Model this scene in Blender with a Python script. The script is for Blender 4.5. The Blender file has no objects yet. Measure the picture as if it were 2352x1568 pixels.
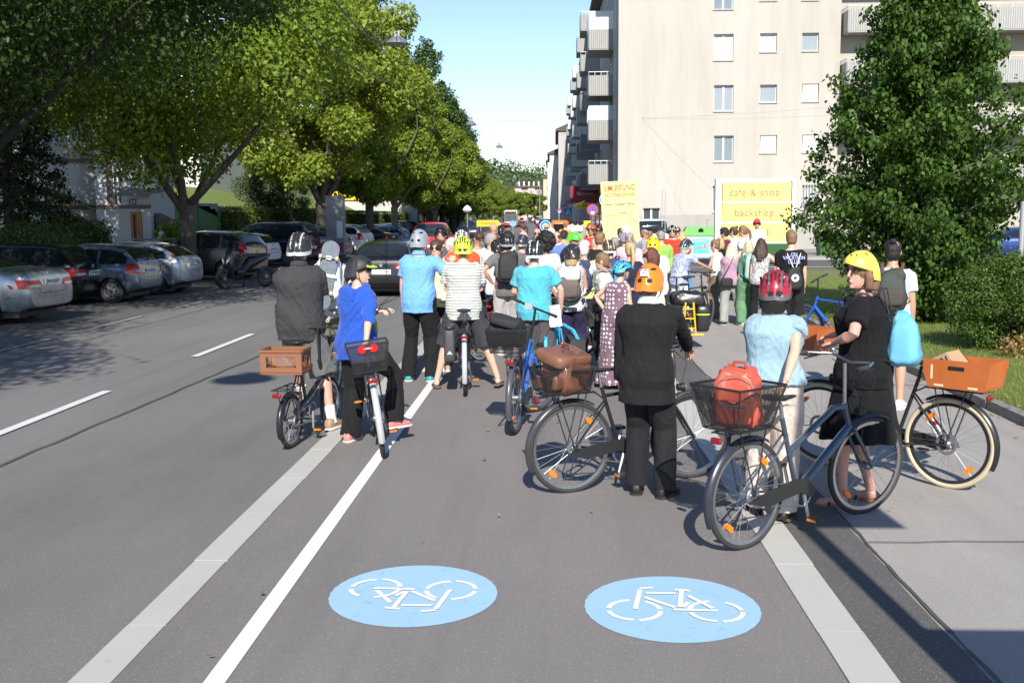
import bpy, bmesh, math, random, time
import numpy as np
from mathutils import Vector as V, Matrix as M, noise
from mathutils.bvhtree import BVHTree
T0 = time.time()
random.seed(7); RNG = np.random.default_rng(7)
R = math.radians; PI = math.pi
sc = bpy.context.scene; COL = sc.collection
# ---------------------------------------------------------------- camera (36 mm lens, held 2.1 m above the road)
FV = 2352.0; CAMH = 2.1
YAW = math.atan(99 / FV); PITCH = math.atan(289 / FV); ROLL = R(0.45)
cam = bpy.data.cameras.new('camera'); cam.sensor_width = 36; cam.lens = 36 * FV / 2352; cam.clip_end = 5000; cam.clip_start = .1
CAM = bpy.data.objects.new('camera', cam); COL.objects.link(CAM); sc.camera = CAM
CM = M.Translation((0, 0, CAMH)) @ M.Rotation(YAW, 4, 'Z') @ M.Rotation(PI / 2 - PITCH, 4, 'X') @ M.Rotation(-ROLL, 4, 'Z')
CAM.matrix_world = CM
CR = CM.to_3x3()
def ray(px, py): return CR @ V((px - 1176, 784 - py, -FV))
def G(px, py, z=0.):
    d = ray(px, py); t = (z - CAMH) / d.z
    return V((d.x * t, d.y * t, z))
def at(px, py, Y):
    d = ray(px, py); t = Y / d.y
    return V((d.x * t, Y, CAMH + d.z * t))
def XY(px, d):            # ground position at forward distance d seen in column px at the horizon
    p = at(px, 495, d); return (p.x, d)
# ---------------------------------------------------------------- objects
def tag(o, label=None, cat=None, group=None, kind=None):
    if label: o['label'] = label
    if cat: o['category'] = cat
    if group: o['group'] = group
    if kind: o['kind'] = kind
    return o
def empty(name, label, cat, loc=(0, 0, 0), rz=0., group=None):
    o = bpy.data.objects.new(name, None); COL.objects.link(o)
    o.location = loc; o.rotation_euler = (0, 0, rz); o.empty_display_size = .1
    return tag(o, label, cat, group)
def mobj(name, me, parent=None, mats=None):
    o = bpy.data.objects.new(name, me); COL.objects.link(o)
    if parent is not None: o.parent = parent
    if mats:
        for m in (mats if isinstance(mats, (list, tuple)) else [mats]): me.materials.append(m)
    return o
def copy_tree(o, parent=None):
    c = o.copy(); COL.objects.link(c)
    if parent is not None: c.parent = parent
    for ch in list(o.children): copy_tree(ch, c)
    return c
class MB:
    """collects primitives; build() links them as one mesh object"""
    def __init__(s): s.v = []; s.f = []; s.m = []
    def add(s, vs, fs, m=0, T=None):
        n = len(s.v)
        s.v += [tuple(T @ V(p)) for p in vs] if T is not None else [tuple(p) for p in vs]
        s.f += [tuple(i + n for i in f) for f in fs]; s.m += [m] * len(fs)
        return s
    def box(s, x0, x1, y0, y1, z0, z1, m=0, T=None):
        vs = [(x, y, z) for z in (z0, z1) for y in (y0, y1) for x in (x0, x1)]
        return s.add(vs, [(0, 2, 3, 1), (4, 5, 7, 6), (0, 1, 5, 4), (2, 6, 7, 3), (0, 4, 6, 2), (1, 3, 7, 5)], m, T)
    def rings(s, rs, m=0, cap=True, closed=False, T=None):
        n = len(rs[0]); vs = [p for r in rs for p in r]; fs = []
        k = len(rs)
        for i in range(k if closed else k - 1):
            a, b = i * n, ((i + 1) % k) * n
            for j in range(n):
                j2 = (j + 1) % n; fs.append((a + j, a + j2, b + j2, b + j))
        if cap and not closed:
            fs.append(tuple(range(n - 1, -1, -1))); fs.append(tuple(range((k - 1) * n, k * n)))
        return s.add(vs, fs, m, T)
    def tube(s, pts, r, m=0, n=8, T=None, closed=False, cap=True, flat=1.):
        pts = [V(p) for p in pts]; k = len(pts)
        rr = r if isinstance(r, (list, tuple)) else [r] * k
        rs = []; up = None
        for i, p in enumerate(pts):
            if closed: d = pts[(i + 1) % k] - pts[i - 1]
            else: d = pts[min(i + 1, k - 1)] - pts[max(i - 1, 0)]
            if d.length < 1e-9: d = V((0, 0, 1))
            d.normalize()
            if up is None:
                up = V((0, 0, 1)) if abs(d.z) < .9 else V((1, 0, 0))
            u = (up - d * up.dot(d))
            if u.length < 1e-6: u = d.orthogonal()
            u.normalize(); up = u; w = d.cross(u)
            rs.append([p + (u * math.cos(2 * PI * j / n) + w * math.sin(2 * PI * j / n) * flat) * rr[i] for j in range(n)])
        return s.rings(rs, m, cap, closed, T)
    def cyl(s, p, q, r, m=0, n=16, r2=None, T=None): return s.tube([p, q], [r, r if r2 is None else r2], m, n, T)
    def ell(s, c, rx, ry, rz, m=0, n=14, k=9, T=None, A=None):
        c = V(c); rs = []
        for i in range(1, k):
            a = PI * i / k; z = -math.cos(a); q = math.sin(a)
            ring = [V((rx * q * math.cos(2 * PI * j / n), ry * q * math.sin(2 * PI * j / n), rz * z)) for j in range(n)]
            rs.append([c + (A @ p if A is not None else p) for p in ring])
        return s.rings(rs, m, True, False, T)
    def torus(s, c, ax, R_, r, m=0, n=40, k=8, T=None, flat=1.):
        c = V(c); ax = V(ax).normalized(); u = ax.orthogonal().normalized(); w = ax.cross(u); rs = []
        for i in range(n):
            a = 2 * PI * i / n; d = u * math.cos(a) + w * math.sin(a)
            rs.append([c + d * (R_ + r * math.cos(2 * PI * j / k)) + ax * (r * flat * math.sin(2 * PI * j / k)) for j in range(k)])
        return s.rings(rs, m, False, True, T)
    def prism(s, poly, p0, ux, uy, ext, m=0, T=None):
        p0 = V(p0); ux = V(ux); uy = V(uy); ext = V(ext); n = len(poly)
        a = [p0 + ux * x + uy * y for x, y in poly]
        vs = a + [p + ext for p in a]
        fs = [tuple(range(n - 1, -1, -1)), tuple(range(n, 2 * n))] + [(i, (i + 1) % n, n + (i + 1) % n, n + i) for i in range(n)]
        return s.add(vs, fs, m, T)
    def quad(s, a, b, c, d, m=0): return s.add([a, b, c, d], [(0, 1, 2, 3)], m)
    def mesh(s, name='mesh', smooth=None):
        me = bpy.data.meshes.new(name); me.from_pydata(s.v, [], s.f)
        if any(s.m): me.polygons.foreach_set('material_index', s.m)
        me.validate()
        bm = bmesh.new(); bm.from_mesh(me); bmesh.ops.recalc_face_normals(bm, faces=bm.faces); bm.to_mesh(me); bm.free()
        if smooth is not None:
            me.shade_smooth(); me.set_sharp_from_angle(angle=R(smooth))
        me.update(); return me
    def build(s, name, mats, parent=None, smooth=None):
        if not s.v: return None
        return mobj(name, s.mesh(name, smooth), parent, mats)
TMP = bpy.data.scenes.new('tmp')
class tmpcol:
    link = staticmethod(lambda o: TMP.collection.objects.link(o))
def evalmesh(o, name):
    with bpy.context.temp_override(scene=TMP, view_layer=TMP.view_layers[0]): dg = bpy.context.evaluated_depsgraph_get(); dg.update()
    return bpy.data.meshes.new_from_object(o.evaluated_get(dg))
def remesh(me, vox, sm=3, bevel=None):
    """one continuous skin over overlapping volumes"""
    o = bpy.data.objects.new('tmp', me); tmpcol.link(o)
    r = o.modifiers.new('r', 'REMESH'); r.mode = 'VOXEL'; r.voxel_size = vox; r.adaptivity = 0
    if sm:
        q = o.modifiers.new('s', 'SMOOTH'); q.iterations = sm; q.factor = .5
    out = evalmesh(o, me.name); bpy.data.objects.remove(o); bpy.data.meshes.remove(me)
    out.shade_smooth(); out.materials.clear(); return out
def wrinkle(me, amp, sx=(1, 1, 1), seed=0.):
    n = len(me.vertices)
    if not n: return me
    co = np.empty(n * 3, 'f'); me.vertices.foreach_get('co', co)
    no = np.empty(n * 3, 'f'); me.vertices.foreach_get('normal', no); co = co.reshape(-1, 3); no = no.reshape(-1, 3)
    q = co * np.array(sx, 'f') + seed
    w = np.zeros(n, 'f')
    for k in range(5):       # ridged folds from warped waves
        a = np.array([math.sin(k * 2.3 + seed), math.cos(k * 1.7 + seed), math.sin(k * 4.1 + 1 + seed)], 'f')
        ph = q @ a * (14 + 9 * k) + 2.2 * np.sin(q @ a[[2, 0, 1]] * (9 + 4 * k) + k)
        w += (np.sin(ph) if k < 2 else 1 - 1.6 * np.abs(np.sin(ph))) / (1.6 + 1.3 * k)
    co += no * (w * amp * 1.15)[:, None]
    me.vertices.foreach_set('co', co.ravel()); me.update(); return me
# ---------------------------------------------------------------- materials
_M = {}
def lin(c):
    return tuple(((x / 12.92) if x <= .04045 else ((x + .055) / 1.055) ** 2.4) for x in c)
def hexc(h): return lin(tuple(int(h[i:i + 2], 16) / 255 for i in (0, 2, 4)))
class NT:
    def __init__(s, name):
        s.mat = bpy.data.materials.new(name); s.mat.use_nodes = True; s.t = s.mat.node_tree; s.n = s.t.nodes; s.l = s.t.links
        s.b = s.n['Principled BSDF']; s.out = s.n['Material Output']
    def N(s, t, ins=None, **kw):
        n = s.n.new(t)
        for k, v in kw.items(): setattr(n, k, v)
        if ins:
            for k, v in ins.items():
                if isinstance(v, bpy.types.NodeSocket): s.l.new(v, n.inputs[k])
                else: n.inputs[k].default_value = v
        return n
    def co(s, kind='Object'): return s.N('ShaderNodeTexCoord').outputs[kind]
    def noise(s, scale, detail=4, rough=.55, vec=None, dist=0.):
        return s.N('ShaderNodeTexNoise', {'Vector': vec or s.co(), 'Scale': scale, 'Detail': detail, 'Roughness': rough, 'Distortion': dist}).outputs['Fac']
    def ramp(s, fac, *st, interp='LINEAR'):
        n = s.N('ShaderNodeValToRGB', {'Fac': fac}); e = n.color_ramp.elements; n.color_ramp.interpolation = interp
        while len(e) < len(st): e.new(.5)
        for i, (p, c) in enumerate(st):
            e[i].position = p; e[i].color = (c if isinstance(c, tuple) else (c, c, c)) + (1,) if not (isinstance(c, tuple) and len(c) == 4) else c
        return n.outputs['Color']
    def mix(s, fac, a, b, mode='MIX'):
        n = s.n.new('ShaderNodeMix'); n.data_type = 'RGBA'; n.blend_type = mode
        for i, v in ((0, fac), (6, a), (7, b)):
            if isinstance(v, bpy.types.NodeSocket): s.l.new(v, n.inputs[i])
            else: n.inputs[i].default_value = v if i == 0 else (tuple(v) + (1,) if len(v) == 3 else v)
        return n.outputs[2]
    def math(s, op, a, b=0., c=0.):
        n = s.n.new('ShaderNodeMath'); n.operation = op
        for i, v in enumerate((a, b, c)):
            if isinstance(v, bpy.types.NodeSocket): s.l.new(v, n.inputs[i])
            else: n.inputs[i].default_value = v
        return n.outputs[0]
    def sep(s, vec=None): return s.N('ShaderNodeSeparateXYZ', {'Vector': vec or s.co()}).outputs
    def mapv(s, sc_, loc=(0, 0, 0), rot=(0, 0, 0), vec=None):
        return s.N('ShaderNodeMapping', {'Vector': vec or s.co(), 'Scale': sc_, 'Location': loc, 'Rotation': rot}).outputs[0]
    def set(s, **kw):
        for k, v in kw.items():
            k = k.replace('_', ' ')
            if isinstance(v, bpy.types.NodeSocket): s.l.new(v, s.b.inputs[k])
            elif isinstance(v, tuple) and len(v) == 3 and 'Color' in k: s.b.inputs[k].default_value = v + (1,)
            else: s.b.inputs[k].default_value = v
        return s
    def bump(s, h, strength=.3, dist=.01):
        s.l.new(s.N('ShaderNodeBump', {'Height': h, 'Strength': strength, 'Distance': dist}).outputs[0], s.b.inputs['Normal']); return s
def mul(c, k): return tuple(min(1., x * k) for x in c)
def plain(name, c, rough=.5, metal=0., var=.12, scale=6., bump=0., bs=40., coat=0., spec=.5):
    key = ('p', name, c, rough, metal)
    if key in _M: return _M[key]
    t = NT(name)
    t.set(Base_Color=t.mix(t.noise(scale), mul(c, 1 - var), mul(c, 1 + var)), Roughness=rough, Metallic=metal, Coat_Weight=coat)
    t.b.inputs['Specular IOR Level'].default_value = spec
    if bump: t.bump(t.noise(bs, 3), bump, .004)
    _M[key] = t.mat; return t.mat
def cloth(c, pat=None, c2=None, rough=.9, sheen=.15):
    key = ('c', c, pat, c2)
    if key in _M: return _M[key]
    t = NT('cloth'); base = t.mix(t.noise(5., 3), mul(c, .86), mul(c, 1.12))
    if c2:
        x, y, z = t.sep()
        if pat == 'stripes':
            f = t.math('LESS_THAN', t.math('FRACT', t.math('MULTIPLY', z, 32.)), .24); base = t.mix(f, base, c2)
        elif pat == 'vstripes':
            f = t.math('LESS_THAN', t.math('FRACT', t.math('MULTIPLY', x, 22.)), .3); base = t.mix(f, base, c2)
        elif pat == 'dots':
            d = t.N('ShaderNodeTexVoronoi', {'Vector': t.mapv((17, 17, 17)), 'Scale': 1., 'Randomness': .25}).outputs['Distance']
            base = t.mix(t.math('LESS_THAN', d, .34), base, c2)
        elif pat == 'check':
            f = t.math('LESS_THAN', t.math('FRACT', t.math('MULTIPLY', z, 14.)), .3)
            g = t.math('LESS_THAN', t.math('FRACT', t.math('MULTIPLY', x, 14.)), .3)
            base = t.mix(t.math('MULTIPLY', t.math('ADD', f, g), .5), base, c2)
        elif pat == 'print':
            base = t.mix(t.ramp(t.noise(26., 2), (.47, 0.), (.52, 1.)), base, c2)
        elif pat == 'dye':
            base = t.mix(t.ramp(t.noise(6., 3), (.4, 0.), (.62, 1.)), base, c2)
    t.set(Base_Color=base, Roughness=rough, Sheen_Weight=sheen if max(c) > .1 else .02)
    t.b.inputs['Specular IOR Level'].default_value = .2
    w = t.noise(9., 4, .6, t.mapv((1, 1, .55)), 1.6)
    t.bump(t.math('ADD', w, t.math('MULTIPLY', t.noise(220., 1), .04)), .8, .03)
    _M[key] = t.mat; return t.mat
def skin(c):
    key = ('s', c)
    if key in _M: return _M[key]
    t = NT('skin'); t.set(Base_Color=t.mix(t.noise(14., 4), mul(c, .9), (min(1, c[0] * 1.12), c[1] * 1.03, c[2] * 1.02)), Roughness=.5)
    t.b.inputs['Subsurface Weight'].default_value = .0
    t.bump(t.noise(60., 3), .12, .004)
    _M[key] = t.mat; return t.mat
def hairm(c):
    key = ('h', c)
    if key in _M: return _M[key]
    t = NT('hair'); n = t.noise(1., 5, .7, t.mapv((90, 90, 14)))
    t.set(Base_Color=t.mix(n, mul(c, .45), mul(c, 1.5)), Roughness=.5); t.bump(n, .9, .012)
    _M[key] = t.mat; return t.mat
def paint(c, metal=0., rough=.28):
    key = ('paint', c, metal)
    if key in _M: return _M[key]
    t = NT('car_paint'); n = t.noise(3., 5)
    t.set(Base_Color=t.mix(n, mul(c, .9), mul(c, 1.08)), Metallic=metal, Roughness=t.ramp(t.noise(7., 6), (.3, rough * .8), (.8, rough * 1.5)), Coat_Weight=.7, Coat_Roughness=.06)
    _M[key] = t.mat; return t.mat
def glassdark(c=(.012, .015, .016), rough=.04):
    key = ('gd', c)
    if key in _M: return _M[key]
    t = NT('tinted_glass'); t.set(Base_Color=t.mix(t.noise(2., 2), mul(c, .6), mul(c, 1.8)), Roughness=rough, IOR=1.5)
    t.b.inputs['Specular IOR Level'].default_value = .8
    _M[key] = t.mat; return t.mat
BLACK = lambda: plain('black_plastic', (.018, .018, .02), .45, bump=.1)
RUBBER = lambda: plain('rubber', (.03, .03, .031), .8, bump=.5, bs=90)
CHROME = lambda: plain('bright_metal', (.55, .56, .58), .3, 1., var=.2, scale=30)
STEEL = lambda: plain('grey_metal', (.32, .33, .34), .42, .8)
WHITE = lambda: plain('white_plastic', (.75, .75, .73), .5)
REDL = lambda: plain('red_lens', (.42, .012, .015), .15, var=.3, scale=60)
ORANGEL = lambda: plain('orange_lens', (.8, .2, .01), .2, var=.25, scale=60)
def text(body, size, mat, parent, loc, rot, name='lettering', extrude=.002, align='CENTER', sx=1., shear=0., offset=0., spacing=1.):
    cu = bpy.data.curves.new('txt', 'FONT'); cu.body = body; cu.size = size; cu.extrude = extrude; cu.align_x = align; cu.align_y = 'CENTER'
    cu.offset = offset; cu.shear = shear; cu.space_character = spacing; cu.resolution_u = 3
    o = bpy.data.objects.new('tmp', cu); tmpcol.link(o)
    me = evalmesh(o, name); bpy.data.objects.remove(o)
    me.materials.clear()
    o = mobj(name, me, parent, mat); o.location = loc; o.rotation_euler = rot; o.scale = (sx, 1, 1); return o
# ---------------------------------------------------------------- sun and sky
SUN_EL = 35; SUN_AZ = 4      # from behind the camera, a little to the right
w = bpy.data.worlds.new('World'); sc.world = w; w.use_nodes = True
nt = w.node_tree; bg = nt.nodes['Background']
sky = nt.nodes.new('ShaderNodeTexSky'); sky.sky_type = 'NISHITA'; sky.sun_disc = False
sky.sun_elevation = R(SUN_EL); sky.sun_rotation = R(180 - SUN_AZ); sky.air_density = 1.0; sky.dust_density = 0; sky.ozone_density = 1.
tn = nt.nodes.new('ShaderNodeMix'); tn.data_type = 'RGBA'; tn.blend_type = 'MULTIPLY'; tn.inputs[0].default_value = 1; tn.inputs[7].default_value = (.84, .88, 1., 1); nt.links.new(sky.outputs[0], tn.inputs[6]); nt.links.new(tn.outputs[2], bg.inputs[0]); bg.inputs[1].default_value = .108
sd = V((math.sin(R(SUN_AZ)) * math.cos(R(SUN_EL)), -math.cos(R(SUN_AZ)) * math.cos(R(SUN_EL)), math.sin(R(SUN_EL))))
sl = bpy.data.lights.new('sun', 'SUN'); sl.energy = 4.6; sl.angle = R(.53); sl.color = (1, .95, .87)
so = bpy.data.objects.new('sun', sl); COL.objects.link(so); so.rotation_euler = sd.to_track_quat('Z', 'Y').to_euler()
sc.view_settings.view_transform = 'Standard'; sc.view_settings.look = 'None'; sc.view_settings.exposure = .7; sc.view_settings.gamma = 1
# ================================================================ ground materials
def asphalt(name, c, speck=.5, crack=0., patch=.5, seed=0.):
    t = NT(name); o = t.co()
    fine = t.noise(260., 2, .6, o); mid = t.noise(2.2, 6, .62, t.mapv((1, .35, 1), (seed, 0, 0))); big = t.noise(.35, 4, .5, t.mapv((1, .4, 1), (seed * 2, 3, 0)))
    col = t.mix(mid, mul(c, 1 - .28 * patch), mul(c, 1 + .28 * patch))
    col = t.mix(t.ramp(big, (.35, 0.), (.7, 1.)), col, mul(c, 1 + .35 * patch), 'MIX') if patch > .6 else col
    v = t.N('ShaderNodeTexVoronoi', {'Vector': o, 'Scale': 120.})
    chip = t.math('MULTIPLY', t.math('LESS_THAN', v.outputs['Distance'], .32), t.math('GREATER_THAN', t.sep(v.outputs['Color'])[0], .62))
    col = t.mix(t.math('MULTIPLY', chip, .42 * speck), col, mul(c, 3.2))
    v2 = t.N('ShaderNodeTexVoronoi', {'Vector': o, 'Scale': 60.})
    chip2 = t.math('MULTIPLY', t.math('LESS_THAN', v2.outputs['Distance'], .22), t.math('GREATER_THAN', t.sep(v2.outputs['Color'])[1], .9))
    col = t.mix(t.math('MULTIPLY', chip2, .5 * speck), col, mul(c, 4.))
    col = t.mix(t.math('MULTIPLY', t.ramp(fine, (.35, 1.), (.5, 0.)), .35), col, mul(c, .45))
    sc_ = t.ramp(t.noise(5., 8, .75, t.mapv((1.6, .25, 1), (seed, 7, 0)), .6), (.68, 0.), (.78, 1.))      # scuffs along the way
    col = t.mix(t.math('MULTIPLY', sc_, .4), col, mul(c, 2.2))
    tr = t.ramp(t.noise(1., 5, .6, t.mapv((3.2, .12, 1), (seed + 4, 2, 0))), (.5, 0.), (.75, 1.)); col = t.mix(t.math('MULTIPLY', tr, .3), col, mul(c, .6))
    if crack:
        cr = t.N('ShaderNodeTexVoronoi', {'Vector': t.N('ShaderNodeVectorMath', {0: o, 1: t.N('ShaderNodeTexNoise', {'Vector': o, 'Scale': 1.5}).outputs['Color']}).outputs[0], 'Scale': .35}, feature='DISTANCE_TO_EDGE').outputs['Distance']
        col = t.mix(t.math('MULTIPLY', t.math('LESS_THAN', cr, .006), crack), col, mul(c, .3))
    t.set(Base_Color=col, Roughness=.86); t.b.inputs['Specular IOR Level'].default_value = .25
    t.bump(t.math('ADD', fine, t.math('MULTIPLY', v.outputs['Distance'], .8)), .55, .004)
    return t.mat
def worn(name, c, under, wear=.6, scale=9.):
    t = NT(name); n = t.noise(scale, 9, .75); f = t.noise(170., 3, .7)
    m = t.ramp(t.math('ADD', t.math('MULTIPLY', n, .75), t.math('MULTIPLY', f, .3)), (wear, 0.), (wear + .1, 1.))
    t.set(Base_Color=t.mix(m, t.mix(t.noise(1.7, 5), mul(c, .9), mul(c, 1.06)), under), Roughness=.75)
    t.bump(f, .3, .002); return t.mat
ASPH = (.098, .096, .095)
M_road = asphalt('road_asphalt', (.148, .142, .136), .7, 0, 1., 1)
M_bike = asphalt('path_asphalt', (.18, .165, .157), .6, .0, .8, 5)
M_pave = asphalt('pavement_asphalt', (.33, .305, .28), .35, .08, .55, 9)
M_dark = asphalt('dark_asphalt', (.11, .104, .1), 1.2, 0, .6, 13)
M_park = asphalt('parking_asphalt', (.1, .096, .092), .7, .2, .9, 17)
def sheet(name, x0, x1, y0, y1, z, mat, kind='structure', nx=1, ny=1):
    b = MB(); b.quad((x0, y0, z), (x1, y0, z), (x1, y1, z), (x0, y1, z))
    o = b.build(name, mat); return tag(o, kind=kind)
def poly(name, pts, z, mat):
    b = MB(); b.add([(p[0], p[1], z) for p in pts], [tuple(range(len(pts)))]); return tag(b.build(name, mat), kind='structure')
sheet('ground', -900, 900, -60, 2500, -.012, asphalt('ground_asphalt', (.115, .11, .106), .4, 0, .6, 3))
sheet('road', -9, -2.1, -8, 900, 0, M_road)
sheet('parking_strip', -17.5, -9, -8, 300, -.004, M_park)
poly('cycle_path', [(-2.1, -8), (1.42, -8), (1.42, 44), (-2.1, 44)], .004, M_bike)
poly('pavement', [(1.97, -8), (30, -8), (30, 37.5), (1.9, 37.5)], .004, M_pave)
# dark strip beside the concrete edge, with an uneven seam on its pavement side
xs = [(1.42, -8), (1.42, 40)] + [(1.97 + .006 * math.sin(y * 2.1) + random.uniform(-.012, .012), y) for y in [38 - k * .25 for k in range(184)]]
poly('dark_asphalt_strip', xs, .008, M_dark)
b = MB(); ys = [-8 + .2 * k for k in range(200)]
sx = [1.985 + .006 * math.sin(y * 2.1) + random.uniform(-.008, .008) for y in ys]
for i in range(len(ys) - 1):
    wd = random.uniform(.005, .013)
    b.quad((sx[i] - wd, ys[i], .012), (sx[i] + wd, ys[i], .012), (sx[i + 1] + wd, ys[i + 1], .012), (sx[i + 1] - wd, ys[i + 1], .012))
for (x0, y0, x1, y1, wd) in ((2., 6.42, 4.8, 6.52, .006), (-4.95, 3, -4.1, 26, .013), (-4.1, 26, -4.3, 60, .012), (2., 12.6, 4.9, 12.5, .012), (-8.2, 4, -8.05, 40, .01)):
    n = int(math.hypot(x1 - x0, y1 - y0) / .3) + 2; ps = []
    for i in range(n):
        t_ = i / (n - 1); ps.append((x0 + (x1 - x0) * t_ + random.uniform(-.015, .015), y0 + (y1 - y0) * t_ + random.uniform(-.015, .015)))
    dx, dy = (y1 - y0), -(x1 - x0); L = math.hypot(dx, dy); dx, dy = dx / L * wd, dy / L * wd
    for i in range(n - 1):
        b.quad((ps[i][0] - dx, ps[i][1] - dy, .016), (ps[i][0] + dx, ps[i][1] + dy, .016), (ps[i + 1][0] + dx, ps[i + 1][1] + dy, .016), (ps[i + 1][0] - dx, ps[i + 1][1] - dy, .016))
tag(b.build('ground_seams', plain('bitumen', (.07, .068, .066), .7, var=.4, scale=3)), kind='structure')
# concrete edge strips, laid in slabs with open joints
def strip(name, x0, x1, y0, y1, mat, step=1., z=.014):
    b = MB(); y = y0
    while y < y1:
        b.box(x0 + random.uniform(-.004, .004), x1 + random.uniform(-.004, .004), y, min(y1, y + step - .006), -.01, z + random.uniform(0, .002)); y += step
    return tag(b.build(name, mat), kind='structure')
M_conc = worn('pale_concrete', (.44, .425, .39), (.2, .19, .175), .62, 12.)
strip('concrete_edge_strip', -2.215, -2.015, -8, 44, M_conc)
strip('concrete_edge_strip', 1.315, 1.545, -8, 44, M_conc, 1.)
M_paint = worn('road_paint', (.78, .78, .76), (.3, .29, .28), .78, 14.)
M_paintold = worn('old_road_paint', (.36, .36, .35), (.13, .125, .12), .5, 10.)
sheet('cycle_path_line', -1.6, -1.5, -8, 30, .009, M_paint)
b = MB()
for k in range(-1, 18):
    y = 9.15 + 6.05 * k
    b.quad((-5.53, y, .014), (-5.41, y, .014), (-5.41, y + 3, .014), (-5.53, y + 3, .014))
tag(b.build('centre_line', worn('dash_paint', (.62, .62, .6), (.2, .2, .19), .66, 14.)), kind='structure')
b = MB()
for k in range(14):
    y = 11.2 + 4.1 * k
    b.quad((-8.95, y, .014), (-8.83, y, .014), (-8.83, y + 2.3, .014), (-8.95, y + 2.3, .014))
tag(b.build('parking_line', M_paintold), kind='structure')
sheet('side_street_line', 2.4, 40, 40.6, 40.75, .014, M_paint)
# blue discs with bicycle pictograms
M_blue = worn('blue_road_paint', (.31, .49, .63), (.18, .25, .3), .6, 7.)
def disc(c, flip):
    b = MB(); n = 72; b.add([(c[0] + .468 * math.cos(2 * PI * i / n) * (1 + .006 * math.sin(i * 3.)), c[1] + .468 * math.sin(2 * PI * i / n), .008) for i in range(n)], [tuple(range(n))])
    tag(b.build('blue_cycle_disc', M_blue), kind='structure')
    b = MB(); s = -1 if flip else 1; W = .0135
    zz = [.011]
    def P(x, y): zz[0] += .00001; return (c[0] + s * x, c[1] + s * y, zz[0])
    def stroke(pts):
        for (a, e) in zip(pts, pts[1:]):
            d = V((e[0] - a[0], e[1] - a[1])); d.normalize(); nx, ny = -d.y * W, d.x * W
            b.quad(P(a[0] - nx, a[1] - ny), P(a[0] + nx, a[1] + ny), P(e[0] + nx, e[1] + ny), P(e[0] - nx, e[1] - ny))
    def arc(cx, cy, r, a0, a1):
        k = 14
        for i in range(k):
            u, w_ = R(a0 + (a1 - a0) * i / k), R(a0 + (a1 - a0) * (i + 1) / k)
            b.quad(P(cx + (r - W) * math.cos(u), cy + (r - W) * math.sin(u)), P(cx + (r + W) * math.cos(u), cy + (r + W) * math.sin(u)), P(cx + (r + W) * math.cos(w_), cy + (r + W) * math.sin(w_)), P(cx + (r - W) * math.cos(w_), cy + (r - W) * math.sin(w_)))
    for cx, cy in ((-.205, -.055), (.225, -.07)):
        for a0, a1 in ((-84, -6), (6, 60), (96, 172), (188, 264)): arc(cx, cy, .138, a0, a1)
    stroke([(-.2, -.05), (-.152, .235)]); stroke([(-.155, .25), (-.075, .27)])
    stroke([(-.125, .185), (.04, .183)]); stroke([(.04, -.02), (.078, .22)]); stroke([(.04, .238), (.125, .222)])
    stroke([(-.135, .12), (.015, -.025)]); stroke([(.0, -.055), (.235, -.065)]); stroke([(.105, .15), (.215, -.035)]); stroke([(.055, -.02), (.095, .05)])
    tag(b.build('bicycle_symbol', worn('symbol_paint', (.74, .74, .7), (.24, .35, .42), .74, 18.)), kind='structure')
disc(G(950, 1366), True); disc(G(1543, 1396), False)
# kerbed lawn on the right
LX = lambda y: 4.55 + (y - 8) * .022
t = NT('lawn'); t.set(Base_Color=t.mix(t.noise(7., 6), t.mix(t.noise(60., 3), (.08, .12, .018), (.16, .21, .04)), (.22, .23, .08)), Roughness=.9); t.bump(t.noise(90., 3), 1., .03); M_lawn = t.mat
edge = [(LX(y), y) for y in [5 + k for k in range(32)]]
poly('lawn', [(p[0] + .12, p[1]) for p in edge] + [(5.6, 36.6), (6.6, 37), (30, 37), (30, 5)], .09, M_lawn)
b = MB()
for i in range(31):
    y = 5 + i; x0, x1 = LX(y), LX(y + 1) ; j = random.uniform(-.012, .012)
    b.add([(x + dx, yy, z) for z in (0, .105 + j) for (x, yy) in ((x0, y + .01), (x1, y + .985)) for dx in (j, .13 + j)], [(0, 1, 3, 2), (4, 6, 7, 5), (0, 4, 5, 1), (2, 3, 7, 6), (0, 2, 6, 4), (1, 5, 7, 3)])
tag(b.build('lawn_kerb', plain('kerb_stone', (.21, .195, .175), .85, var=.35, scale=9, bump=.5)), kind='structure')
def blades(name, n, fx, h, mat, w=.004):
    P = fx(n); a = RNG.uniform(0, 2 * PI, n); hh = h * RNG.uniform(.4, 1.3, n); tilt = RNG.uniform(0, .7, n); a2 = RNG.uniform(0, 2 * PI, n)
    v = np.zeros((n, 3, 3), 'f'); dx = np.cos(a) * w; dy = np.sin(a) * w
    v[:, 0] = P; v[:, 1] = P; v[:, 2] = P
    v[:, 0, 0] -= dx; v[:, 0, 1] -= dy; v[:, 1, 0] += dx; v[:, 1, 1] += dy
    v[:, 2, 0] += np.cos(a2) * hh * tilt; v[:, 2, 1] += np.sin(a2) * hh * tilt; v[:, 2, 2] += hh
    return fastmesh(name, v.reshape(-1, 3), 3, mat)
def fastmesh(name, v, k, mat, parent=None):
    n = len(v); me = bpy.data.meshes.new(name); me.vertices.add(n); me.vertices.foreach_set('co', np.ascontiguousarray(v, 'f').ravel())
    me.loops.add(n); me.loops.foreach_set('vertex_index', np.arange(n, dtype='i'))
    me.polygons.add(n // k); me.polygons.foreach_set('loop_start', np.arange(0, n, k, dtype='i'))
    me.update(); me.validate(); return mobj(name, me, parent, mat)
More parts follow.
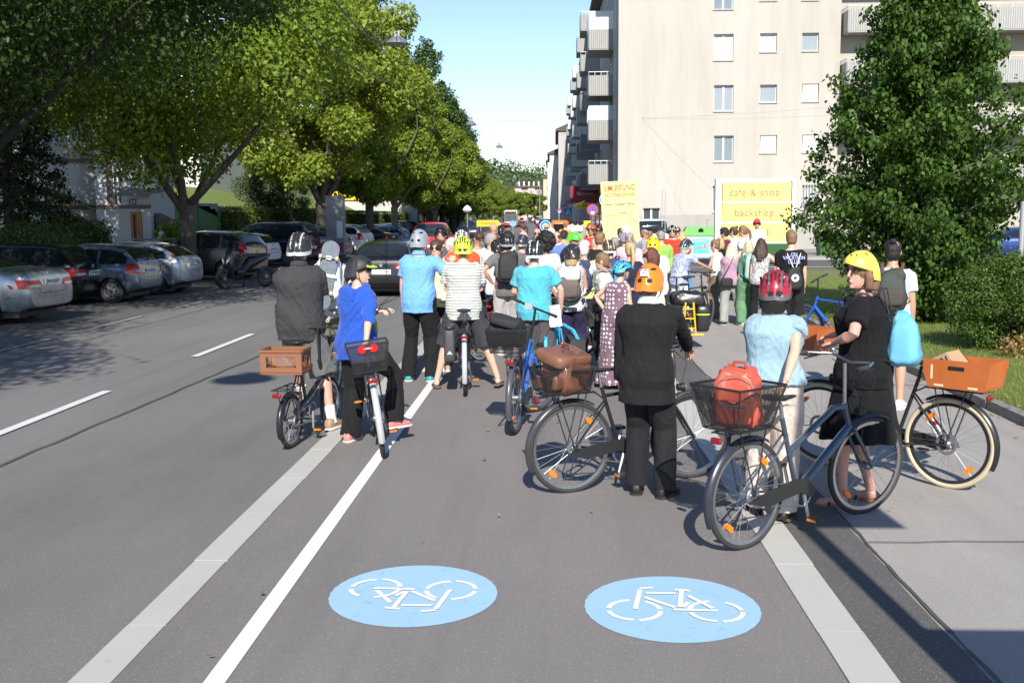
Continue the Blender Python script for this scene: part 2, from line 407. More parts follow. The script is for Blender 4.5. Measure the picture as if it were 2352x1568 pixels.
def leafmat(name, c1, c2, trans=.35, spec=.35, rough=.5):
    t = NT(name); g = t.N('ShaderNodeNewGeometry'); r = g.outputs['Random Per Island']
    f = t.math('ADD', t.math('MULTIPLY', r, .62), t.math('MULTIPLY', t.noise(.55, 4), .5))
    col = t.mix(t.ramp(f, (.2, 0.), (.85, 1.)), c1, c2); t.set(Base_Color=col, Roughness=rough); t.b.inputs['Specular IOR Level'].default_value = spec
    tr = t.N('ShaderNodeBsdfTranslucent', {'Color': t.mix(.5, col, (c2[0] * 1.5, c2[1] * 1.5, c2[2] * .6))})
    mx = t.N('ShaderNodeMixShader', {0: trans, 1: t.b.outputs[0], 2: tr.outputs[0]}); t.l.new(mx.outputs[0], t.out.inputs[0]); return t.mat
M_grass = leafmat('grass_blades', (.11, .16, .025), (.33, .4, .09), .5)
def fx(n):
    y = 7.5 + 24 * RNG.random(n) ** 1.6; x = 4.72 + (y - 8) * .022 + 7 * RNG.random(n) ** 1.2
    return np.stack([x, y, np.full(n, .088)], 1)
tag(blades('grass', 90000, fx, .065, M_grass), 'short uneven green grass on the lawn by the kerb', 'grass', kind='stuff')
def fx(n):
    y = 8 + 14 * RNG.random(n); x = 4.8 + (y - 8) * .022 + 5 * RNG.random(n); return np.stack([x, y, RNG.uniform(.1, .14, n)], 1)
def specks(name, n, fx, r, mat):
    P = fx(n); a = RNG.uniform(0, 2 * PI, n)[:, None] + np.arange(4) * PI / 2; rr = r * RNG.uniform(.5, 1.2, (n, 1)) * np.array([[1, .6, 1, .6]])
    v = np.repeat(P[:, None], 4, 1); v[:, :, 0] += np.cos(a) * rr; v[:, :, 1] += np.sin(a) * rr; v[:, :, 2] += RNG.uniform(0, r * .5, (n, 4)); return fastmesh(name, v.reshape(-1, 3), 4, mat)
tag(specks('clover_flowers', 900, fx, .012, plain('petals', (.75, .74, .66), .8)), 'tiny white clover flowers in the lawn grass', 'flowers', kind='stuff')
def fx(n):
    y = 8 + 22 * RNG.random(n); x = 4.62 + (y - 8) * .022 - np.abs(RNG.normal(0, .28, n)) + .25; return np.stack([x, y, np.where(x > LX(y), .12, .02)], 1)
LIT = leafmat('dry_leaves', (.2, .1, .03), (.42, .3, .12), .2)
tag(specks('fallen_leaves', 900, fx, .03, LIT), 'dry brown leaves along the lawn kerb', 'leaves', kind='stuff')
def fx(n):
    y = 14 + 30 * RNG.random(n); x = -9.6 - 2.4 * RNG.random(n); return np.stack([x, y, np.full(n, .02)], 1)
tag(specks('fallen_leaves', 1400, fx, .03, LIT), 'small pale leaves scattered under the parked cars', 'leaves', kind='stuff')
def fx(n):
    y = 4 + 12 * RNG.random(n); x = -2 + 6 * RNG.random(n); return np.stack([x, y, np.full(n, .03)], 1)
tag(specks('fallen_leaves', 26, fx, .03, LIT), 'few single leaves lying on the cycle path', 'leaves', kind='stuff')
# far pavement in front of the apartment block
b = MB(); b.box(2.2, 40, 47.4, 58.05, -.02, .12, 0); b.box(2.2, 40, 47.2, 47.4, -.02, .13, 1); b.box(.6, 2.2, 52, 190, -.02, .12, 0); b.box(.4, .6, 52, 190, -.02, .13, 1)
tag(b.build('far_pavement', [plain('paving', (.24, .23, .215), .9, var=.15, bump=.3), plain('kerb', (.3, .29, .27), .85)]), kind='structure')
b = MB(); b.box(-26, -17.5, 44, 150, -.02, .35)
tag(b.build('garden_terrace', plain('soil', (.1, .09, .06), .95, var=.4)), kind='structure')
for k in range(7): pass
# ================================================================ foliage
def leafcloud(name, C_, r, n, size, mat, parent, droop=.3, k=4, shell=.5, up=.35, kindlabel=None):
    C_ = np.array(C_, 'f'); r = np.array(r, 'f'); p = r ** 2 / (r ** 2).sum(); idx = RNG.choice(len(C_), n, p=p)
    d = RNG.normal(size=(n, 3)); d /= np.linalg.norm(d, axis=1)[:, None]
    rad = (shell + (1 - shell) * RNG.random(n) ** .6) * (1 + .12 * RNG.normal(size=n)); P = C_[idx] + d * (r[idx] * rad)[:, None] * np.array([1, 1, .78])
    nrm = d * .8 + RNG.normal(size=(n, 3)) * .55 + np.array([0, 0, up]); nrm /= np.linalg.norm(nrm, axis=1)[:, None]
    ax = RNG.normal(size=(n, 3)) * .7 + np.array([0, 0, -droop * 2.]) + d * .5
    ax -= nrm * (ax * nrm).sum(1)[:, None]; ax /= np.linalg.norm(ax, axis=1)[:, None] + 1e-9
    sd_ = np.cross(nrm, ax); s = (size * RNG.uniform(.6, 1.25, n))[:, None]
    if k == 4: pts = [(0, 0, 0), (.55, .42, .1), (1.15, 0, -.08), (.5, -.42, .1)]
    else: pts = [(0, 0, 0), (.25, .38, .1), (.7, .36, .06), (1.2, 0, -.16), (.7, -.36, .06), (.25, -.38, .1)]
    v = np.stack([P + ax * s * a + sd_ * s * b_ + nrm * s * c for a, b_, c in pts], 1)
    return fastmesh(name, v.reshape(-1, 3), len(pts), mat, parent)
def bark(c, name='bark'):
    key = ('bark', c)
    if key in _M: return _M[key]
    t = NT(name); n = t.noise(1., 6, .7, t.mapv((14, 14, 2.2)), .8); t.set(Base_Color=t.mix(n, mul(c, .5), mul(c, 1.5)), Roughness=.95); t.bump(n, 1., .05); _M[key] = t.mat; return t.mat
def limb(b, p, q, r0, r1, bend=.12, n=7, rnd=random):
    p = V(p); q = V(q); L = (q - p).length; pts = []; rs = []
    o = V((rnd.uniform(-1, 1), rnd.uniform(-1, 1), rnd.uniform(-.3, .6))) * L * bend
    for i in range(n):
        t_ = i / (n - 1); pts.append(p.lerp(q, t_) + o * math.sin(PI * t_) + V((rnd.uniform(-1, 1), rnd.uniform(-1, 1), 0)) * L * .012); rs.append(r0 + (r1 - r0) * t_ ** .8)
    b.tube(pts, rs, 0, 8); return pts
def street_tree(H, cr, cbase, nleaf, lsize, lm, bm, seed, trunk_r=.22, fork=2.3, parent=None, squash=1., nb=46, k=4):
    """trunk and crown in local coordinates"""
    rn = random.Random(seed); b = MB()
    cz = (H + cbase) / 2; hz = (H - cbase) / 2; blobs = []; rad = []
    for i in range(nb):
        while True:
            x, y, z = rn.uniform(-1, 1), rn.uniform(-1, 1), rn.uniform(-1, 1)
            if .25 < x * x + y * y + z * z < 1: break
        w_ = (1 - .25 * max(0, z)) * (1 - .18 * max(0, -z)); blobs.append((x * (cr - .6) * w_, y * (cr - .6) * w_ * squash, cz + z * (hz - .5))); rad.append(rn.uniform(.7, 1.35) * cr / 5.2)
    f = V((rn.uniform(-.1, .1), rn.uniform(-.1, .1), fork))
    b.tube([(0, 0, -.1), (0, 0, .15), (f.x * .3, 0, fork * .4), (f.x * .7, f.y * .6, fork * .8), tuple(f)], [trunk_r * 1.5, trunk_r * 1.15, trunk_r, trunk_r * .96, trunk_r * 1.05], 0, 12)
    mains = []
    for i in range(6):
        a = 2 * PI * i / 6 + rn.uniform(-.3, .3); l = cr * rn.uniform(.42, .62); q = V((math.cos(a) * l, math.sin(a) * l * squash, fork + (H - fork) * rn.uniform(.28, .6)))
        pts = limb(b, f - V((0, 0, rn.uniform(0, .35))), q, trunk_r * .55, trunk_r * .2, .1, 8, rn); mains.append(pts[-1]); mains.append(pts[4])
    for c in blobs:
        m = min(mains, key=lambda q: (q - V(c)).length); limb(b, m, c, trunk_r * .16, .02, .1, 5, rn)
    b.build('trunk', bm, parent, 60)
    return leafcloud('crown', blobs, rad, nleaf, lsize, lm, parent, k=k)
L_lime = leafmat('lime_leaves', (.06, .11, .012), (.28, .37, .048), .45)
L_lime2 = leafmat('yellow_green_leaves', (.08, .13, .014), (.34, .41, .06), .44)
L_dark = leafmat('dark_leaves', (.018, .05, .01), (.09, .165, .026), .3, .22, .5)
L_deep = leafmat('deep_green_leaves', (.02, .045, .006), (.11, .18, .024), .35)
L_near_shade = leafmat('near_leaves_painted_shade', (.012, .028, .005), (.055, .1, .015), .36)  # shade of the near crowns is put into this dark leaf colour
BK = bark((.1, .082, .066)); BKL = bark((.24, .2, .16))
GT = 'street trees in a row between the parked cars'
def place_tree(px, d, *a, label='', rz=0., **kw):
    x, y = XY(px, d); t_ = empty('street_tree', label, 'tree', (x, y, 0), rz, GT); street_tree(*a, parent=t_, **kw); return t_
# a big crown overhanging from the left (its trunk stands outside the frame)
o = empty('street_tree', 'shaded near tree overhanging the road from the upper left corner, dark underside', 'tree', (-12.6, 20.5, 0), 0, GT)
street_tree(11.8, 7.6, 4.2, 95000, .12, L_near_shade, bark((.03, .026, .022)), 11, .24, 2.6, parent=o, nb=95)  # bark darkened too, to go with the shade in the leaf colour
o = empty('street_tree', 'unseen street tree left of the frame, added for its shade on the road', 'tree', (-12.2, 5.2, 0), 0, GT)  # row tree out of view, added to cast shade on the road
street_tree(12., 6.4, 3.9, 60000, .12, L_near_shade, BK, 14, .24, 2.6, parent=o, nb=80)
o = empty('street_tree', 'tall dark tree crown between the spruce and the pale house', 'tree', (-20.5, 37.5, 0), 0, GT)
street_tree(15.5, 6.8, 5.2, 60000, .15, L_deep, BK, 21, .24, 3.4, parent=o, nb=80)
t1 = place_tree(430, 34, 13.5, 6.7, 3.6, 110000, .14, L_lime, BK, 3, .27, 2.5, label='nearest full street tree with forked mottled trunk behind the light silver hatchback', nb=95)
t2 = place_tree(738, 52, 16.5, 5.6, 2.9, 80000, .18, L_lime2, BK, 5, .32, 2.8, label='tall street tree with dark trunk in front of the advertising pillar', nb=80)
t3 = place_tree(851, 66, 14., 5.4, 2.7, 52000, .21, L_lime, BK, 8, .26, 2.8, label='street tree third along the row, dark trunk beside the hedge')
t4 = place_tree(908, 78, 14., 5.3, 2.7, 46000, .23, L_lime2, BKL, 9, .26, 2.8, label='street tree with pale trunk above the silver estate cars')
for i, (px, d, s, lb) in enumerate([(966, 91, .9, 'pale trunked street tree before the red striped shop front'), (999, 103, .88, 'black trunked street tree left of the round beacon'), (1017, 113, .86, 'slim trunked street tree beside the red poster'),
    (1046, 126, .82, 'street tree with yellow green crown over the dark blue cars'), (1064, 140, .78, 'street tree just left of the orange detour board'), (1081, 156, .74, 'distant street tree above the detour board'), (1096, 174, .72, 'distant street tree right of the detour board'),
    (1110, 194, .7, 'distant street tree left of the white bus'), (1122, 216, .7, 'distant street tree above the bus roof'), (1134, 242, .68, 'far street tree at the end of the row by the lamps'), (1148, 275, .68, 'farthest street tree of the row')]):
    c = copy_tree((t3, t4)[i % 2]); x, y = XY(px, d); c.location = (x, y, 0); c.rotation_euler.z = i * 1.3; c.scale = (s, s, s * 1.04); c['label'] = lb
# poplars behind the row
def poplar(px, d, H, r, lb):
    x, y = XY(px, d); o = empty('poplar_tree', lb, 'tree', (x, y, 0), 0, 'columnar poplars behind the street trees'); b = MB(); b.tube([(0, 0, 0), (0, 0, H * .5), (0, 0, H * .95)], [.35, .25, .05], 0, 8); b.build('trunk', BK, o, 60)
    Cs = []; rs = []
    for i in range(44):
        t_ = i / 43; z = 2.5 + (H - 3.2) * t_; q = r * (math.sin(PI * min(1, t_ * .85 + .12)) ** .6) ; a = random.uniform(0, 2 * PI); u = random.uniform(.2, .8)
        Cs.append((math.cos(a) * q * u, math.sin(a) * q * u, z)); rs.append(max(.35, q * .62))
    leafcloud('crown', Cs, rs, 22000, .26, leafmat('poplar_leaves', (.028, .06, .01), (.09, .15, .03), .25), o, up=.6)
poplar(985, 112, 21.5, 2.6, 'tallest poplar with pointed top behind the street trees')
poplar(966, 116, 21, 1.8, 'slim poplar left of the tallest poplar')
poplar(1016, 116, 17.5, 2.4, 'middle poplar below the tallest one'); poplar(1037, 120, 16.3, 2.3, 'poplar right of the middle poplar'); poplar(1056, 126, 15.8, 2.6, 'rightmost poplar above the second hanging lamp')
# the big dark tree on the lawn
def interp_(*p, x=0): return float(np.interp(x, [q[0] for q in p], [q[1] for q in p]))
px, d = 2112, 19.5; x, y = XY(px, d)
o = empty('lawn_tree', 'dense dark green conical tree with drooping leaves on the lawn', 'tree', (x, y, 0)); b = MB()
b.tube([(0, 0, 0), (0, 0, 4), (0, 0, 9.2)], [.17, .12, .03], 0, 10); Cs = []; rs = []
for i in range(230):
    t_ = (i / 229) ** .95; z = .55 + 8.9 * t_; a = i * 2.399 + random.uniform(-.3, .3); rr = interp_((0, .9), (1., 1.6), (2.2, 2.35), (3.2, 2.15), (4.1, 1.8), (5.3, 1.3), (6.2, .85), (7.5, .4), (9.2, .1), x=z) * (1 - .1 * (math.cos(a) > .3)) * random.uniform(.58, 1.0); 
    q = V((math.cos(a) * rr, math.sin(a) * rr, z + random.uniform(-.1, .25)))
    limb(b, (0, 0, max(.3, z - .75)), q, .035, .008, .06, 5)
    for u in (1., .78, .55, .3):
        Cs.append(tuple(V((0, 0, z - .75)).lerp(q, u) + V((random.uniform(-.15, .15), random.uniform(-.15, .15), -.06)))); rs.append(random.uniform(.24, .36))
for i in range(26): Cs.append((random.uniform(-.3, .3), random.uniform(-.3, .3), .9 + 5.6 * i / 25)); rs.append(1.15 - .7 * i / 25)
b.build('trunk', BKL, o, 60); leafcloud('crown', Cs, rs, 130000, .076, L_dark, o, droop=1.0, k=6, shell=.1, up=.1)
# boxwood bush
px, d = 2345, 15.2; x, y = XY(px, d)
o = empty('box_shrub', 'rounded small leaved box bush at the lawn edge, browned at its base', 'shrub', (x, y, .09)); b = MB(); Cs = []; rs = []
for i in range(70):
    a = random.uniform(0, 2 * PI); t_ = random.random(); z = .16 + 1.08 * t_; rr = .74 * math.sin(PI * min(.93, .3 + .58 * t_)) * math.sqrt(random.random())
    Cs.append((math.cos(a) * rr, math.sin(a) * rr, z)); rs.append(random.uniform(.2, .32)); b.tube([(math.cos(a) * .1, math.sin(a) * .1, 0), Cs[-1]], [.015, .005], 0, 5)
b.build('stem', BK, o); leafcloud('foliage', Cs, rs, 52000, .032, leafmat('box_leaves', (.025, .055, .008), (.11, .19, .028), .25), o, droop=0, shell=.6)
leafcloud('foliage', [(-.35, -.8, .16), (-.1, -.95, .2), (.4, -.8, .18)], [.24, .2, .24], 1200, .035, LIT, o, droop=0, shell=.1)
def shrub(px, d, r, h, lb, lm=L_deep, n=9000, s=.07, z0=0., cat='shrub', name='shrub'):
    x, y = XY(px, d); o = empty(name, lb, cat, (x, y, z0)); Cs = []; rs = []; b = MB()
    for i in range(26):
        a = random.uniform(0, 2 * PI); q = r * math.sqrt(random.random()) * .8; Cs.append((math.cos(a) * q, math.sin(a) * q, h * random.uniform(.12, .85))); rs.append(r * random.uniform(.25, .42)); b.tube([(0, 0, 0), Cs[-1]], [.03, .01], 0, 5)
    b.build('stem', BK, o); leafcloud('foliage', Cs, rs, n, s, lm, o)
    return o
# spruce on the left
def conifer(px, d, H, r, lb, n=30000):
    x, y = XY(px, d); o = empty('spruce_tree', lb, 'tree', (x, y, 0)); b = MB(); b.tube([(0, 0, 0), (0, 0, H)], [.2, .03], 0, 8); Cs = []; rs = []
    for i in range(90):
        t_ = i / 89; z = .8 + (H - 1) * t_; rr = r * (1 - t_) + .25; a = i * 2.4; q = V((math.cos(a) * rr, math.sin(a) * rr, z - rr * .28)); b.tube([(0, 0, z), q], [.04, .01], 0, 5)
        for u in (.35, .6, .85, 1.): Cs.append(tuple(V((0, 0, z)).lerp(q, u))); rs.append(.34)
    b.build('trunk', BK, o, 60); leafcloud('crown', Cs, rs, n, .1, leafmat('needles', (.008, .018, .006), (.03, .05, .014), .12), o, droop=1.2, shell=.1)
conifer(20, 31, 8.5, 2.3, 'dark drooping spruce behind the parked cars at the far left')
shrub(160, 36, 1.4, 2.3, 'dark ivy covered bush beside the white house', L_deep, 16000, .08, .2)
shrub(40, 27, 1.8, 2., 'low leafy bush behind the black estate car', leafmat('bush_leaves', (.02, .045, .008), (.1, .16, .03), .3), 12000, .07)
shrub(395, 45, .8, 1.5, 'small bright green shrub beside the stone wall', L_lime, 4000, .08, .5)
shrub(602, 58, 1.7, 4.6, 'small pine like tree on the grass slope', leafmat('pine', (.03, .05, .015), (.1, .13, .04), .2), 9000, .09, 1.5, 'tree', 'pine_tree')
shrub(672, 57, 1.1, 2.9, 'rounded grey green shrub beside the pine tree on the slope', leafmat('pine2', (.03, .05, .015), (.1, .13, .04), .2), 7000, .08, 1.6)
# hedge in two runs
def hedge(Y0, Y1, X, h, lb, n):
    o = empty('hedge', lb, 'hedge', (X, Y0, 0), 0, 'clipped hedges behind the parked cars'); L = Y1 - Y0; b = MB()
    b.box(-.42, .42, .1, L - .1, 0, h - .15); b.build('branches', plain('twigs', (.02, .03, .008), .9), o)
    P = []
    u = RNG.random(n); s = RNG.choice(4, n, p=[.5, .12, .32, .06]); y_ = RNG.random(n) * L; z_ = RNG.random(n) * h; x_ = RNG.uniform(-.5, .5, n)
    P = np.stack([np.where(s == 0, .5, np.where(s == 1, -.5, x_)), np.where(s == 3, 0., y_), np.where(s == 2, h, z_)], 1) + RNG.normal(size=(n, 3)) * .05
    leafpts('foliage', P, .085, leafmat('hedge_leaves', (.045, .075, .01), (.2, .26, .04), .3), o)
def leafpts(name, P, size, mat, parent):
    n = len(P); nr = RNG.normal(size=(n, 3)); nr /= np.linalg.norm(nr, axis=1)[:, None]; ax = np.cross(nr, RNG.normal(size=(n, 3))); ax /= np.linalg.norm(ax, axis=1)[:, None]; sd_ = np.cross(nr, ax); s = (size * RNG.uniform(.6, 1.3, n))[:, None]
    v = np.stack([P + ax * s * a + sd_ * s * b_ for a, b_ in ((-.5, 0), (0, .35), (.55, 0), (0, -.35))], 1); return fastmesh(name, v.reshape(-1, 3), 4, mat, parent)
hedge(50, 71, -16., 2.55, 'clipped green hedge left of the advertising pillar', 26000)
hedge(73, 92, -16.2, 2.5, 'clipped green hedge between the tree trunks', 16000)
hedge(94, 112, -16.4, 2.5, 'shorter clipped hedge farther along the pavement', 9000)
# grass slope with steps
b = MB(); N_ = 24
def hz(x, y): return .35 + 3.7 * min(1, max(0, (-17.2 - x) / 7.)) ** .9 + .25 * math.sin(y * .2)
for i in range(N_):
    for j in range(20):
        x0, x1 = -17.2 - i * 1.6, -17.2 - (i + 1) * 1.6; y0, y1 = 46 + j * 7, 46 + (j + 1) * 7
        b.quad((x1, y0, hz(x1, y0)), (x0, y0, hz(x0, y0)), (x0, y1, hz(x0, y1)), (x1, y1, hz(x1, y1)))
t = NT('slope_grass'); t.set(Base_Color=t.mix(t.noise(1.2, 5), (.1, .15, .025), (.2, .25, .05)), Roughness=.95); t.bump(t.noise(25., 4), 1., .06)
tag(b.build('grass_slope', t.mat, None, 60), kind='structure')
b = MB(); x, y = XY(640, 62)
for i in range(16): b.box(x - .9 - i * .34, x + .9 - i * .34, y, y + 1.6, hz(x - i * .34, y) - .4, hz(x - i * .34, y) + .12)
o = b.build('garden_steps', plain('concrete', (.42, .41, .38), .85)); tag(o, 'pale concrete garden steps climbing the grass slope', 'steps')
# wooded hill far away
b = MB(); n = 46
pts = []
for i in range(n + 1):
    x = -520 + i * 24; h = 44 * math.exp(-((x + 230) / 170) ** 2) + 14 * math.exp(-((x + 20) / 70) ** 2) + 14
    pts.append((x, h))
rs = []
for (u, y, k) in ((0, 640, 0.), (1, 720, .6), (2, 820, 1.), (3, 1000, .7)):
    rs.append([(x * (1 + .1 * u), y, -1 + h * k) for x, h in pts])
for a, c in zip(rs, rs[1:]):
    for i in range(n): b.quad(a[i], a[i + 1], c[i + 1], c[i])
tag(b.build('hills', plain('forest_floor', (.04, .06, .02), .95), None, 60), kind='structure')
P = []
for k in range(1500):
    i = random.uniform(0, n - 1); x, h = pts[int(i)]; f = i - int(i); x += 24 * f; h = h * (1 - f) + pts[int(i) + 1][1] * f; u = random.random(); P.append((x * (1 + .16 * u), 640 + 180 * u, -1 + h * min(1, u * 1.1) + 2))
tag(leafcloud('hill_forest', P, [random.uniform(5, 8.5) for _ in P], 60000, 2.2, leafmat('far_leaves', (.05, .085, .03), (.12, .17, .06), .2), None, shell=.7), 'hazy wooded hill closing off the end of the street', 'woods', kind='stuff')
for i, (px, d, s, lb) in enumerate([(1192, 262, .62, 'round street tree beyond the bus, left of the far lamp pole'), (1212, 300, .66, 'round street tree below the pink apartment house'), (1230, 270, .6, 'round street tree beside the far lamp pole'), (1176, 300, .75, 'dark street tree behind the bus')]):
    c = copy_tree((t3, t4)[i % 2]); x, y = XY(px, d); c.location = (x, y, 0); c.rotation_euler.z = i * 2.1 + 1; c.scale = (s, s, s); c['label'] = lb; c['group'] = 'trees at the end of the street'
# ================================================================ buildings
def stucco(name, c, stain=.25, seed=0.):
    t = NT(name); n = t.noise(.35, 6, .6, t.mapv((1, 1, .5), (seed, 0, 0))); st = t.noise(1., 5, .65, t.mapv((2.2, 2.2, .22), (0, seed, 0)))
    col = t.mix(n, mul(c, 1 - stain * .5), mul(c, 1 + stain * .3)); col = t.mix(t.math('MULTIPLY', t.ramp(st, (.45, 0.), (.8, 1.)), stain), col, (c[0] * .68, c[1] * .62, c[2] * .56))
    col = t.mix(t.math('MULTIPLY', t.ramp(t.noise(3.5, 7, .8), (.66, 0.), (.74, 1.)), .3 * stain * 2), col, mul(c, 1.25))
    t.set(Base_Color=col, Roughness=.92); t.bump(t.noise(60., 3), .3, .01); return t.mat
def corr(name, c, n=26.):      # ribbed balcony sheet, slightly rusty
    t = NT(name); x, y, z = t.sep(); s = t.math('SINE', t.math('MULTIPLY', t.math('ADD', x, y), n * 2)); st = t.noise(1., 6, .7, t.mapv((5, 5, .8)))
    t.set(Base_Color=t.mix(t.ramp(st, (.45, 0.), (.75, 1.)), t.mix(t.math('GREATER_THAN', s, .55), c, mul(c, .55)), (c[0] * .8, c[1] * .72, c[2] * .62)), Roughness=.6, Metallic=.15)
    t.bump(s, .6, .02); return t.mat
M_cream = stucco('cream_render', (.44, .41, .36), .38); M_creamlow = stucco('grey_render', (.35, .335, .305), .25, 3)
M_grey = stucco('grey_street_render', (.42, .4, .375), .3, 5); M_white = stucco('white_render', (.62, .6, .55), .15, 7)
M_corr = corr('grey_ribbed_sheet', (.4, .4, .385)); M_corrw = corr('white_sheet', (.62, .62, .6), 20.); M_corrb = corr('blue_grey_sheet', (.36, .41, .43)); M_corrd = corr('dark_sheet', (.22, .23, .24))
M_frame = plain('window_frame', (.68, .68, .66), .45); M_slab = plain('balcony_slab', (.36, .35, .33), .9, var=.25)
def wglass(c): 
    key = ('wg', c)
    if key in _M: return _M[key]
    t = NT('window_glass'); x, y, z = t.sep(); n = t.noise(1.3, 4, .6); fold = t.noise(1., 3, .6, t.mapv((22, 1, .8)))
    t.set(Base_Color=t.mix(fold, mul(c, .75), mul(c, 1.1)), Roughness=.07, Coat_Weight=.4); _M[key] = t.mat; return t.mat
GL_DARK = wglass((.06, .075, .085)); GL_MID = wglass((.2, .235, .26)); GL_BLIND = wglass((.5, .53, .54)); GL_CURT = wglass((.3, .325, .35)); GL_GREEN = wglass((.34, .37, .32))
def window(parent, x0, x1, z0, z1, Y, glass, kind='single', label=None, depth=.23, sill=True):
    """a window set in a recess of the wall at plane Y (wall faces -Y)"""
    b = MB(); e = .045; yf = Y + depth - .06
    b.box(x0, x0 + e, yf, Y + depth, z0, z1); b.box(x1 - e, x1, yf, Y + depth, z0, z1); b.box(x0 + e, x1 - e, yf + .003, Y + depth, z1 - e, z1); b.box(x0 + e, x1 - e, yf + .003, Y + depth, z0, z0 + e)
    if kind == 'double': m_ = (x0 + x1) / 2; b.box(m_ - .05, m_ + .05, yf - .012, Y + depth - .003, z0 + e, z1 - e)
    if kind == 'bars':
        for k in range(1, 6): xx = x0 + (x1 - x0) * k / 6; b.box(xx - .012, xx + .012, Y + .01, Y + .03, z0, z1)
    if kind == 'tilt':
        b.add([(x0 + e, yf - .13, z1 - e), (x1 - e, yf - .13, z1 - e), (x1 - e, yf - .1, z1 - e), (x0 + e, yf - .1, z1 - e), (x0 + e, yf - .01, z0 + e), (x1 - e, yf - .01, z0 + e), (x1 - e, yf + .02, z0 + e), (x0 + e, yf + .02, z0 + e)], [(0, 1, 5, 4)])
    w_ = b.build('window', M_frame, parent); g = MB(); g.box(x0 + e, x1 - e, yf + .03, yf + .045, z0 + e, z1 - e); g.build('pane', glass, w_)
    if kind == 'double': pass
    if sill: s = MB(); s.box(x0 - .03, x1 + .03, Y - .06, Y + .04, z0 - .07, z0 - .003); s.build('sill', M_slab, w_)
    return w_
def wall_holes(x0, x1, z0, z1, Y, th, holes, mats, parent, name='wall', zsplit=None):
    """wall slab in the XZ plane with real openings"""
    xs = sorted({x0, x1} | {h[0] for h in holes} | {h[1] for h in holes}); zs = sorted({z0, z1} | {h[2] for h in holes} | {h[3] for h in holes} | ({zsplit} if zsplit else set()))
    b = MB()
    def solid(i, j):
        if i < 0 or j < 0 or i >= len(xs) - 1 or j >= len(zs) - 1: return False
        cx, cz = (xs[i] + xs[i + 1]) / 2, (zs[j] + zs[j + 1]) / 2
        return not any(h[0] < cx < h[1] and h[2] < cz < h[3] for h in holes)
    for i in range(len(xs) - 1):
        for j in range(len(zs) - 1):
            a, c, e, f = xs[i], xs[i + 1], zs[j], zs[j + 1]
            if solid(i, j):
                m = 1 if zsplit and (e + f) / 2 < zsplit else 0
                b.quad((a, Y, e), (c, Y, e), (c, Y, f), (a, Y, f), m); b.quad((a, Y + th, e), (a, Y + th, f), (c, Y + th, f), (c, Y + th, e), m)
                if not solid(i - 1, j): b.quad((a, Y, e), (a, Y, f), (a, Y + th, f), (a, Y + th, e), m)
                if not solid(i + 1, j): b.quad((c, Y, e), (c, Y + th, e), (c, Y + th, f), (c, Y, f), m)
                if not solid(i, j - 1): b.quad((a, Y, e), (a, Y + th, e), (c, Y + th, e), (c, Y, e), m)
                if not solid(i, j + 1): b.quad((a, Y, f), (c, Y, f), (c, Y + th, f), (a, Y + th, f), m)
    return b.build(name, mats, parent)
BY = 58.; BX0 = at(1420, 250, BY).x; BX1 = at(1926, 250, BY).x
main = empty('apartment_building', 'cream rendered apartment block with sunlit end wall behind the yellow signs', 'building', (0, 0, 0))
holes = []; wins = []
def zc(px, py): p = at(px, py, BY); return p.x, p.z
rows = [(-36, 21), (79, 138), (196, 255), (312, 371)]; rows2 = [(-40, 1), (77, 119), (195, 235), (311, 351)]; rows3 = [(-42, 0), (76, 117), (193, 233), (310, 350), (425, 480)]
for i, (a, c) in enumerate(rows):
    x0, z1 = zc(1640, a); x1, z0 = zc(1684, c); wins.append((x0, x1, z0, z1, (GL_MID, GL_BLIND, GL_CURT, GL_MID)[i], 'double'))
for i, (a, c) in enumerate(rows2):
    x0, z1 = zc(1746, a); x1, z0 = zc(1784, c); wins.append((x0, x1, z0, z1, (GL_MID, GL_BLIND, GL_CURT, GL_GREEN)[i], 'single' if i < 3 else 'tilt'))
for i, (a, c) in enumerate(rows3):
    x0, z1 = zc(1843, a); x1, z0 = zc(1880, c); wins.append((x0, x1, z0, z1, (GL_MID, GL_CURT, GL_BLIND, GL_MID, GL_CURT)[i], ('single', 'single', 'tilt', 'tilt', 'bars')[i]))
x0, z1 = zc(1637, 427); x1, z0 = zc(1682, 486); wins.append((x0, x1, z0, z1, GL_MID, 'bars'))
for px in (1746,): x0, z1 = zc(px, 426); x1, z0 = zc(px + 38, 470); wins.append((x0, x1, z0, z1, GL_MID, 'bars'))
x0, z1 = zc(1477, 478); x1, z0 = zc(1516, 508); wins.append((x0, x1, z0, z1, GL_DARK, 'double'))
for (a, c, e, f, g, k) in wins: holes.append((a, c, e, f))
EAVE = 17.2; WX = 28.
wall_holes(BX0, BX1, .1, EAVE, BY, .3, holes, [M_cream, M_creamlow], main, zsplit=zc(1500, 494)[1])
for (a, c, e, f, g, k) in wins: window(main, a, c, e, f, BY, g, k)
# street facade follows the gently turning street: local frame along the facade
FDX = -.0051
def fx_(y): return BX0 + FDX * (y - BY)
b = MB(); y0, y1 = BY + .3, 171.; b.add([(fx_(y) + dx, y, z) for z in (.1, EAVE) for y in (y0, y1) for dx in (0, .3)], [(0, 1, 3, 2), (4, 6, 7, 5), (0, 4, 5, 1), (2, 3, 7, 6), (0, 2, 6, 4), (1, 5, 7, 3)])
b.box(BX0 + .3, BX1, BY + 12, BY + 12.3, .1, EAVE); b.build('wall', M_grey, main)
b = MB(); b.add([(fx_(y) + dx, y, z) for y in (BY - .4, y1 + .2) for dx, z in ((-.75, EAVE), (12.6, EAVE), (12.6, EAVE + .3), (6, EAVE + 4.2), (-.75, EAVE + .25))], [(0, 1, 2, 3, 4), (9, 8, 7, 6, 5)] + [(i, 5 + i, 5 + (i + 1) % 5, (i + 1) % 5) for i in range(5)])
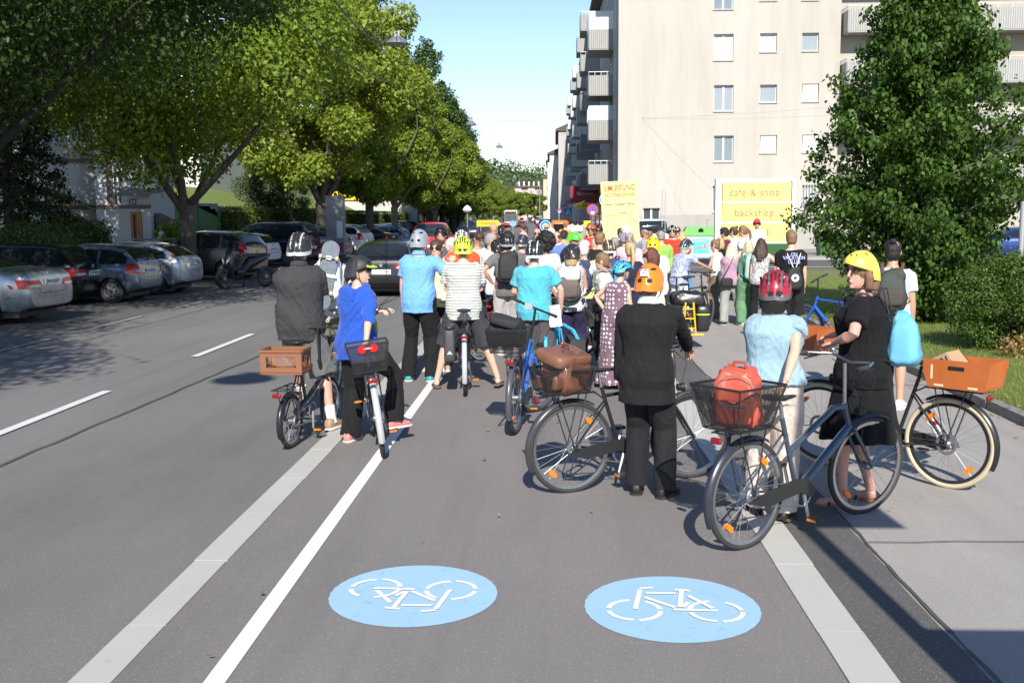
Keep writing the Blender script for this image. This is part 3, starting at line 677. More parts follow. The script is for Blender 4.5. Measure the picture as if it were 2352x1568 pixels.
rf = b.build('roof', plain('roof_metal', (.12, .115, .11), .6), main)
for yy in (78, 110, 140): c = MB(); c.box(fx_(yy) + .6, fx_(yy) + 1.5, yy, yy + 1.2, EAVE + .2, EAVE + 2.0); c.build('chimney', plain('brick_red', (.3, .12, .09), .9, var=.3), rf)
# windows of the street facade, one mesh per window frame set
for y in [60.2 + 4.1 * k for k in range(26)]:
    for fl in range(5):
        z0 = 3.95 + 2.9 * fl; X = fx_(y); w_ = MB()
        w_.box(X - .05, X + .02, y, y + 1.15, z0, z0 + .06); w_.box(X - .05, X + .02, y, y + 1.15, z0 + 1.44, z0 + 1.5); w_.box(X - .05, X + .02, y, y + .07, z0 + .06, z0 + 1.44); w_.box(X - .05, X + .02, y + 1.08, y + 1.15, z0 + .06, z0 + 1.44)
        q = w_.build('window', M_frame, main)
        if y < 100: g = MB(); g.box(X - .012, X + .01, y + .07, y + 1.08, z0 + .06, z0 + 1.44); g.build('pane', GL_DARK, q)
def balcony(parent, X, y, z, w_, dep, mat, face='x', rail=True, screen=0, h=.95):
    """X: wall plane; slab sticks out towards -X (street) or -Y (face y)"""
    o = None; b = MB()
    if face == 'x': x0, x1, ya, yb = X - dep, X, y, y + w_
    else: x0, x1, ya, yb = X, X + w_, y - dep, y
    b.box(x0, x1, ya, yb, z - .16, z); o = b.build('balcony', M_slab, parent)
    p = MB(); t_ = .03
    p.box(x0 - .02, x1, ya - .02, ya + t_, z - .1, z + h)
    if face == 'x': p.box(x0 - .02, x0 + t_, ya + t_ + .003, yb, z - .1, z + h); p.box(x0 + t_ + .003, x1, yb - t_, yb + .02, z - .1, z + h)
    else: p.box(x0 - .02, x0 + t_, ya + t_ + .003, yb, z - .1, z + h); p.box(x1 - t_, x1 + .02, ya + t_ + .003, yb, z - .1, z + h)
    p.build('balcony_panel', mat, o)
    if rail:
        r = MB(); zz = z + h + .2
        for a, e in (((x0, ya, zz), (x1, ya, zz)), ((x0, ya, zz), (x0, yb, zz))): r.tube([a, e], .025, 0, 6)
        k = int(max(w_, dep) / .9) + 2
        for i in range(k):
            u = i / (k - 1); r.tube([(x0 + (x1 - x0) * u, ya, z + h), (x0 + (x1 - x0) * u, ya, zz)], .015, 0, 5); r.tube([(x0, ya + (yb - ya) * u, z + h), (x0, ya + (yb - ya) * u, zz)], .015, 0, 5)
        r.build('railing', WHITE(), o)
    if screen:
        s = MB(); s.box(x0, x1, ya, ya + .02, z + h, z + h + screen); s.box(x0, x0 + .02, ya + .023, yb, z + h, z + h + screen - .003); s.build('screen', wglass((.55, .6, .6)) if screen < 1 else plain('white_screen', (.7, .72, .7), .3), o)
    return o
for ci, (y, mats) in enumerate(((62.6, (M_corr,) * 5), (78, (M_corr, M_corr, M_corr, M_corrd, M_corrd)), (88, (M_corr, M_corr, M_corrb, M_corrd, M_corrb)), (104, (M_corrw,) * 5), (114, (M_corrb, M_corrw, M_corrw, M_corrb, M_corrb)), (130, (M_corrw,) * 5), (140, (M_corrb,) * 5))):
    for fl in range(5):
        z = 3.98 + 2.9 * fl
        if ci == 0: z = at(1360, (423, 322, 220, 115)[fl], 62.6).z if fl < 4 else EAVE - 1.9
        if ci == 0 and fl == 4: continue
        balcony(main, fx_(y), y, z + .16, 3.3, 1.45, mats[4 - fl] if ci else M_corr, 'x', ci < 3 and not (ci == 0 and fl in (1, 3)), screen=(.85 if (ci == 0 and fl == 1) else 1.05 if (ci == 0 and fl == 3) else 0), h=1.02)
# wing with long balconies behind the lawn tree
wing = empty('apartment_building', 'apartment wing with long grey balconies seen past the dark lawn tree', 'building', (0, 0, 0)); WXa = BX1 + .02
hl = []
for fl in range(6):
    z0 = at(2000, 480 - 120 * fl, BY).z
    for k in range(6): x0 = WXa + 1.6 + 2.9 * k; hl.append((x0, x0 + 1.5, z0 + .1, z0 + 2.1))
hl = [h for h in hl if h[3] < EAVE]
wall_holes(WXa, WXa + 20, .1, EAVE, BY + .35, .3, hl, [stucco('wing_render', (.4, .37, .31), .25, 11)], wing)
for i, h in enumerate(hl): window(wing, *h, BY + .35, (GL_DARK, GL_MID, GL_CURT)[i % 3], 'double', sill=False)
for fl in range(5):
    z = at(2100, 425 - 120.5 * fl, 56.8).z
    if z > EAVE: break
    for k, (xa, ww) in enumerate(((WXa + .1, 3.9), (WXa + 5.6, 5.4), (WXa + 11.9, 5.6))): balcony(wing, xa, BY + .35, z, ww, 1.3, M_corr, 'y', True, h=1.02)
b = MB(); b.box(WXa, WXa + 20.6, BY - .3, BY + 12, EAVE, EAVE + .3); b.build('roof', plain('roof_metal', (.12, .115, .11), .6), wing)
# ground floor shops under the balconies, as parts of the block
b = MB(); X = fx_(60)
for y in (59.5, 66, 72.5, 79, 85.5, 92): b.box(fx_(y) - .03, fx_(y) - .003, y, y + 5.4, .5, 3.0)
b.build('shop_window', GL_DARK, main)
def flatbox(name, lb, cat, x0, x1, y0, y1, z0, z1, mat, group=None, parent=None):
    b = MB(); b.box(x0, x1, y0, y1, z0, z1); o = b.build(name, mat, parent); return tag(o, lb, cat, group) if parent is None else o
s = flatbox('shop_sign', 'long dark red shop sign above the pavement under the balconies', 'shop sign', fx_(80) - 2.2, fx_(80) - .02, 79.6, 79.8, 3.0, 4.3, plain('dark_red_sign', (.26, .02, .035), .5))
text('Bäckerei', .34, WHITE(), s, (fx_(80) - 1.1, 79.58, 3.72), (PI / 2, 0, 0))
s = flatbox('shop_sign', 'small yellow price sign reading 99 below the red shop sign', 'shop sign', fx_(84) - 2., fx_(84) - .8, 77.6, 77.7, 2.55, 3.0, plain('yellow_sign', (.75, .6, .03), .5))
text('99', .36, BLACK(), s, (fx_(84) - 1.15, 77.58, 2.78), (PI / 2, 0, 0))
b = MB(); b.add([(fx_(66) - 2.3, 65, 2.6), (fx_(66) - .02, 65, 3.7), (fx_(66) - .02, 71, 3.7), (fx_(66) - 2.3, 71, 2.6), (fx_(66) - 2.3, 65, 2.68), (fx_(66) - .02, 65, 3.78), (fx_(66) - .02, 71, 3.78), (fx_(66) - 2.3, 71, 2.68)], [(0, 1, 2, 3), (4, 7, 6, 5), (0, 4, 5, 1), (1, 5, 6, 2), (2, 6, 7, 3), (3, 7, 4, 0)])
b.build('awning', plain('awning_fabric', (.07, .07, .068), .85), main)
# farther houses along the right side
def house(X0, X1, Y0, Y1, H, wm, sm, lb, rows=4, cols=3, srow=8):
    o = empty('apartment_building', lb, 'building', (0, 0, 0), 0, 'apartment houses along the right side of the street'); b = MB(); b.box(X0, X1, Y0, Y1, 0, H, 0); b.build('wall', [wm], o)
    b = MB(); b.box(X0 - .5, X1 + .2, Y0 - .3, Y1, H, H + .35); b.prism([(-.5, 0), (X1 - X0 + .2, 0), ((X1 - X0) / 2, 3.2)], (X0, Y0, H + .35), (1, 0, 0), (0, 0, 1), (0, Y1 - Y0, 0)); b.build('roof', sm, o)
    for r in range(rows):
        for c in range(cols): w_ = MB(); x = X0 + 1.1 + c * (X1 - X0 - 1.6) / cols; w_.box(x, x + 1.1, Y0 - .04, Y0, 3.9 + r * 3., 5.4 + r * 3.); w_.build('window', GL_MID, o)
        for c in range(srow): w_ = MB(); y = Y0 + 1.4 + c * (Y1 - Y0) / srow; w_.box(X0 - .04, X0, y, y + 1.2, 3.9 + r * 3., 5.5 + r * 3.); w_.build('window', GL_DARK, o)
    return o
rm = plain('roof_tiles', (.1, .07, .06), .85)
def hx(px, d): return XY(px, d)[0]
house(hx(1283, 172), hx(1283, 172) + 14, 171.5, 205, 15.8, M_grey, rm, 'tall grey apartment house after the balcony block', 4, 3, 9)
house(hx(1263, 206), hx(1263, 206) + 14, 206, 236, 14., M_white, rm, 'bright white apartment house standing forward into the street', 4, 2, 6)
house(hx(1258, 262), hx(1258, 262) + 14, 262, 300, 15.5, stucco('pale_render', (.55, .53, .47), .1, 15), rm, 'white apartment house beyond the bright one', 4, 2, 6)
house(hx(1248, 325), hx(1248, 325) + 14, 325, 370, 13.5, stucco('ochre_render', (.5, .44, .3), .1, 17), rm, 'pale yellow apartment house at the far end of the row', 3, 2, 6)
b = empty('apartment_building', 'distant pink apartment house below the wooded hill', 'building', (0, 0, 0)); x, y = XY(1213, 420); q = MB()
for k in range(4): q.box(x - 5.4 + 2.7 * k, x - 5.4 + 2.7 * (k + 1) - .003, y + (k % 2) * .8, y + 10, 0, 13.2 - .5 * (k % 2) )
q.build('wall', stucco('pink_render', (.62, .42, .36), .15, 19), b); q = MB(); q.box(x - 5.8, x + 5.8, y - .4, y + 10.4, 13.2, 14.); q.build('roof', rm, b)
for k in range(5): q = MB(); q.box(x - 4 + 2 * k, x - 3.4 + 2 * k, y + 3, y + 3.6, 14, 15.8); q.build('chimney', M_white, b)
for k in range(4):
    for r in range(4): q = MB(); q.box(x - 4.6 + 2.7 * k, x - 3.6 + 2.7 * k, y - .06 + (k % 2) * .8, y + (k % 2) * .8, 2 + 2.9 * r, 3.4 + 2.9 * r); q.build('window', GL_MID, b)
# ---------------------------------------------------------------- white house on the left
HY = 46.; hp = lambda px, py, Y=HY: at(px, py, Y)
hs = empty('house', 'pale house with brown trim bands behind the parked cars on the left', 'house', (0, 0, 0))
xr = hp(346, 495).x; xm = hp(222, 495).x; xl = hp(103, 495).x
M_hw = stucco('pale_blue_white_render', (.5, .51, .53), .25, 23); M_trim = plain('brown_trim', (.17, .12, .11), .85)
dz0, dz1 = hp(300, 560).z, hp(300, 486).z; dxa, dxb = hp(300, 500).x, hp(326, 500).x
wz0, wz1 = hp(268, 470).z, hp(268, 402).z; wxa, wxb = hp(257, 440).x, hp(277, 440).x
hl = [(dxa, dxb, -.2, dz1), (wxa, wxb, wz0, wz1)]
wall_holes(xm, xr, -.2, 12.5, HY, .3, hl, [M_hw], hs)
w_ = window(hs, wxa, wxb, wz0, wz1, HY, GL_DARK, 'double')
b = MB(); b.box(dxa, dxa + .12, HY - .03, HY + .2, .3, dz1); b.box(dxb - .12, dxb, HY - .03, HY + .2, .3, dz1); b.box(dxa + .12, dxb - .12, HY - .03, HY + .2, dz1 - .12, dz1); b.box(dxa + .12, dxa + .24, HY + .1, HY + .16, .3, dz1 - .12); b.box(dxb - .24, dxb - .12, HY + .1, HY + .16, .3, dz1 - .12)
d_ = b.build('door', plain('brown_wood', (.3, .13, .045), .5, var=.25), hs); g = MB(); g.box(dxa + .24, dxb - .24, HY + .12, HY + .14, .4, dz1 - .12); g.build('pane', GL_DARK, d_); g = MB(); g.tube([(dxb - .2, HY - .05, 1.25), (dxb - .2, HY - .05, 1.5)], .015); g.build('handle', STEEL(), d_)
# rounded bay left of the door
rs = []
for z in (-.2, 12.5): rs.append([(xm - 3.6 + 3.6 * math.sin(R(a)), HY + 2.2 - 2.2 * math.cos(R(a)) ** .7, z) for a in range(0, 91, 9)] + [(xm, HY + 3, z), (xm - 6, HY + 3, z), (xm - 6, HY + .0, z)])
b = MB(); b.rings(rs); b.build('wall', M_hw, hs, 30)
b = MB(); b.box(xm - 10, xm - 5.6, HY - 1.6, HY + 3, -.2, 12.5); b.build('wall', M_hw, hs)
zt = hp(250, 471).z; zt2 = hp(250, 480).z
for za, ze in ((zt2, zt), (hp(200, 373).z, hp(200, 363).z)):
    b = MB(); b.box(xm + .0, xr + .04, HY - .05, HY + .0, za, ze); b.add([(xm - 3.6 + 3.66 * math.sin(R(a)), HY + 2.2 - 2.25 * math.cos(R(a)) ** .7 - dy, z) for z in (za, ze) for a in range(0, 91, 10) for dy in (0, .05)], [(2 * i, 2 * i + 2, 2 * i + 22, 2 * i + 20) for i in range(9)] + [(2 * i + 1, 2 * i + 3, 2 * i + 23, 2 * i + 21) for i in range(9)]); b.build('trim_band', M_trim, hs)
b = MB(); b.box(wxa - .22, wxa - .02, HY - .053, HY - .003, zt, hp(268, 385).z); b.build('trim_band', M_trim, hs)
b = MB(); ca = hp(286, 430); b.add([(ca.x, HY - .9, hp(300, 452).z), (hp(376, 440).x, HY - .9, hp(376, 446).z), (hp(376, 440).x, HY, hp(376, 441).z), (ca.x, HY, hp(300, 432).z), (ca.x, HY - .9, hp(300, 446).z), (hp(376, 440).x, HY - .9, hp(376, 441).z), (hp(376, 440).x, HY, hp(376, 436).z), (ca.x, HY, hp(300, 428).z)], [(0, 1, 2, 3), (4, 7, 6, 5), (0, 4, 5, 1), (1, 5, 6, 2), (2, 6, 7, 3), (3, 7, 4, 0)]); b.build('door_canopy', plain('zinc', (.16, .17, .18), .6, .3), hs)
b = MB(); p = hp(305, 466); b.box(p.x - .16, p.x + .16, HY - .03, HY - .003, p.z - .18, p.z + .18); q = b.build('number_plate', plain('enamel_black', (.02, .02, .05), .3), hs); text('37', .26, WHITE(), q, (p.x, HY - .035, p.z), (PI / 2, 0, 0))
b = MB(); b.box(xm - 10.3, xr + .4, HY - 2, HY + 3.2, 12.5, 12.9); b.build('roof', rm, hs); b = MB(); b.box(xr - .3, xr, HY + .3, HY + 3, -.2, 12.5); b.build('wall', M_hw, hs)
for px, py in ((60, 440), (55, 300), (180, 300), (330, 395)):
    p = hp(px, py, HY - 1.65 if px < 100 else HY - .02); b = MB(); b.box(p.x - .5, p.x + .5, p.y - .05, p.y - .003, p.z - .75, p.z + .75); q = b.build('window', M_frame, hs); b = MB(); b.box(p.x - .42, p.x - .04, p.y - .06, p.y - .053, p.z - .66, p.z + .66); b.box(p.x + .04, p.x + .42, p.y - .06, p.y - .053, p.z - .66, p.z + .66); b.build('pane', GL_DARK, q)
# grey building on top of the slope
o = empty('apartment_building', 'grey apartment building on top of the grass slope behind the trees', 'building', (0, 0, 0), 0); b = MB(); b.box(-62, -29, 84, 96, 3.6, 16); b.build('wall', M_white, o)
for k in range(9):
    for r in range(4): q = MB(); q.box(-60 + 3.4 * k, -58.6 + 3.4 * k, 83.95, 84, 5 + 2.9 * r, 6.5 + 2.9 * r); q.build('window', GL_DARK, o)
b = MB(); b.box(-62.3, -28.7, 83.7, 96.3, 16, 16.5); b.build('roof', rm, o)
# stone retaining wall, fence panels
t = NT('rubble_stone'); br = t.N('ShaderNodeTexBrick', {'Vector': t.mapv((2.2, 2.2, 2.2), rot=(PI / 2, 0, 0)), 'Color1': (.17, .15, .12, 1), 'Color2': (.09, .08, .07, 1), 'Mortar': (.04, .04, .035, 1), 'Scale': 1.4, 'Mortar Size': .03}); t.set(Base_Color=t.mix(t.noise(9.), br.outputs[0], (.12, .11, .09)), Roughness=.95); t.bump(br.outputs['Fac'], .6, .04); M_stone = t.mat
b = MB(); x0, x1 = hp(352, 500).x, XY(450, HY)[0]; b.add([(x0, HY + .3, 0), (x1 + 1.2, HY + .3, 0), (x1 + 1.2, HY + .3, 1.3), (x1, HY + .3, 1.5), (x0, HY + .3, 2.35), (x0, HY + .8, 0), (x1 + 1.2, HY + .8, 0), (x1 + 1.2, HY + .8, 1.3), (x1, HY + .8, 1.5), (x0, HY + .8, 2.35)], [(0, 1, 2, 3, 4), (9, 8, 7, 6, 5)] + [(i, 5 + i, 5 + (i + 1) % 5, (i + 1) % 5) for i in range(5)])
tag(b.build('retaining_wall', M_stone), 'dark rubble stone retaining wall right of the pale house', 'wall')
b = MB(); x0 = xm - 6.5; b.box(x0 - 3, hp(262, 500).x - .6, HY - 3.4, HY - 3, 0, 1.35); tag(b.build('garden_wall', M_stone), 'low rubble stone garden wall in front of the pale house', 'wall')
def meshfence(x0, y0, x1, y1, z0, z1, zb0, zb1, step, mat, lb, posts=None):
    o = empty('mesh_fence', lb, 'fence', (0, 0, 0)); b = MB(); L = math.hypot(x1 - x0, y1 - y0); n = int(L / step)
    for i in range(n + 1): u = i / n; za = zb0 + (zb1 - zb0) * u; b.tube([(x0 + (x1 - x0) * u, y0 + (y1 - y0) * u, za), (x0 + (x1 - x0) * u, y0 + (y1 - y0) * u, za + z1 - z0)], .004, 0, 3)
    k = int((z1 - z0) / step)
    for j in range(k + 1): b.tube([(x0, y0, zb0 + j * step), (x1, y1, zb1 + j * step)], .004, 0, 3)
    b.build('wire_mesh', mat, o); n = posts or int(L / 2.2)
    for i in range(n + 1): u = i / n; za = zb0 + (zb1 - zb0) * u; p = MB(); p.tube([(x0 + (x1 - x0) * u, y0 + (y1 - y0) * u, za - .3), (x0 + (x1 - x0) * u, y0 + (y1 - y0) * u, za + z1 - z0 + .08)], .035, 0, 8); p.build('post', mat, o)
GF = plain('green_metal', (.02, .11, .06), .5); BF = plain('black_metal', (.02, .02, .022), .5)
xa = XY(360, 49)[0]; xb = XY(503, 49)[0]; meshfence(xa, 49, xb, 49, 0, 1.4, 2.3, 1.0, .28, GF, 'green wire mesh fence running down the grass slope', 3)
x2 = hp(262, 480).x; x3 = hp(222, 500).x - 1; meshfence(x3 - 2.4, HY - 3.2, x2 - 1.1, HY - 3.2, 0, 2.5, 1.35, 1.35, .12, BF, 'black wire mesh fence with climbing plant by the pale house', 2)
leafcloud('foliage', [(x3 - 1.8 + .35 * k, HY - 3.1, 2.6 + .7 * math.sin(k * 1.9)) for k in range(9)], [.45] * 9, 2600, .09, L_deep, None, shell=.1); tag(bpy.data.objects['foliage'] if False else COL.objects[-1], 'climbing plant hanging on the black mesh fence', 'plant')
COL.objects[-1].name = 'climbing_plant'
b = MB(); r0 = XY(300, 40); r1 = XY(500, 40)
b.tube([(r0[0], 40, 1.28), (r1[0], 40, 1.28)], .03)
for k in range(5): b.tube([(r0[0] + (r1[0] - r0[0]) * k / 4, 40, 0), (r0[0] + (r1[0] - r0[0]) * k / 4, 40, 1.28)], .025)
tag(b.build('handrail', STEEL(), None, 40), 'grey tube handrail in front of the brown house door', 'handrail')
# shops with red stripes left of the far trees
o = empty('shop_building', 'low shop building with red pillars and a yellow gable behind the trees', 'building', (0, 0, 0)); X, Y = XY(955, 118); b = MB(); b.box(X - 14, X + 1.5, 112, 140, 0, 3.9); b.build('wall', plain('shop_wall', (.45, .44, .42), .8), o)
for k in range(7): q = MB(); q.box(X + 1.5, X + 1.62, 113 + 4 * k, 114 + 4 * k, 0, 3.9); q.build('pillar', plain('red_paint', (.5, .02, .03), .5), o)
for k in range(6): q = MB(); q.box(X + 1.5, X + 1.55, 114.4 + 4 * k, 116.6 + 4 * k, .5, 3.2); q.build('window', GL_DARK, o)
q = MB(); q.prism([(0, 0), (9, 0), (9, 2.2), (4, 3.4)], (X - 9, 111.8, 3.9), (1, 0, 0), (0, 0, 1), (0, 4, 0)); q.build('gable', plain('yellow_gable', (.75, .5, .03), .7), o)
# ================================================================ cars (local frame: +Y is the front, origin on the ground under the middle)
PROF = dict(
 hatch=dict(L=3.92, W=1.66, belt=.93, wb=(.72, 3.18), r=.3, top=[(0, .56), (.03, .9), (.1, 1.04), (.42, 1.36), (.75, 1.43), (1.6, 1.47), (2.15, 1.42), (2.5, 1.25), (2.95, 1.0), (3.3, .93), (3.75, .8), (3.92, .55)], pil=(1.05, 1.95)),
 hatch2=dict(L=4.15, W=1.7, belt=.95, wb=(.78, 3.38), r=.3, top=[(0, .58), (.03, .92), (.12, 1.03), (.62, 1.34), (1.0, 1.42), (1.9, 1.45), (2.5, 1.36), (3.0, 1.08), (3.25, 1.0), (3.95, .82), (4.15, .56)], pil=(1.15, 2.2)),
 sedan=dict(L=4.8, W=1.84, belt=.97, wb=(1.02, 3.78), r=.33, top=[(0, .55), (.03, .93), (.14, 1.05), (.72, 1.1), (1.05, 1.21), (1.6, 1.42), (2.15, 1.48), (2.8, 1.44), (3.2, 1.28), (3.65, 1.04), (4.1, .97), (4.62, .82), (4.8, .56)], pil=(1.5, 2.35)),
 wagon=dict(L=4.75, W=1.83, belt=1.0, wb=(.98, 3.72), r=.33, top=[(0, .56), (.03, .95), (.12, 1.08), (.55, 1.42), (.95, 1.48), (2.2, 1.51), (2.8, 1.44), (3.2, 1.24), (3.6, 1.05), (4.1, .98), (4.58, .84), (4.75, .56)], pil=(1.15, 1.95, 2.75)),
 mpv=dict(L=4.45, W=1.81, belt=1.04, wb=(.85, 3.55), r=.32, top=[(0, .62), (.03, 1.0), (.1, 1.15), (.38, 1.54), (.75, 1.62), (1.9, 1.66), (2.5, 1.58), (3.1, 1.25), (3.45, 1.08), (4.1, .95), (4.35, .82), (4.45, .58)], pil=(1.0, 1.75, 2.6)),
 suv=dict(L=4.55, W=1.86, belt=1.1, wb=(.9, 3.6), r=.36, top=[(0, .66), (.03, 1.05), (.12, 1.2), (.5, 1.58), (.9, 1.66), (2.0, 1.69), (2.6, 1.61), (3.1, 1.3), (3.4, 1.14), (4.15, 1.04), (4.42, .9), (4.55, .64)], pil=(1.1, 1.85, 2.7)),
 van=dict(L=4.7, W=1.88, belt=1.12, wb=(.85, 3.75), r=.33, top=[(0, .62), (.03, 1.05), (.07, 1.5), (.2, 1.83), (.6, 1.88), (2.4, 1.88), (2.9, 1.76), (3.5, 1.3), (3.8, 1.12), (4.5, .95), (4.7, .58)], pil=(1.0, 1.9, 2.8)))
def interp(pts, y):
    if y <= pts[0][0]: return pts[0][1]
    for (a, b), (c, d) in zip(pts, pts[1:]):
        if y <= c: return b + (d - b) * (y - a) / (c - a)
    return pts[-1][1]
def boolean(me, cut, op='DIFFERENCE'):
    o = bpy.data.objects.new('t1', me); c = bpy.data.objects.new('t2', cut); tmpcol.link(o); tmpcol.link(c)
    m = o.modifiers.new('b', 'BOOLEAN'); m.operation = op; m.object = c; m.solver = 'EXACT'
    out = evalmesh(o, me.name)
    for x in (o, c): bpy.data.objects.remove(x)
    return out
def patch(bvh, pts, mode, off=.006, step=.09, side=1):
    bm = bmesh.new(); vs = [bm.verts.new((p[0], p[1], 0)) for p in pts]; bm.faces.new(vs)
    xs = [p[0] for p in pts]; ys = [p[1] for p in pts]
    for ax, lo, hi in ((0, min(xs), max(xs)), (1, min(ys), max(ys))):
        n = int((hi - lo) / step)
        for i in range(1, n + 1):
            co = V((0, 0, 0)); co[ax] = lo + (hi - lo) * i / (n + 1); no = V((0, 0, 0)); no[ax] = 1
            bmesh.ops.bisect_plane(bm, geom=bm.verts[:] + bm.edges[:] + bm.faces[:], plane_co=co, plane_no=no)
    bad = []
    for v in bm.verts:
        a, c = v.co.x, v.co.y
        if mode == 'side': o_, d_ = V((3 * side, a, c)), V((-side, 0, 0))
        elif mode == 'rear': o_, d_ = V((a, -6, c)), V((0, 1, 0))
        elif mode == 'front': o_, d_ = V((a, 8, c)), V((0, -1, 0))
        else: o_, d_ = V((a, c, 4)), V((0, 0, -1))
        h = bvh.ray_cast(o_, d_)
        if h[0] is None: bad.append(v); continue
        v.co = h[0] + (h[1] if h[1].dot(d_) < 0 else -h[1]) * off
    if bad: bmesh.ops.delete(bm, geom=bad, context='VERTS')
    bmesh.ops.triangulate(bm, faces=bm.faces[:]); bmesh.ops.recalc_face_normals(bm, faces=bm.faces[:])
    me = bpy.data.meshes.new('p'); bm.to_mesh(me); bm.free(); me.shade_smooth(); return me
def jn(*mes):
    v = []; f = []
    for me in mes:
        n = len(v); v += [tuple(x.co) for x in me.vertices]; f += [tuple(i + n for i in p.vertices) for p in me.polygons]; bpy.data.meshes.remove(me)
    m = bpy.data.meshes.new('j'); m.from_pydata(v, [], f); m.shade_smooth(); return m
def strip2(a, b, w):
    d = V((b[0] - a[0], b[1] - a[1])).normalized(); n = V((-d.y, d.x)) * w / 2
    return [(a[0] - n.x, a[1] - n.y), (b[0] - n.x, b[1] - n.y), (b[0] + n.x, b[1] + n.y), (a[0] + n.x, a[1] + n.y)]
_CAR = {}
def car_parts(kind, lamp, detail):
    """list of (name, mesh, material key, transform, children)"""
    key = (kind, lamp, detail)
    if key in _CAR: return _CAR[key]
    P = PROF[kind]; L, W, top, belt = P['L'], P['W'], P['top'], P['belt']; hw = W / 2; zt_max = max(z for _, z in top)
    ys = sorted({0, .03, .1, .25, .45, L - .03, L - .1, L - .25, L - .5} | {y for y, _ in top} | {L * k / 14 for k in range(1, 14)})
    ys = [y for i, y in enumerate(ys) if i == 0 or y - ys[i - 1] > .02]; rs = []
    for y in ys:
        e = min(y, L - y); end = min(1, e / .45); hwY = hw * (.86 + .14 * (1 - (1 - end) ** 2.2)); zb = .22 + .12 * (1 - min(1, e / .3)) ; zt = interp(top, y)
        g = max(0, min(1, (zt - belt - .05) / (zt_max - belt - .05))); zbl = min(belt + .0, zt - .035); h = hwY
        up = h * (.95 - .2 * g) if g > 0 else h * .93
        sec = [(0, zb), (.8 * h, zb), (.96 * h, zb + .07), (h, zb + .5 * (zbl - zb)), (.995 * h, zbl - .1 * (zbl - zb)), (.955 * h, zbl), (up * (.985), zt - .1 * g - .02), (up * .86, zt - .02 * g - .006), (up * .45, zt + .004), (0, zt + .012 * g + .004)]
        ring = [V((x, y - L / 2, z)) for x, z in sec] + [V((-x, y - L / 2, z)) for x, z in sec[-2:0:-1]]; rs.append(ring)
    b = MB(); b.rings(rs); me = b.mesh('body'); o = bpy.data.objects.new('t', me); tmpcol.link(o); m = o.modifiers.new('s', 'SUBSURF'); m.levels = 1 if not detail else 2; me2 = evalmesh(o, 'body'); bpy.data.objects.remove(o)
    bm = bmesh.new(); bm.from_mesh(me2); bvh = BVHTree.FromBMesh(bm); bm.free(); out = []
    r = P['r']; wy = [q - L / 2 for q in P['wb']]; c = MB()
    for y in wy:
        for s in (-1, 1): c.tube([(s * (hw - .26), y, r), (s * (hw + .3), y, r)], [r + .055] * 2, 0, 24)
    me2 = boolean(me2, c.mesh('c')); me2.shade_smooth(); me2.set_sharp_from_angle(angle=R(38)); out.append(['body', me2, 'paint', []])
    lw = MB()
    for y in wy: lw.box(-hw + .24, hw - .24, y - r, y + r, .16, .6)
    lw.box(-hw + .2, hw - .2, -L / 2 + .35, L / 2 - .35, .14, .3); out.append(['underbody', lw.mesh('u'), 'black', []])
    # glass
    ya = next(y for y in np.arange(0, L, .02) if interp(top, y) - .11 > belt + .06); yb = next(y for y in np.arange(L, 0, -.02) if interp(top, y) - .11 > belt + .06)
    cuts = [ya + .12] + list(P['pil']) + [yb - .1]; zl = belt + .045
    for i in range(len(cuts) - 1):
        a, e = cuts[i] + .035, cuts[i + 1] - .035
        up_ = [(y, max(zl + .02, min(interp(top, y), zt_max - .01) - .115)) for y in np.linspace(a, e, 6)]
        pts = [(a, zl), (e, zl)] + up_[::-1]; pts = [(y - L / 2, z) for y, z in pts]
        if up_[0][1] < zl + .05: pts = [pts[0]] + pts[1:-1]
        for s in (-1, 1): out.append(['window', patch(bvh, pts, 'side', .006, .12, s), 'glass', []])
    rl = {'sedan': (belt + .17, .62)}.get(kind, (belt + .1, .66)); zt_ = zt_max - .1
    out.append(['rear_window', patch(bvh, [(-hw * .74, rl[0]), (hw * .74, rl[0]), (hw * rl[1], zt_), (hw * .3, zt_ + .02), (-hw * .3, zt_ + .02), (-hw * rl[1], zt_)], 'rear', .007, .07), 'glass', []])
    out.append(['windscreen', patch(bvh, [(-hw * .8, belt + .14), (hw * .8, belt + .14), (hw * .62, zt_), (-hw * .62, zt_)], 'front', .006, .07), 'glass', []])
    # lamps
    z0, z1, inn = dict(wide=(.72, .9, .42), tall=(.72, 1.08, .72), high=(1.0, 1.42, .8), round=(.72, .98, .7), swoosh=(.8, .98, .5))[lamp]
    if kind in ('suv', 'mpv', 'van') and lamp != 'high': z0 += .12; z1 += .14
    for s in (-1, 1):
        a = [(s * hw * inn, z0 + .02), (s * hw * 1.2, z0), (s * hw * 1.2, z1), (s * hw * (inn + .06), z1 - .02)]; q = [patch(bvh, a, 'rear', .008, .05)]
        if lamp != 'high': q.append(patch(bvh, [(-L / 2 + .02, z0), (-L / 2 + .24, z0 + .04), (-L / 2 + .3, z1), (-L / 2 + .02, z1)], 'side', .008, .05, s))
        ch = []
        if detail: zz = (z0 + z1) / 2; ch = [['lamp_reflector', patch(bvh, [(s * hw * (inn + .05), zz - .03 - (z1 - z0) * .2), (s * hw * .9, zz - .03 - (z1 - z0) * .2), (s * hw * .9, zz - (z1 - z0) * .05), (s * hw * (inn + .08), zz - (z1 - z0) * .05)], 'rear', .012, .05), 'whitelens', []]]
        out.append(['tail_light', jn(*q), 'red', ch])
        out.append(['headlight', jn(patch(bvh, [(s * hw * .55, .62), (s * hw * 1.2, .64), (s * hw * 1.2, .8), (s * hw * .6, .76)], 'front', .008, .05)), 'lens', []])
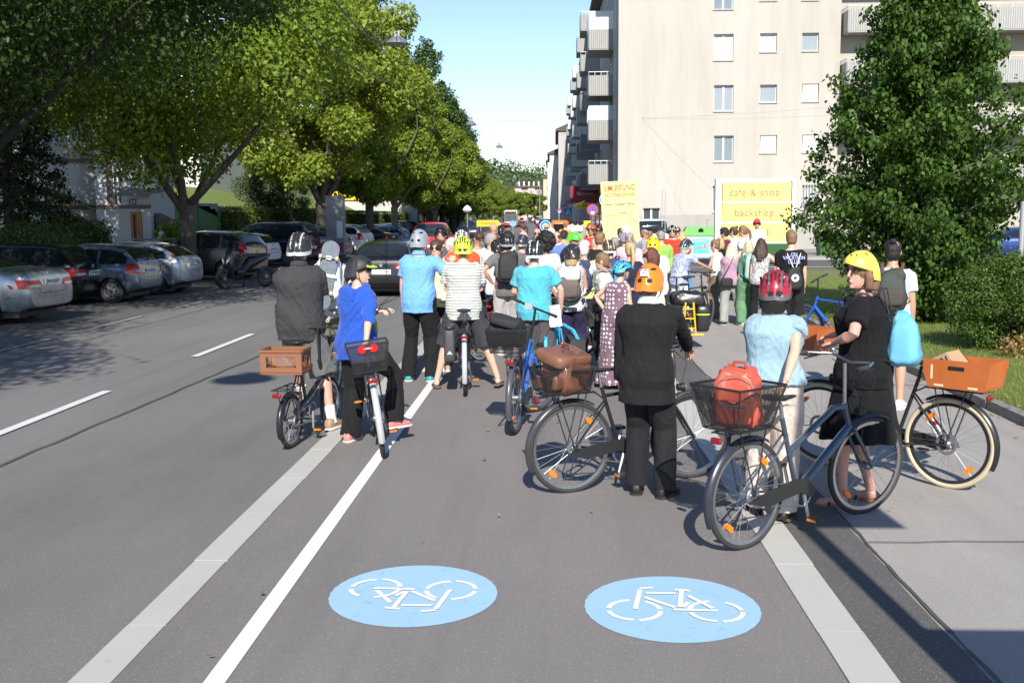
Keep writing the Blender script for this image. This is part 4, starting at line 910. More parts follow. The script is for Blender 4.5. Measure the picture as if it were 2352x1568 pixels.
    # black lower bumper, seams, grille
    lo = [patch(bvh, [(-hw * 1.1, .2), (hw * 1.1, .2), (hw * 1.1, .34), (-hw * 1.1, .34)], 'rear', .008, .12), patch(bvh, [(-hw * .6, .3), (hw * .6, .3), (hw * .6, .6), (-hw * .6, .6)], 'front', .008, .1)]
    for q_ in lo: out.append(['bumper_trim', q_, 'black', []])
    if detail:
        sm = []
        for s in (-1, 1):
            for y in list(P['pil'][-2:]) + [P['pil'][-1] + .95]: sm.append(patch(bvh, strip2((y - L / 2, .32), (y - L / 2, belt + .02), .012), 'side', .004, .1, s))
            sm.append(patch(bvh, strip2((P['pil'][-2] - L / 2, .34), (P['pil'][-1] + .95 - L / 2, .34), .012), 'side', .004, .1, s)); sm.append(patch(bvh, strip2((-L / 2 + .28, .55), (-L / 2 + .5, .55), .01), 'side', .004, .06, s))
        zz = .62
        for aa, bb in (((-hw * .5, zz), (hw * .5, zz)), ((-hw * .5, zz), (-hw * .56, z0 + .04)), ((hw * .5, zz), (hw * .56, z0 + .04))): sm.append(patch(bvh, strip2(aa, bb, .012), 'rear', .004, .06))
        out.append(['body_seams', jn(*sm), 'black', []])
        hb = MB()
        for s in (-1, 1):
            for y in P['pil'][-2:]:
                h = bvh.ray_cast(V((3 * s, y + .1 - L / 2, belt - .13)), V((-s, 0, 0)))
                if h[0]: p = h[0]; hb.tube([p + V((s * .01, 0, 0)), p + V((s * .04, .03, 0)), p + V((s * .04, .16, 0)), p + V((s * .01, .19, 0))], .013, 0, 6)
        out.append(['door_handle', hb.mesh('h', 40), 'paint', []])
        wp = MB(); h = bvh.ray_cast(V((.1, -6, rl[0] + .03)), V((0, 1, 0)))
        if h[0]: p = h[0]; wp.tube([p + V((0, -.03, 0)), p + V((-.35, .02, .1))], .012, 0, 5); out.append(['wiper', wp.mesh('w'), 'black', []])
        h = bvh.ray_cast(V((0, L / 2 * -.0 - L / 2 + .95, 3)), V((0, 0, -1)))
        if h[0]: wp = MB(); wp.tube([h[0], h[0] + V((0, -.12, .34))], .005, 0, 4); out.append(['antenna', wp.mesh('w'), 'black', []])
    h = bvh.ray_cast(V((0, -6, .78 if kind != 'sedan' else .84)), V((0, 1, 0))); py = h[0].y; pz = h[0].z
    if lamp in ('wide',) and kind in ('hatch2',): pz = .66; py = bvh.ray_cast(V((0, -6, pz)), V((0, 1, 0)))[0].y
    pl = MB(); pl.box(-.26, .26, py - .03, py - .005, pz - .06, pz + .06); out.append(['number_plate', pl.mesh('p'), 'white', [['plate_edge', MB().box(-.26, -.225, py - .033, py - .0305, pz - .058, pz + .058).mesh('e'), 'blue', []]]])
    em = MB(); h = bvh.ray_cast(V((0, -6, pz + .17)), V((0, 1, 0)))
    if h[0]: em.torus(h[0] + V((0, -.012, 0)), (0, 1, .15), .045, .008, 0, 20, 6); em.tube([h[0] + V((0, .01, 0)), h[0] + V((0, -.012, 0))], .036, 0, 16); out.append(['emblem', em.mesh('e', 40), 'chrome', []])
    mi = MB(); ym = yb - .42 - L / 2
    for s in (-1, 1): mi.ell((s * (hw + .06), ym, belt + .08), .1, .06, .07); mi.tube([(s * (hw - .05), ym, belt + .04), (s * (hw + .04), ym, belt + .06)], .03)
    out.append(['wing_mirror', mi.mesh('m', 60), 'paint', []])
    for y in wy:
        for s in (-1, 1):
            w_ = MB(); X = s * (hw - .12); n = 28; prof = [(.60 * r, -.09), (.9 * r, -.1), (r, -.07), (r, .07), (.9 * r, .1), (.62 * r, .085)]
            rs = [[V((X + s * q, y + rr * math.cos(2 * PI * i / n), r + rr * math.sin(2 * PI * i / n))) for i in range(n)] for rr, q in prof]; w_.rings(rs)
            rim = MB(); rim.torus((X + s * .08, y, r), (1, 0, 0), .61 * r, .018, 0, 28, 6); rim.tube([(X + s * .03, y, r), (X + s * .085, y, r)], .055, 0, 12)
            for k in range(7):
                a = 2 * PI * k / 7; d1 = V((0, math.cos(a), math.sin(a))); d2 = V((0, -math.sin(a), math.cos(a)))
                rim.add([V((X + s * .07, y, r)) + d1 * u + d2 * v_ + V((s * q, 0, 0)) for q in (0, .02) for u, v_ in ((.04, -.03), (.6 * r, -.045), (.6 * r, .045), (.04, .03))], [(0, 1, 2, 3), (4, 7, 6, 5), (0, 4, 5, 1), (1, 5, 6, 2), (2, 6, 7, 3), (3, 7, 4, 0)])
            dk = MB(); dk.tube([(X - s * .02, y, r), (X + s * .03, y, r)], .58 * r, 0, 20)
            out.append(['wheel', w_.mesh('w', 40), 'rubber', [['rim', rim.mesh('r', 40), 'alloy', []], ['brake_disc', dk.mesh('d'), 'black', []]]])
    _CAR[key] = (out, py, pz, bvh); return _CAR[key]
def car(kind, color, label, px=None, d=None, pos=None, rz=0., metal=.4, lamp='wide', plate=None, detail=True, group='cars parked at an angle along the left side', cat='car', sc_=1., name='parked_car', alloy=True):
    out, py, pz, bvh = car_parts(kind, lamp, detail)
    x, y = pos if pos else XY(px, d); o = empty(name, label, cat, (x, y, 0), R(rz), group); o.scale = (sc_,) * 3
    mats = dict(paint=paint(color, metal), glass=glassdark(), black=BLACK(), red=REDL(), whitelens=plain('clear_lens', (.6, .5, .5), .15), lens=plain('headlamp_lens', (.5, .52, .54), .1, var=.3), white=WHITE(), blue=plain('plate_blue', (.02, .08, .45), .5), chrome=CHROME(), rubber=RUBBER(), alloy=plain('alloy', (.5, .51, .52), .35, .8))
    def put(lst, par):
        for nm, me, mk, ch in lst:
            if nm in ('underbody', 'body_seams') and False: continue
            m2 = me.copy(); q = mobj(nm, m2, par, mats[mk]); put(ch, q)
            if nm == 'number_plate' and plate: text(plate, .1, plain('plate_black', (.02, .02, .02), .5), q, (.02, py - .034, pz), (PI / 2, 0, 0), sx=.9, extrude=.001)
    put(out, o); return o
SIL = (.42, .44, .47)
def park(px, py, rz, kind, *a, **kw):      # px, py: where the middle of the rear bumper meets the ground
    g = G(px, py); L = PROF[kind]['L'] / 2 * kw.get('sc_', 1); u = V((-math.sin(R(rz)), math.cos(R(rz)))); return car(kind, *a, pos=(g.x + u.x * L, g.y + u.y * L), rz=rz, **kw)
park(128, 738, 87, 'sedan', SIL, 'silver sedan at the left edge, plate reading ELENA 9', plate='W·ELENA 9', lamp='wide', metal=.7)
park(222, 698, 87, 'wagon', (.012, .012, .014), 'black estate car between the silver sedan and the grey blue hatchback', plate='W·74568 L', lamp='wide')
park(352, 690, 88, 'hatch', (.16, .2, .25), 'grey blue hatchback with silver hubcaps, third car from the left edge', plate='W·68167 J', lamp='round', metal=.6)
park(446, 672, 86, 'hatch2', (.42, .47, .54), 'light silver blue hatchback with tall red tail lights near the tree trunk', plate='W·17974 B', lamp='high', metal=.6)
park(596, 640, 80, 'mpv', (.14, .12, .1), 'bronze brown people carrier behind the black scooter', plate='W·90134 F', lamp='tall', metal=.6)
park(632, 614, 80, 'hatch', (.72, .73, .74), 'small white hatchback between the brown people carrier and the blue van', plate='W·3180 L', lamp='round', metal=0)
park(722, 608, 78, 'van', (.012, .018, .06), 'dark navy blue people carrier behind the man in the grey polo shirt', plate='W·5219 K', lamp='tall', metal=.4)
park(795, 596, 76, 'suv', (.4, .4, .41), 'silver grey off-roader with a lit red tail lamp', plate='W·4402 P', lamp='wide', metal=.6)
park(848, 585, 76, 'suv', (.74, .74, .74), 'white off-roader with alloy wheels above the black saloon roof', plate='W·118 SX', lamp='tall', metal=0)
for (px, py, k, c, m, l) in ((905, 575, 'sedan', (.015, .02, .035), .3, 'very dark blue car beyond the white off-roader'), (935, 566, 'hatch', (.2, .4, .65), .2, 'light blue small car left of the red van'), (905, 560, 'wagon', (.18, .21, .27), .5, 'blue grey estate car under the pale trunked tree'), (935, 552, 'wagon', (.4, .43, .48), .6, 'silver estate car with roof rails beyond the blue grey one'),
        (960, 548, 'suv', (.015, .015, .02), .3, 'black off-roader beyond the silver estate cars'), (1000, 542, 'hatch2', (.02, .02, .025), .3, 'black hatchback behind the red van roof'), (1030, 538, 'wagon', (.05, .06, .08), .4, 'dark grey estate car right of the red poster'), (1052, 534, 'hatch', (.5, .5, .5), .3, 'pale grey hatchback far along the parked row'), (1075, 530, 'suv', (.02, .02, .02), .3, 'black off-roader far along the parked row'), (1092, 526, 'wagon', (.3, .05, .05), .3, 'dark red estate car far along the parked row'), (1108, 523, 'hatch', (.03, .04, .07), .3, 'dark blue hatchback far along the parked row'), (1122, 520, 'wagon', (.45, .46, .47), .5, 'silver estate car near the bus')):
    park(px, py, 76, k, c, l, metal=m, detail=False, lamp='tall' if k != 'sedan' else 'wide')
GR = 'vehicles standing on the roadway'
k = park(876, 684, 1, 'hatch2', (.01, .01, .012), 'black hatchback standing in the traffic lane with plate 27293', plate='W·27293F', lamp='wide', group=GR, name='car', sc_=1.02)
e = MB()
for i, c in enumerate(range(4)): pass
park(990, 604, 3, 'van', (.52, .012, .02), 'red people carrier ahead of the black hatchback in the traffic lane', lamp='tall', group=GR, name='car', sc_=.97, metal=.1)
park(1078, 546, 182, 'suv', (.03, .045, .09), 'dark blue off-roader left of the detour board', group=GR, name='car', detail=False)
park(1165, 521, 180, 'suv', (.03, .035, .05), 'dark off-roader right of the detour board facing the crowd', group=GR, name='car', detail=False)
park(1143, 524, 180, 'wagon', (.06, .09, .16), 'blue grey estate car in front of the white bus', group=GR, name='car', detail=False)
GP = 'cars parked along the right side of the street'
for (px, d, rz, k, c, l) in ((1253, 120, 0, 'suv', (.02, .03, .05), 'dark blue car parked on the right beside the orange mini van'), (1251, 175, 0, 'hatch', (.72, .72, .72), 'white car parked on the right behind the dark blue car'), (1241, 205, 0, 'wagon', (.6, .6, .6), 'silver white car third in the right hand parked row'), (1237, 240, 0, 'suv', (.03, .03, .03), 'black car fourth in the right hand parked row'), (1233, 280, 0, 'hatch', (.45, .45, .46), 'grey car far along the right hand parked row'), (1229, 320, 0, 'van', (.7, .7, .7), 'white van far along the right hand parked row')):
    car(k, c, l, px, d, rz=rz, detail=False, lamp='tall', group=GP)
car('hatch', (.3, .02, .05), 'dark red car driving beside the bus toward the crowd', 1197, 290, rz=180, detail=False, group='oncoming cars far down the street', name='car')
car('sedan', (.02, .025, .03), 'black car coming down the middle of the street', 1217, 320, rz=180, detail=False, group='oncoming cars far down the street', name='car')
car('suv', (.05, .05, .06), 'dark car farthest down the street', 1224, 380, rz=180, detail=False, group='oncoming cars far down the street', name='car')
car('van', (.75, .75, .75), 'white van parked in front of the end wall behind the crowd', 1490, 50, rz=0, detail=True, group='cars near the end wall', lamp='tall')
car('sedan', (.02, .05, .2), 'dark blue car glimpsed through the branches at the right edge', 2340, 44, rz=85, detail=True, group='cars near the end wall')
# orange three wheeled mini van
o = empty('mini_van', 'small orange delivery van standing behind the crowd', 'van', XY(1286, 66) + (0,), R(0)); OR = paint((.75, .16, .01)); b = MB()
rs = []
for z, hx_, hy_ in ((.3, .6, .85), (.8, .64, .9), (1.3, .62, .88), (1.7, .56, .8), (1.78, .45, .7)): rs.append([(hx_ * math.copysign(abs(math.cos(a)) ** .3, math.cos(a)), hy_ * math.copysign(abs(math.sin(a)) ** .3, math.sin(a)), z) for a in [2 * PI * i / 32 + .01 for i in range(32)]])
b.rings(rs); b.build('body', OR, o, 50); b = MB(); b.box(-.42, .42, -.93, -.9, 1.05, 1.55); b.build('rear_window', glassdark(), o)
for x in (-.5, .5):
    for y in (-.55, .6): b = MB(); b.tube([(x - .07, y, .24), (x + .07, y, .24)], .24, 0, 18); b.build('wheel', RUBBER(), o)
    b = MB(); b.box(x - .08, x + .08, -.93, -.9, .75, .9); b.build('tail_light', REDL(), o)
# city bus
x, y = XY(1176, 190); o = empty('city_bus', 'white and red city bus standing at the far left of the street', 'bus', (x, y, 0), R(180)); M_bw = paint((.72, .7, .68)); b = MB()
rs = []
for z, s in ((.35, .97), (.5, 1.), (2.2, 1.), (2.9, .97), (3.05, .9)): rs.append([(1.25 * s * math.copysign(abs(math.cos(a)) ** .18, math.cos(a)), 6 * (1 - .02 * (z > 2)) * math.copysign(abs(math.sin(a)) ** .15, math.sin(a)), z) for a in [2 * PI * i / 40 + .01 for i in range(40)]])
b.rings(rs); b.build('body', M_bw, o, 50)
b = MB(); b.box(-1.1, 1.1, 6.0, 6.05, 1.05, 2.4); b.build('windscreen', glassdark((.08, .1, .1)), o); b = MB(); b.box(-1.0, 1.0, 6.0, 6.05, 2.45, 2.8); b.build('destination_display', plain('display', (.12, .02, .02), .3), o)
b = MB(); b.box(-1.24, 1.24, 6.0, 6.06, .4, .8); b.build('bumper', paint((.5, .02, .02)), o)
for s in (-1, 1):
    b = MB(); b.box(s * 1.255 - .01, s * 1.255 + .01, -5.5, 5.6, 1.3, 2.4); b.build('side_window', glassdark(), o); b = MB(); b.box(s * .95 - .18, s * .95 + .18, 6.06, 6.09, .85, 1.0); b.build('headlight', plain('headlamp_lens', (.5, .52, .54), .1, var=.3), o); b = MB(); b.ell((s * 1.5, 6.1, 2.3), .1, .06, .25); b.build('wing_mirror', BLACK(), o)
    for yy in (3.6, -3.4): b = MB(); b.tube([(s * 1.0, yy, .48), (s * 1.28, yy, .48)], .48, 0, 24); b.build('wheel', RUBBER(), o)
# ================================================================ bicycles (local frame: +Y is forward, origin under the rear axle)
def basketmat():
    if 'basket' in _M: return _M['basket']
    t = NT('wire_basket'); x, y, z = t.sep(); s = t.math('ADD', x, y)
    a = t.math('LESS_THAN', t.math('FRACT', t.math('MULTIPLY', t.math('ADD', s, z), 75.)), .36); c = t.math('LESS_THAN', t.math('FRACT', t.math('MULTIPLY', t.math('SUBTRACT', s, z), 75.)), .36)
    t.set(Base_Color=(.015, .015, .016), Roughness=.5, Alpha=t.math('MAXIMUM', a, c)); _M['basket'] = t.mat; return t.mat
def wheel(par, c, rr, tw, tyremat, hub='hub', refl=True, spokes=28, steer=None, disc=False, rimm=None, reflw=False):
    """c: centre of the wheel; steer: matrix applied to every vertex"""
    b = MB(); c = V(c); T = steer
    b.torus(c, (1, 0, 0), rr - tw, tw, 0, 56, 8, T); w_ = b.build('wheel', tyremat, par, 60)
    b = MB(); n = 56; Rr = rr - 2 * tw; rs = []
    for i in range(n):
        a = 2 * PI * i / n; d = V((0, math.cos(a), math.sin(a))); rs.append([c + d * (Rr + q) + V((x, 0, 0)) for q, x in ((.004, -.011), (.004, .011), (-.02, .008), (-.02, -.008))])
    b.rings(rs, 0, False, True, T); b.build('rim', rimm or CHROME(), w_)
    b = MB()
    for i in range(spokes):
        a = 2 * PI * i / spokes; a2 = a + (.55 if i % 4 < 2 else -.55); s = .03 if i % 2 else -.03
        b.tube([c + V((s, .022 * math.cos(a2), .022 * math.sin(a2))), c + V((0, (Rr - .01) * math.cos(a), (Rr - .01) * math.sin(a)))], .0012, 0, 3, T, cap=False)
    b.build('spokes', STEEL(), w_)
    b = MB(); b.tube([c - V((.045, 0, 0)), c - V((.03, 0, 0)), c + V((.03, 0, 0)), c + V((.045, 0, 0))], [.012, .026, .026, .012], 0, 12, T); b.build('hub', STEEL(), w_, 40)
    if refl:
        for a in (.9, 4.0):
            b = MB(); d = V((0, math.cos(a), math.sin(a))); e = V((0, -math.sin(a), math.cos(a))); p = c + d * Rr * .78
            b.add([p + e * u * .045 + d * v_ * .018 + V((x, 0, 0)) for x in (-.012, .012) for u, v_ in ((-1, 0), (-.5, -1), (.5, -1), (1, 0), (.5, 1), (-.5, 1))], [(0, 1, 2, 3, 4, 5), (11, 10, 9, 8, 7, 6)] + [(i, (i + 1) % 6, 6 + (i + 1) % 6, 6 + i) for i in range(6)], 0, T); b.build('reflector', ORANGEL(), w_)
    if disc: b = MB(); b.torus(c + V((-.05, 0, 0)), (1, 0, 0), .07, .012, 0, 28, 4, T, flat=.12); b.build('brake_disc', STEEL(), w_)
    return w_
def fender(par, c, rr, a0, a1, mat, T=None, w_=.028):
    b = MB(); rs = []; n = 22; c = V(c)
    for i in range(n + 1):
        a = R(a0 + (a1 - a0) * i / n); d = V((0, math.cos(a), math.sin(a))); rs.append([c + d * (rr + .018 + dz) + V((x, 0, 0)) for x, dz in ((-w_, -.014), (-w_ * .6, .004), (0, .01), (w_ * .6, .004), (w_, -.014), (w_ * .6, -.0), (0, .006), (-w_ * .6, -.0))])
    b.rings(rs, 0, True, False, T); return b.build('mudguard', mat, par, 50)
def basket(par, c, w0, l0, w1, l1, h, name='basket', mat=None, rim=True):
    """c: middle of the bottom; open topped wire basket"""
    c = V(c); b = MB(); lo = [c + V((x * w0 / 2, y * l0 / 2, 0)) for x, y in ((-1, -1), (1, -1), (1, 1), (-1, 1))]; hi = [c + V((x * w1 / 2, y * l1 / 2, h)) for x, y in ((-1, -1), (1, -1), (1, 1), (-1, 1))]
    b.add(lo + hi, [(3, 2, 1, 0), (0, 1, 5, 4), (1, 2, 6, 5), (2, 3, 7, 6), (3, 0, 4, 7)]); o = b.build(name, mat or basketmat(), par)
    b = MB(); b.tube(hi + [hi[0]], .008, 0, 6); b.tube(lo + [lo[0]], .005, 0, 5)
    for i in range(4): b.tube([lo[i], hi[i]], .005, 0, 5)
    b.build('basket_rim', BLACK(), o); return o
def saddle(par, c, wide=.09, mat=None, tilt=0):
    c = V(c); b = MB(); rs = []
    for y, w_, t_ in ((-.125, wide * .55, .02), (-.11, wide * .9, .035), (-.06, wide, .045), (0, wide * .62, .038), (.06, wide * .34, .03), (.12, wide * .24, .024), (.145, wide * .15, .015)):
        rs.append([c + V((w_ * math.cos(a), y, t_ * .5 * math.sin(a) + (.012 if y < -.05 else 0))) for a in [2 * PI * i / 12 for i in range(12)]])
    b.rings(rs); return b.build('saddle', mat or BLACK(), par, 50)
def bicycle(label, px=None, py=None, rz=0., pos=None, R_=.345, wb=1.08, frame='diamond', fc=(.02, .02, .022), lean=0., steer=0., bars='city', tyre=None, tw=.019, guard=(.02, .02, .022), rack=True,
            seat=.98, barh=1.08, chaincase=True, light=True, group='bicycles ridden and held by the people in the queue', cat='bicycle', grip=None, kick=False, pedal=70, name='bicycle', disc=False, fm=0.2, barw=.3, detail=True, rimm=None, saddlew=.09, batt=False, refl=True, name2=None):
    if pos is None: g = G(px, py); pos = (g.x, g.y)
    o = empty(name, label, cat, (pos[0], pos[1], 0), R(rz), group); o.rotation_euler = (0, R(lean), R(rz))
    FM = paint(fc, fm); TY = tyre or RUBBER(); r = R_
    ra = V((0, 0, r)); fa = V((0, wb, r)); bb = V((0, .43 * wb / 1.08, max(.27, r * .82)))
    st = V((0, bb.y - .17 - (seat - .95) * .25, seat - .13)); slope = V((0, -.36, 1)).normalized()
    hb = V((0, wb - .14 - (r + .06) * .12, r + .30)); hb = V((0, wb - .30 * .42 - .06, r + .28)); ht = hb + V((0, -.065, .17))
    SA = (ht - hb).normalized(); T = M.Translation(hb) @ M.Rotation(R(steer), 4, SA) @ M.Translation(-hb)
    if not detail: sp = 14
    else: sp = 28
    wheel(o, ra, r, tw, TY, refl=refl, spokes=sp, disc=disc, rimm=rimm); wheel(o, fa, r, tw, TY, refl=refl, spokes=sp, steer=T, disc=disc, rimm=rimm)
    b = MB(); sT = bb.lerp(st, .86)
    if frame in ('diamond', 'mtb'): b.tube([sT, ht - SA * .03], .015, 0, 8); b.tube([bb, hb + SA * .03], .019 if frame != 'mtb' else .026, 0, 8)
    elif frame == 'step': b.tube([bb, bb + V((0, .1, .02)), hb.lerp(bb, .35), hb + SA * .04], .021, 0, 8); b.tube([bb.lerp(st, .5), bb.lerp(st, .42) + V((0, .14, -.02)), hb.lerp(bb, .3) + V((0, 0, .09)), ht - SA * .03], .014, 0, 8)
    elif frame == 'trapez': b.tube([bb.lerp(st, .55), bb.lerp(st, .6) + V((0, .16, .05)), ht + V((0, -.12, .0)), ht], [.018, .02, .024, .026], 0, 8); b.tube([bb, hb + SA * .02], .03, 0, 10)
    elif frame == 'wave': b.tube([bb + V((0, -.05, .02)), bb + V((0, .12, .0)), bb + V((0, .3, .13)), hb + SA * .06], .03, 0, 10)
    elif frame == 'fold': b.tube([V((0, .1, r + .06)), bb + V((0, .05, .13)), hb + SA * .02], .026, 0, 10)
    b.tube([bb, st], .016, 0, 8); b.tube([hb - SA * .02, ht + SA * .02], .021, 0, 10)
    for s in (-1, 1): b.tube([bb + V((s * .03, 0, 0)), ra + V((s * .06, 0, 0))], .009, 0, 6); b.tube([bb.lerp(st, .78) + V((s * .02, 0, 0)), ra + V((s * .06, 0, 0))], .008, 0, 6)
    b.build('frame', FM, o, 50)
    if batt: b = MB(); b.tube([bb.lerp(hb, .22) + V((0, -.01, .05)), bb.lerp(hb, .85) + V((0, -.01, .05))], .035, 0, 8); b.build('battery', plain('battery_case', (.05, .1, .3), .35), o, 40)
    b = MB(); b.tube([st - slope * .0, V((0, st.y - .02, seat - .03))], .013, 0, 8); b.build('seat_post', CHROME() if guard != (.02, .02, .022) else BLACK(), o)
    saddle(o, (0, st.y - .02, seat), saddlew)
    b = MB()
    for s in (-1, 1): b.tube([hb + V((s * .045, 0, .0)), hb.lerp(fa, .35) + V((s * .052, .004, 0)), fa + V((s * .055, 0, 0))], [.015, .014, .009], 0, 8, T)
    b.tube([hb + V((-.05, 0, 0)), hb + V((.05, 0, 0))], .016, 0, 8, T); b.build('fork', FM, o, 50)
    top = V((0, ht.y - .03, barh - .02)); b = MB(); b.tube([ht, top], .013, 0, 8, T)
    W = barw
    if bars == 'city': pts = [(-W, -.2, .02), (-W * .93, -.08, .03), (-W * .6, .06, .03), (0, .05, 0), (W * .6, .06, .03), (W * .93, -.08, .03), (W, -.2, .02)]
    elif bars == 'flat': pts = [(-W, -.03, .02), (-W * .5, 0, .01), (0, .03, 0), (W * .5, 0, .01), (W, -.03, .02)]
    else: pts = [(-W, -.12, .09), (-W * .85, -.06, .09), (-W * .45, .02, .07), (0, .04, 0), (W * .45, .02, .07), (W * .85, -.06, .09), (W, -.12, .09)]
    P = [top + V(p) for p in pts]; b.tube(P, .011, 0, 8, T); h_ = b.build('handlebar', CHROME() if bars == 'city' else BLACK(), o, 50)
    for s in (0, 1):
        a, c = (P[0], P[1]) if s == 0 else (P[-1], P[-2]); b = MB(); e = a + (c - a).normalized() * .12; b.tube([a, e], .017, 0, 8, T); b.build('grip', grip or RUBBER(), h_)
        b = MB(); m = c + (P[3] - c).normalized() * .03; b.tube([m, m + V((0, .06, -.02)), m + (a - c).normalized() * .1 + V((0, .055, -.03))], .006, 0, 5, T); b.build('brake_lever', BLACK(), h_)
    b = MB(); q = top + V((.03, .03, 0)); b.tube([q + V((-.18, 0, 0)), q + V((-.12, .12, -.08)), q + V((-.02, .1, -.25)), hb + V((0, .06, .05))], .003, 0, 4, T); b.tube([q + V((.12, 0, 0)), q + V((.1, .13, -.1)), hb + V((.03, .03, .0)), bb.lerp(hb, .5)], .003, 0, 4, T); b.build('brake_cable', BLACK(), h_)
    if bars == 'city': b = MB(); b.ell(P[2] + V((0, .0, .03)), .024, .024, .018, T=T); b.build('bell', CHROME(), h_, 60)
    # cranks
    for s in (-1, 1):
        a = R(pedal + (180 if s > 0 else 0)); e = bb + V((s * .08, .165 * math.cos(a), .165 * math.sin(a))); b = MB(); b.tube([bb + V((s * .06, 0, 0)), e], [.014, .01], 0, 6); c_ = b.build('crank', STEEL(), o)
        b = MB(); b.box(e.x + (.01 if s > 0 else -.1), e.x + (.1 if s > 0 else -.01), e.y - .04, e.y + .04, e.z - .012, e.z + .012); p_ = b.build('pedal', BLACK(), c_); b = MB(); b.box(e.x + (.02 if s > 0 else -.09), e.x + (.09 if s > 0 else -.02), e.y - .045, e.y - .041, e.z - .008, e.z + .008); b.build('reflector', ORANGEL(), p_)
    b = MB(); b.torus(bb + V((.055, 0, 0)), (1, 0, 0), .085, .006, 0, 32, 4); b.torus(ra + V((.05, 0, 0)), (1, 0, 0), .045, .012, 0, 24, 6); b.tube([ra + V((.05, 0, .05)), bb + V((.055, 0, .087))], .004, 0, 4); b.tube([ra + V((.05, 0, -.05)), bb + V((.055, 0, -.087))], .004, 0, 4); b.build('drivetrain', STEEL(), o)
    if chaincase:
        b = MB(); b.prism([(-.06, .03), (.12, .075), (.36, .11), (.47, .105), (.55, .04), (.55, -.03), (.5, -.02), (.42, .02), (.1, -.02)], (.062, 0, bb.z), (0, bb.y / .47, 0), (0, 0, 1), (.018, 0, 0)); b.build('chain_guard', BLACK(), o)
    if guard:
        GM = plain('mudguard_finish', guard, .3, .2); fender(o, ra, r, 205, 60, GM); fender(o, fa, r, 165, 55, GM, T)
    rk = None
    if rack:
        z = 2 * r + .07; b = MB()
        for x in (-.06, .06): b.tube([(x, .18, z), (x, -.26, z)], .006, 0, 6); b.tube([(x, .1, z), (x * 1.15, 0, r)], .005, 0, 6); b.tube([(x, -.14, z), (x * 1.15, 0, r)], .005, 0, 6)
        for y in (.15, .0, -.13, -.25): b.tube([(-.06, y, z), (.06, y, z)], .005, 0, 6)
        b.tube([(0, .18, z), bb.lerp(st, .8)], .006, 0, 6); rk = b.build('luggage_rack', BLACK() if guard != (.6, .6, .6) else STEEL(), o)
    if light:
        z = 2 * r + .03; b = MB(); softbox(b, (0, -.285, z), .042, .014, .02, .5); b.build('tail_light', plain('dark_red_lens', (.22, .01, .012), .15), o, 60); b = MB(); b.tube([hb + V((0, .05, .12)), hb + V((0, .11, .12))], [.028, .035], 0, 12, T); b.build('headlight', BLACK(), o, 40); b = MB(); b.tube([hb + V((0, .111, .12)), hb + V((0, .114, .12))], .03, 0, 12, T); b.build('lamp_glass', plain('headlamp_lens', (.5, .52, .54), .1, var=.3), o)
    if kick: b = MB(); b.tube([bb + V((-.04, -.1, -.03)), (-.24, bb.y - .12, .01)], .008, 0, 6); b.build('kickstand', BLACK(), o)
    o['_bar'] = 0
    return o, dict(top=top, T=T, P=P, st=st, bb=bb, ra=ra, fa=fa, o=o)
def crate(par_label, pos, rz, w_, l_, h, c, name='crate', lattice=True):
    o = empty(name, par_label, 'crate', pos, R(rz)); m = plain('crate_plastic', c, .45); b = MB(); t_ = .012
    b.box(-w_ / 2, w_ / 2, -l_ / 2, l_ / 2, 0, .012); b.build('base', m, o)
    for k in range(4):
        W, L = (w_, l_) if k % 2 == 0 else (l_, w_); T = M.Rotation(k * PI / 2, 4, 'Z'); b = MB(); y = L / 2; i_ = 0.015 if k % 2 else 0
        def bx(x0, x1, z0, z1, d=0.): b.box(x0, x1, y - t_ + d, y + d, z0, z1, 0, T)
        bx(-W / 2 + i_, W / 2 - i_, .012, h * .28); bx(-W / 2 + i_, W / 2 - i_, h * .72, h); bx(-W / 2 + i_, -W * .36, h * .28, h * .72); bx(W * .36, W / 2 - i_, h * .28, h * .72); bx(-W / 2 + i_, W / 2 - i_, h * .9, h, .012); bx(-W / 2 + i_, W / 2 - i_, .02, h * .1, .008)
        for q in range(-22, 23):
            for sg in (-1, 1):
                x0 = q * .018; pts = []
                z0, z1 = h * .28, h * .72; xa, xb = x0 - sg * (z1 - z0) / 2, x0 + sg * (z1 - z0) / 2
                if max(abs(xa), abs(xb)) < W * .36: b.tube([(xa, y - .006, z0), (xb, y - .006, z1)], .002, 0, 3, T)
        b.build('side_panel', m, o)
    return o
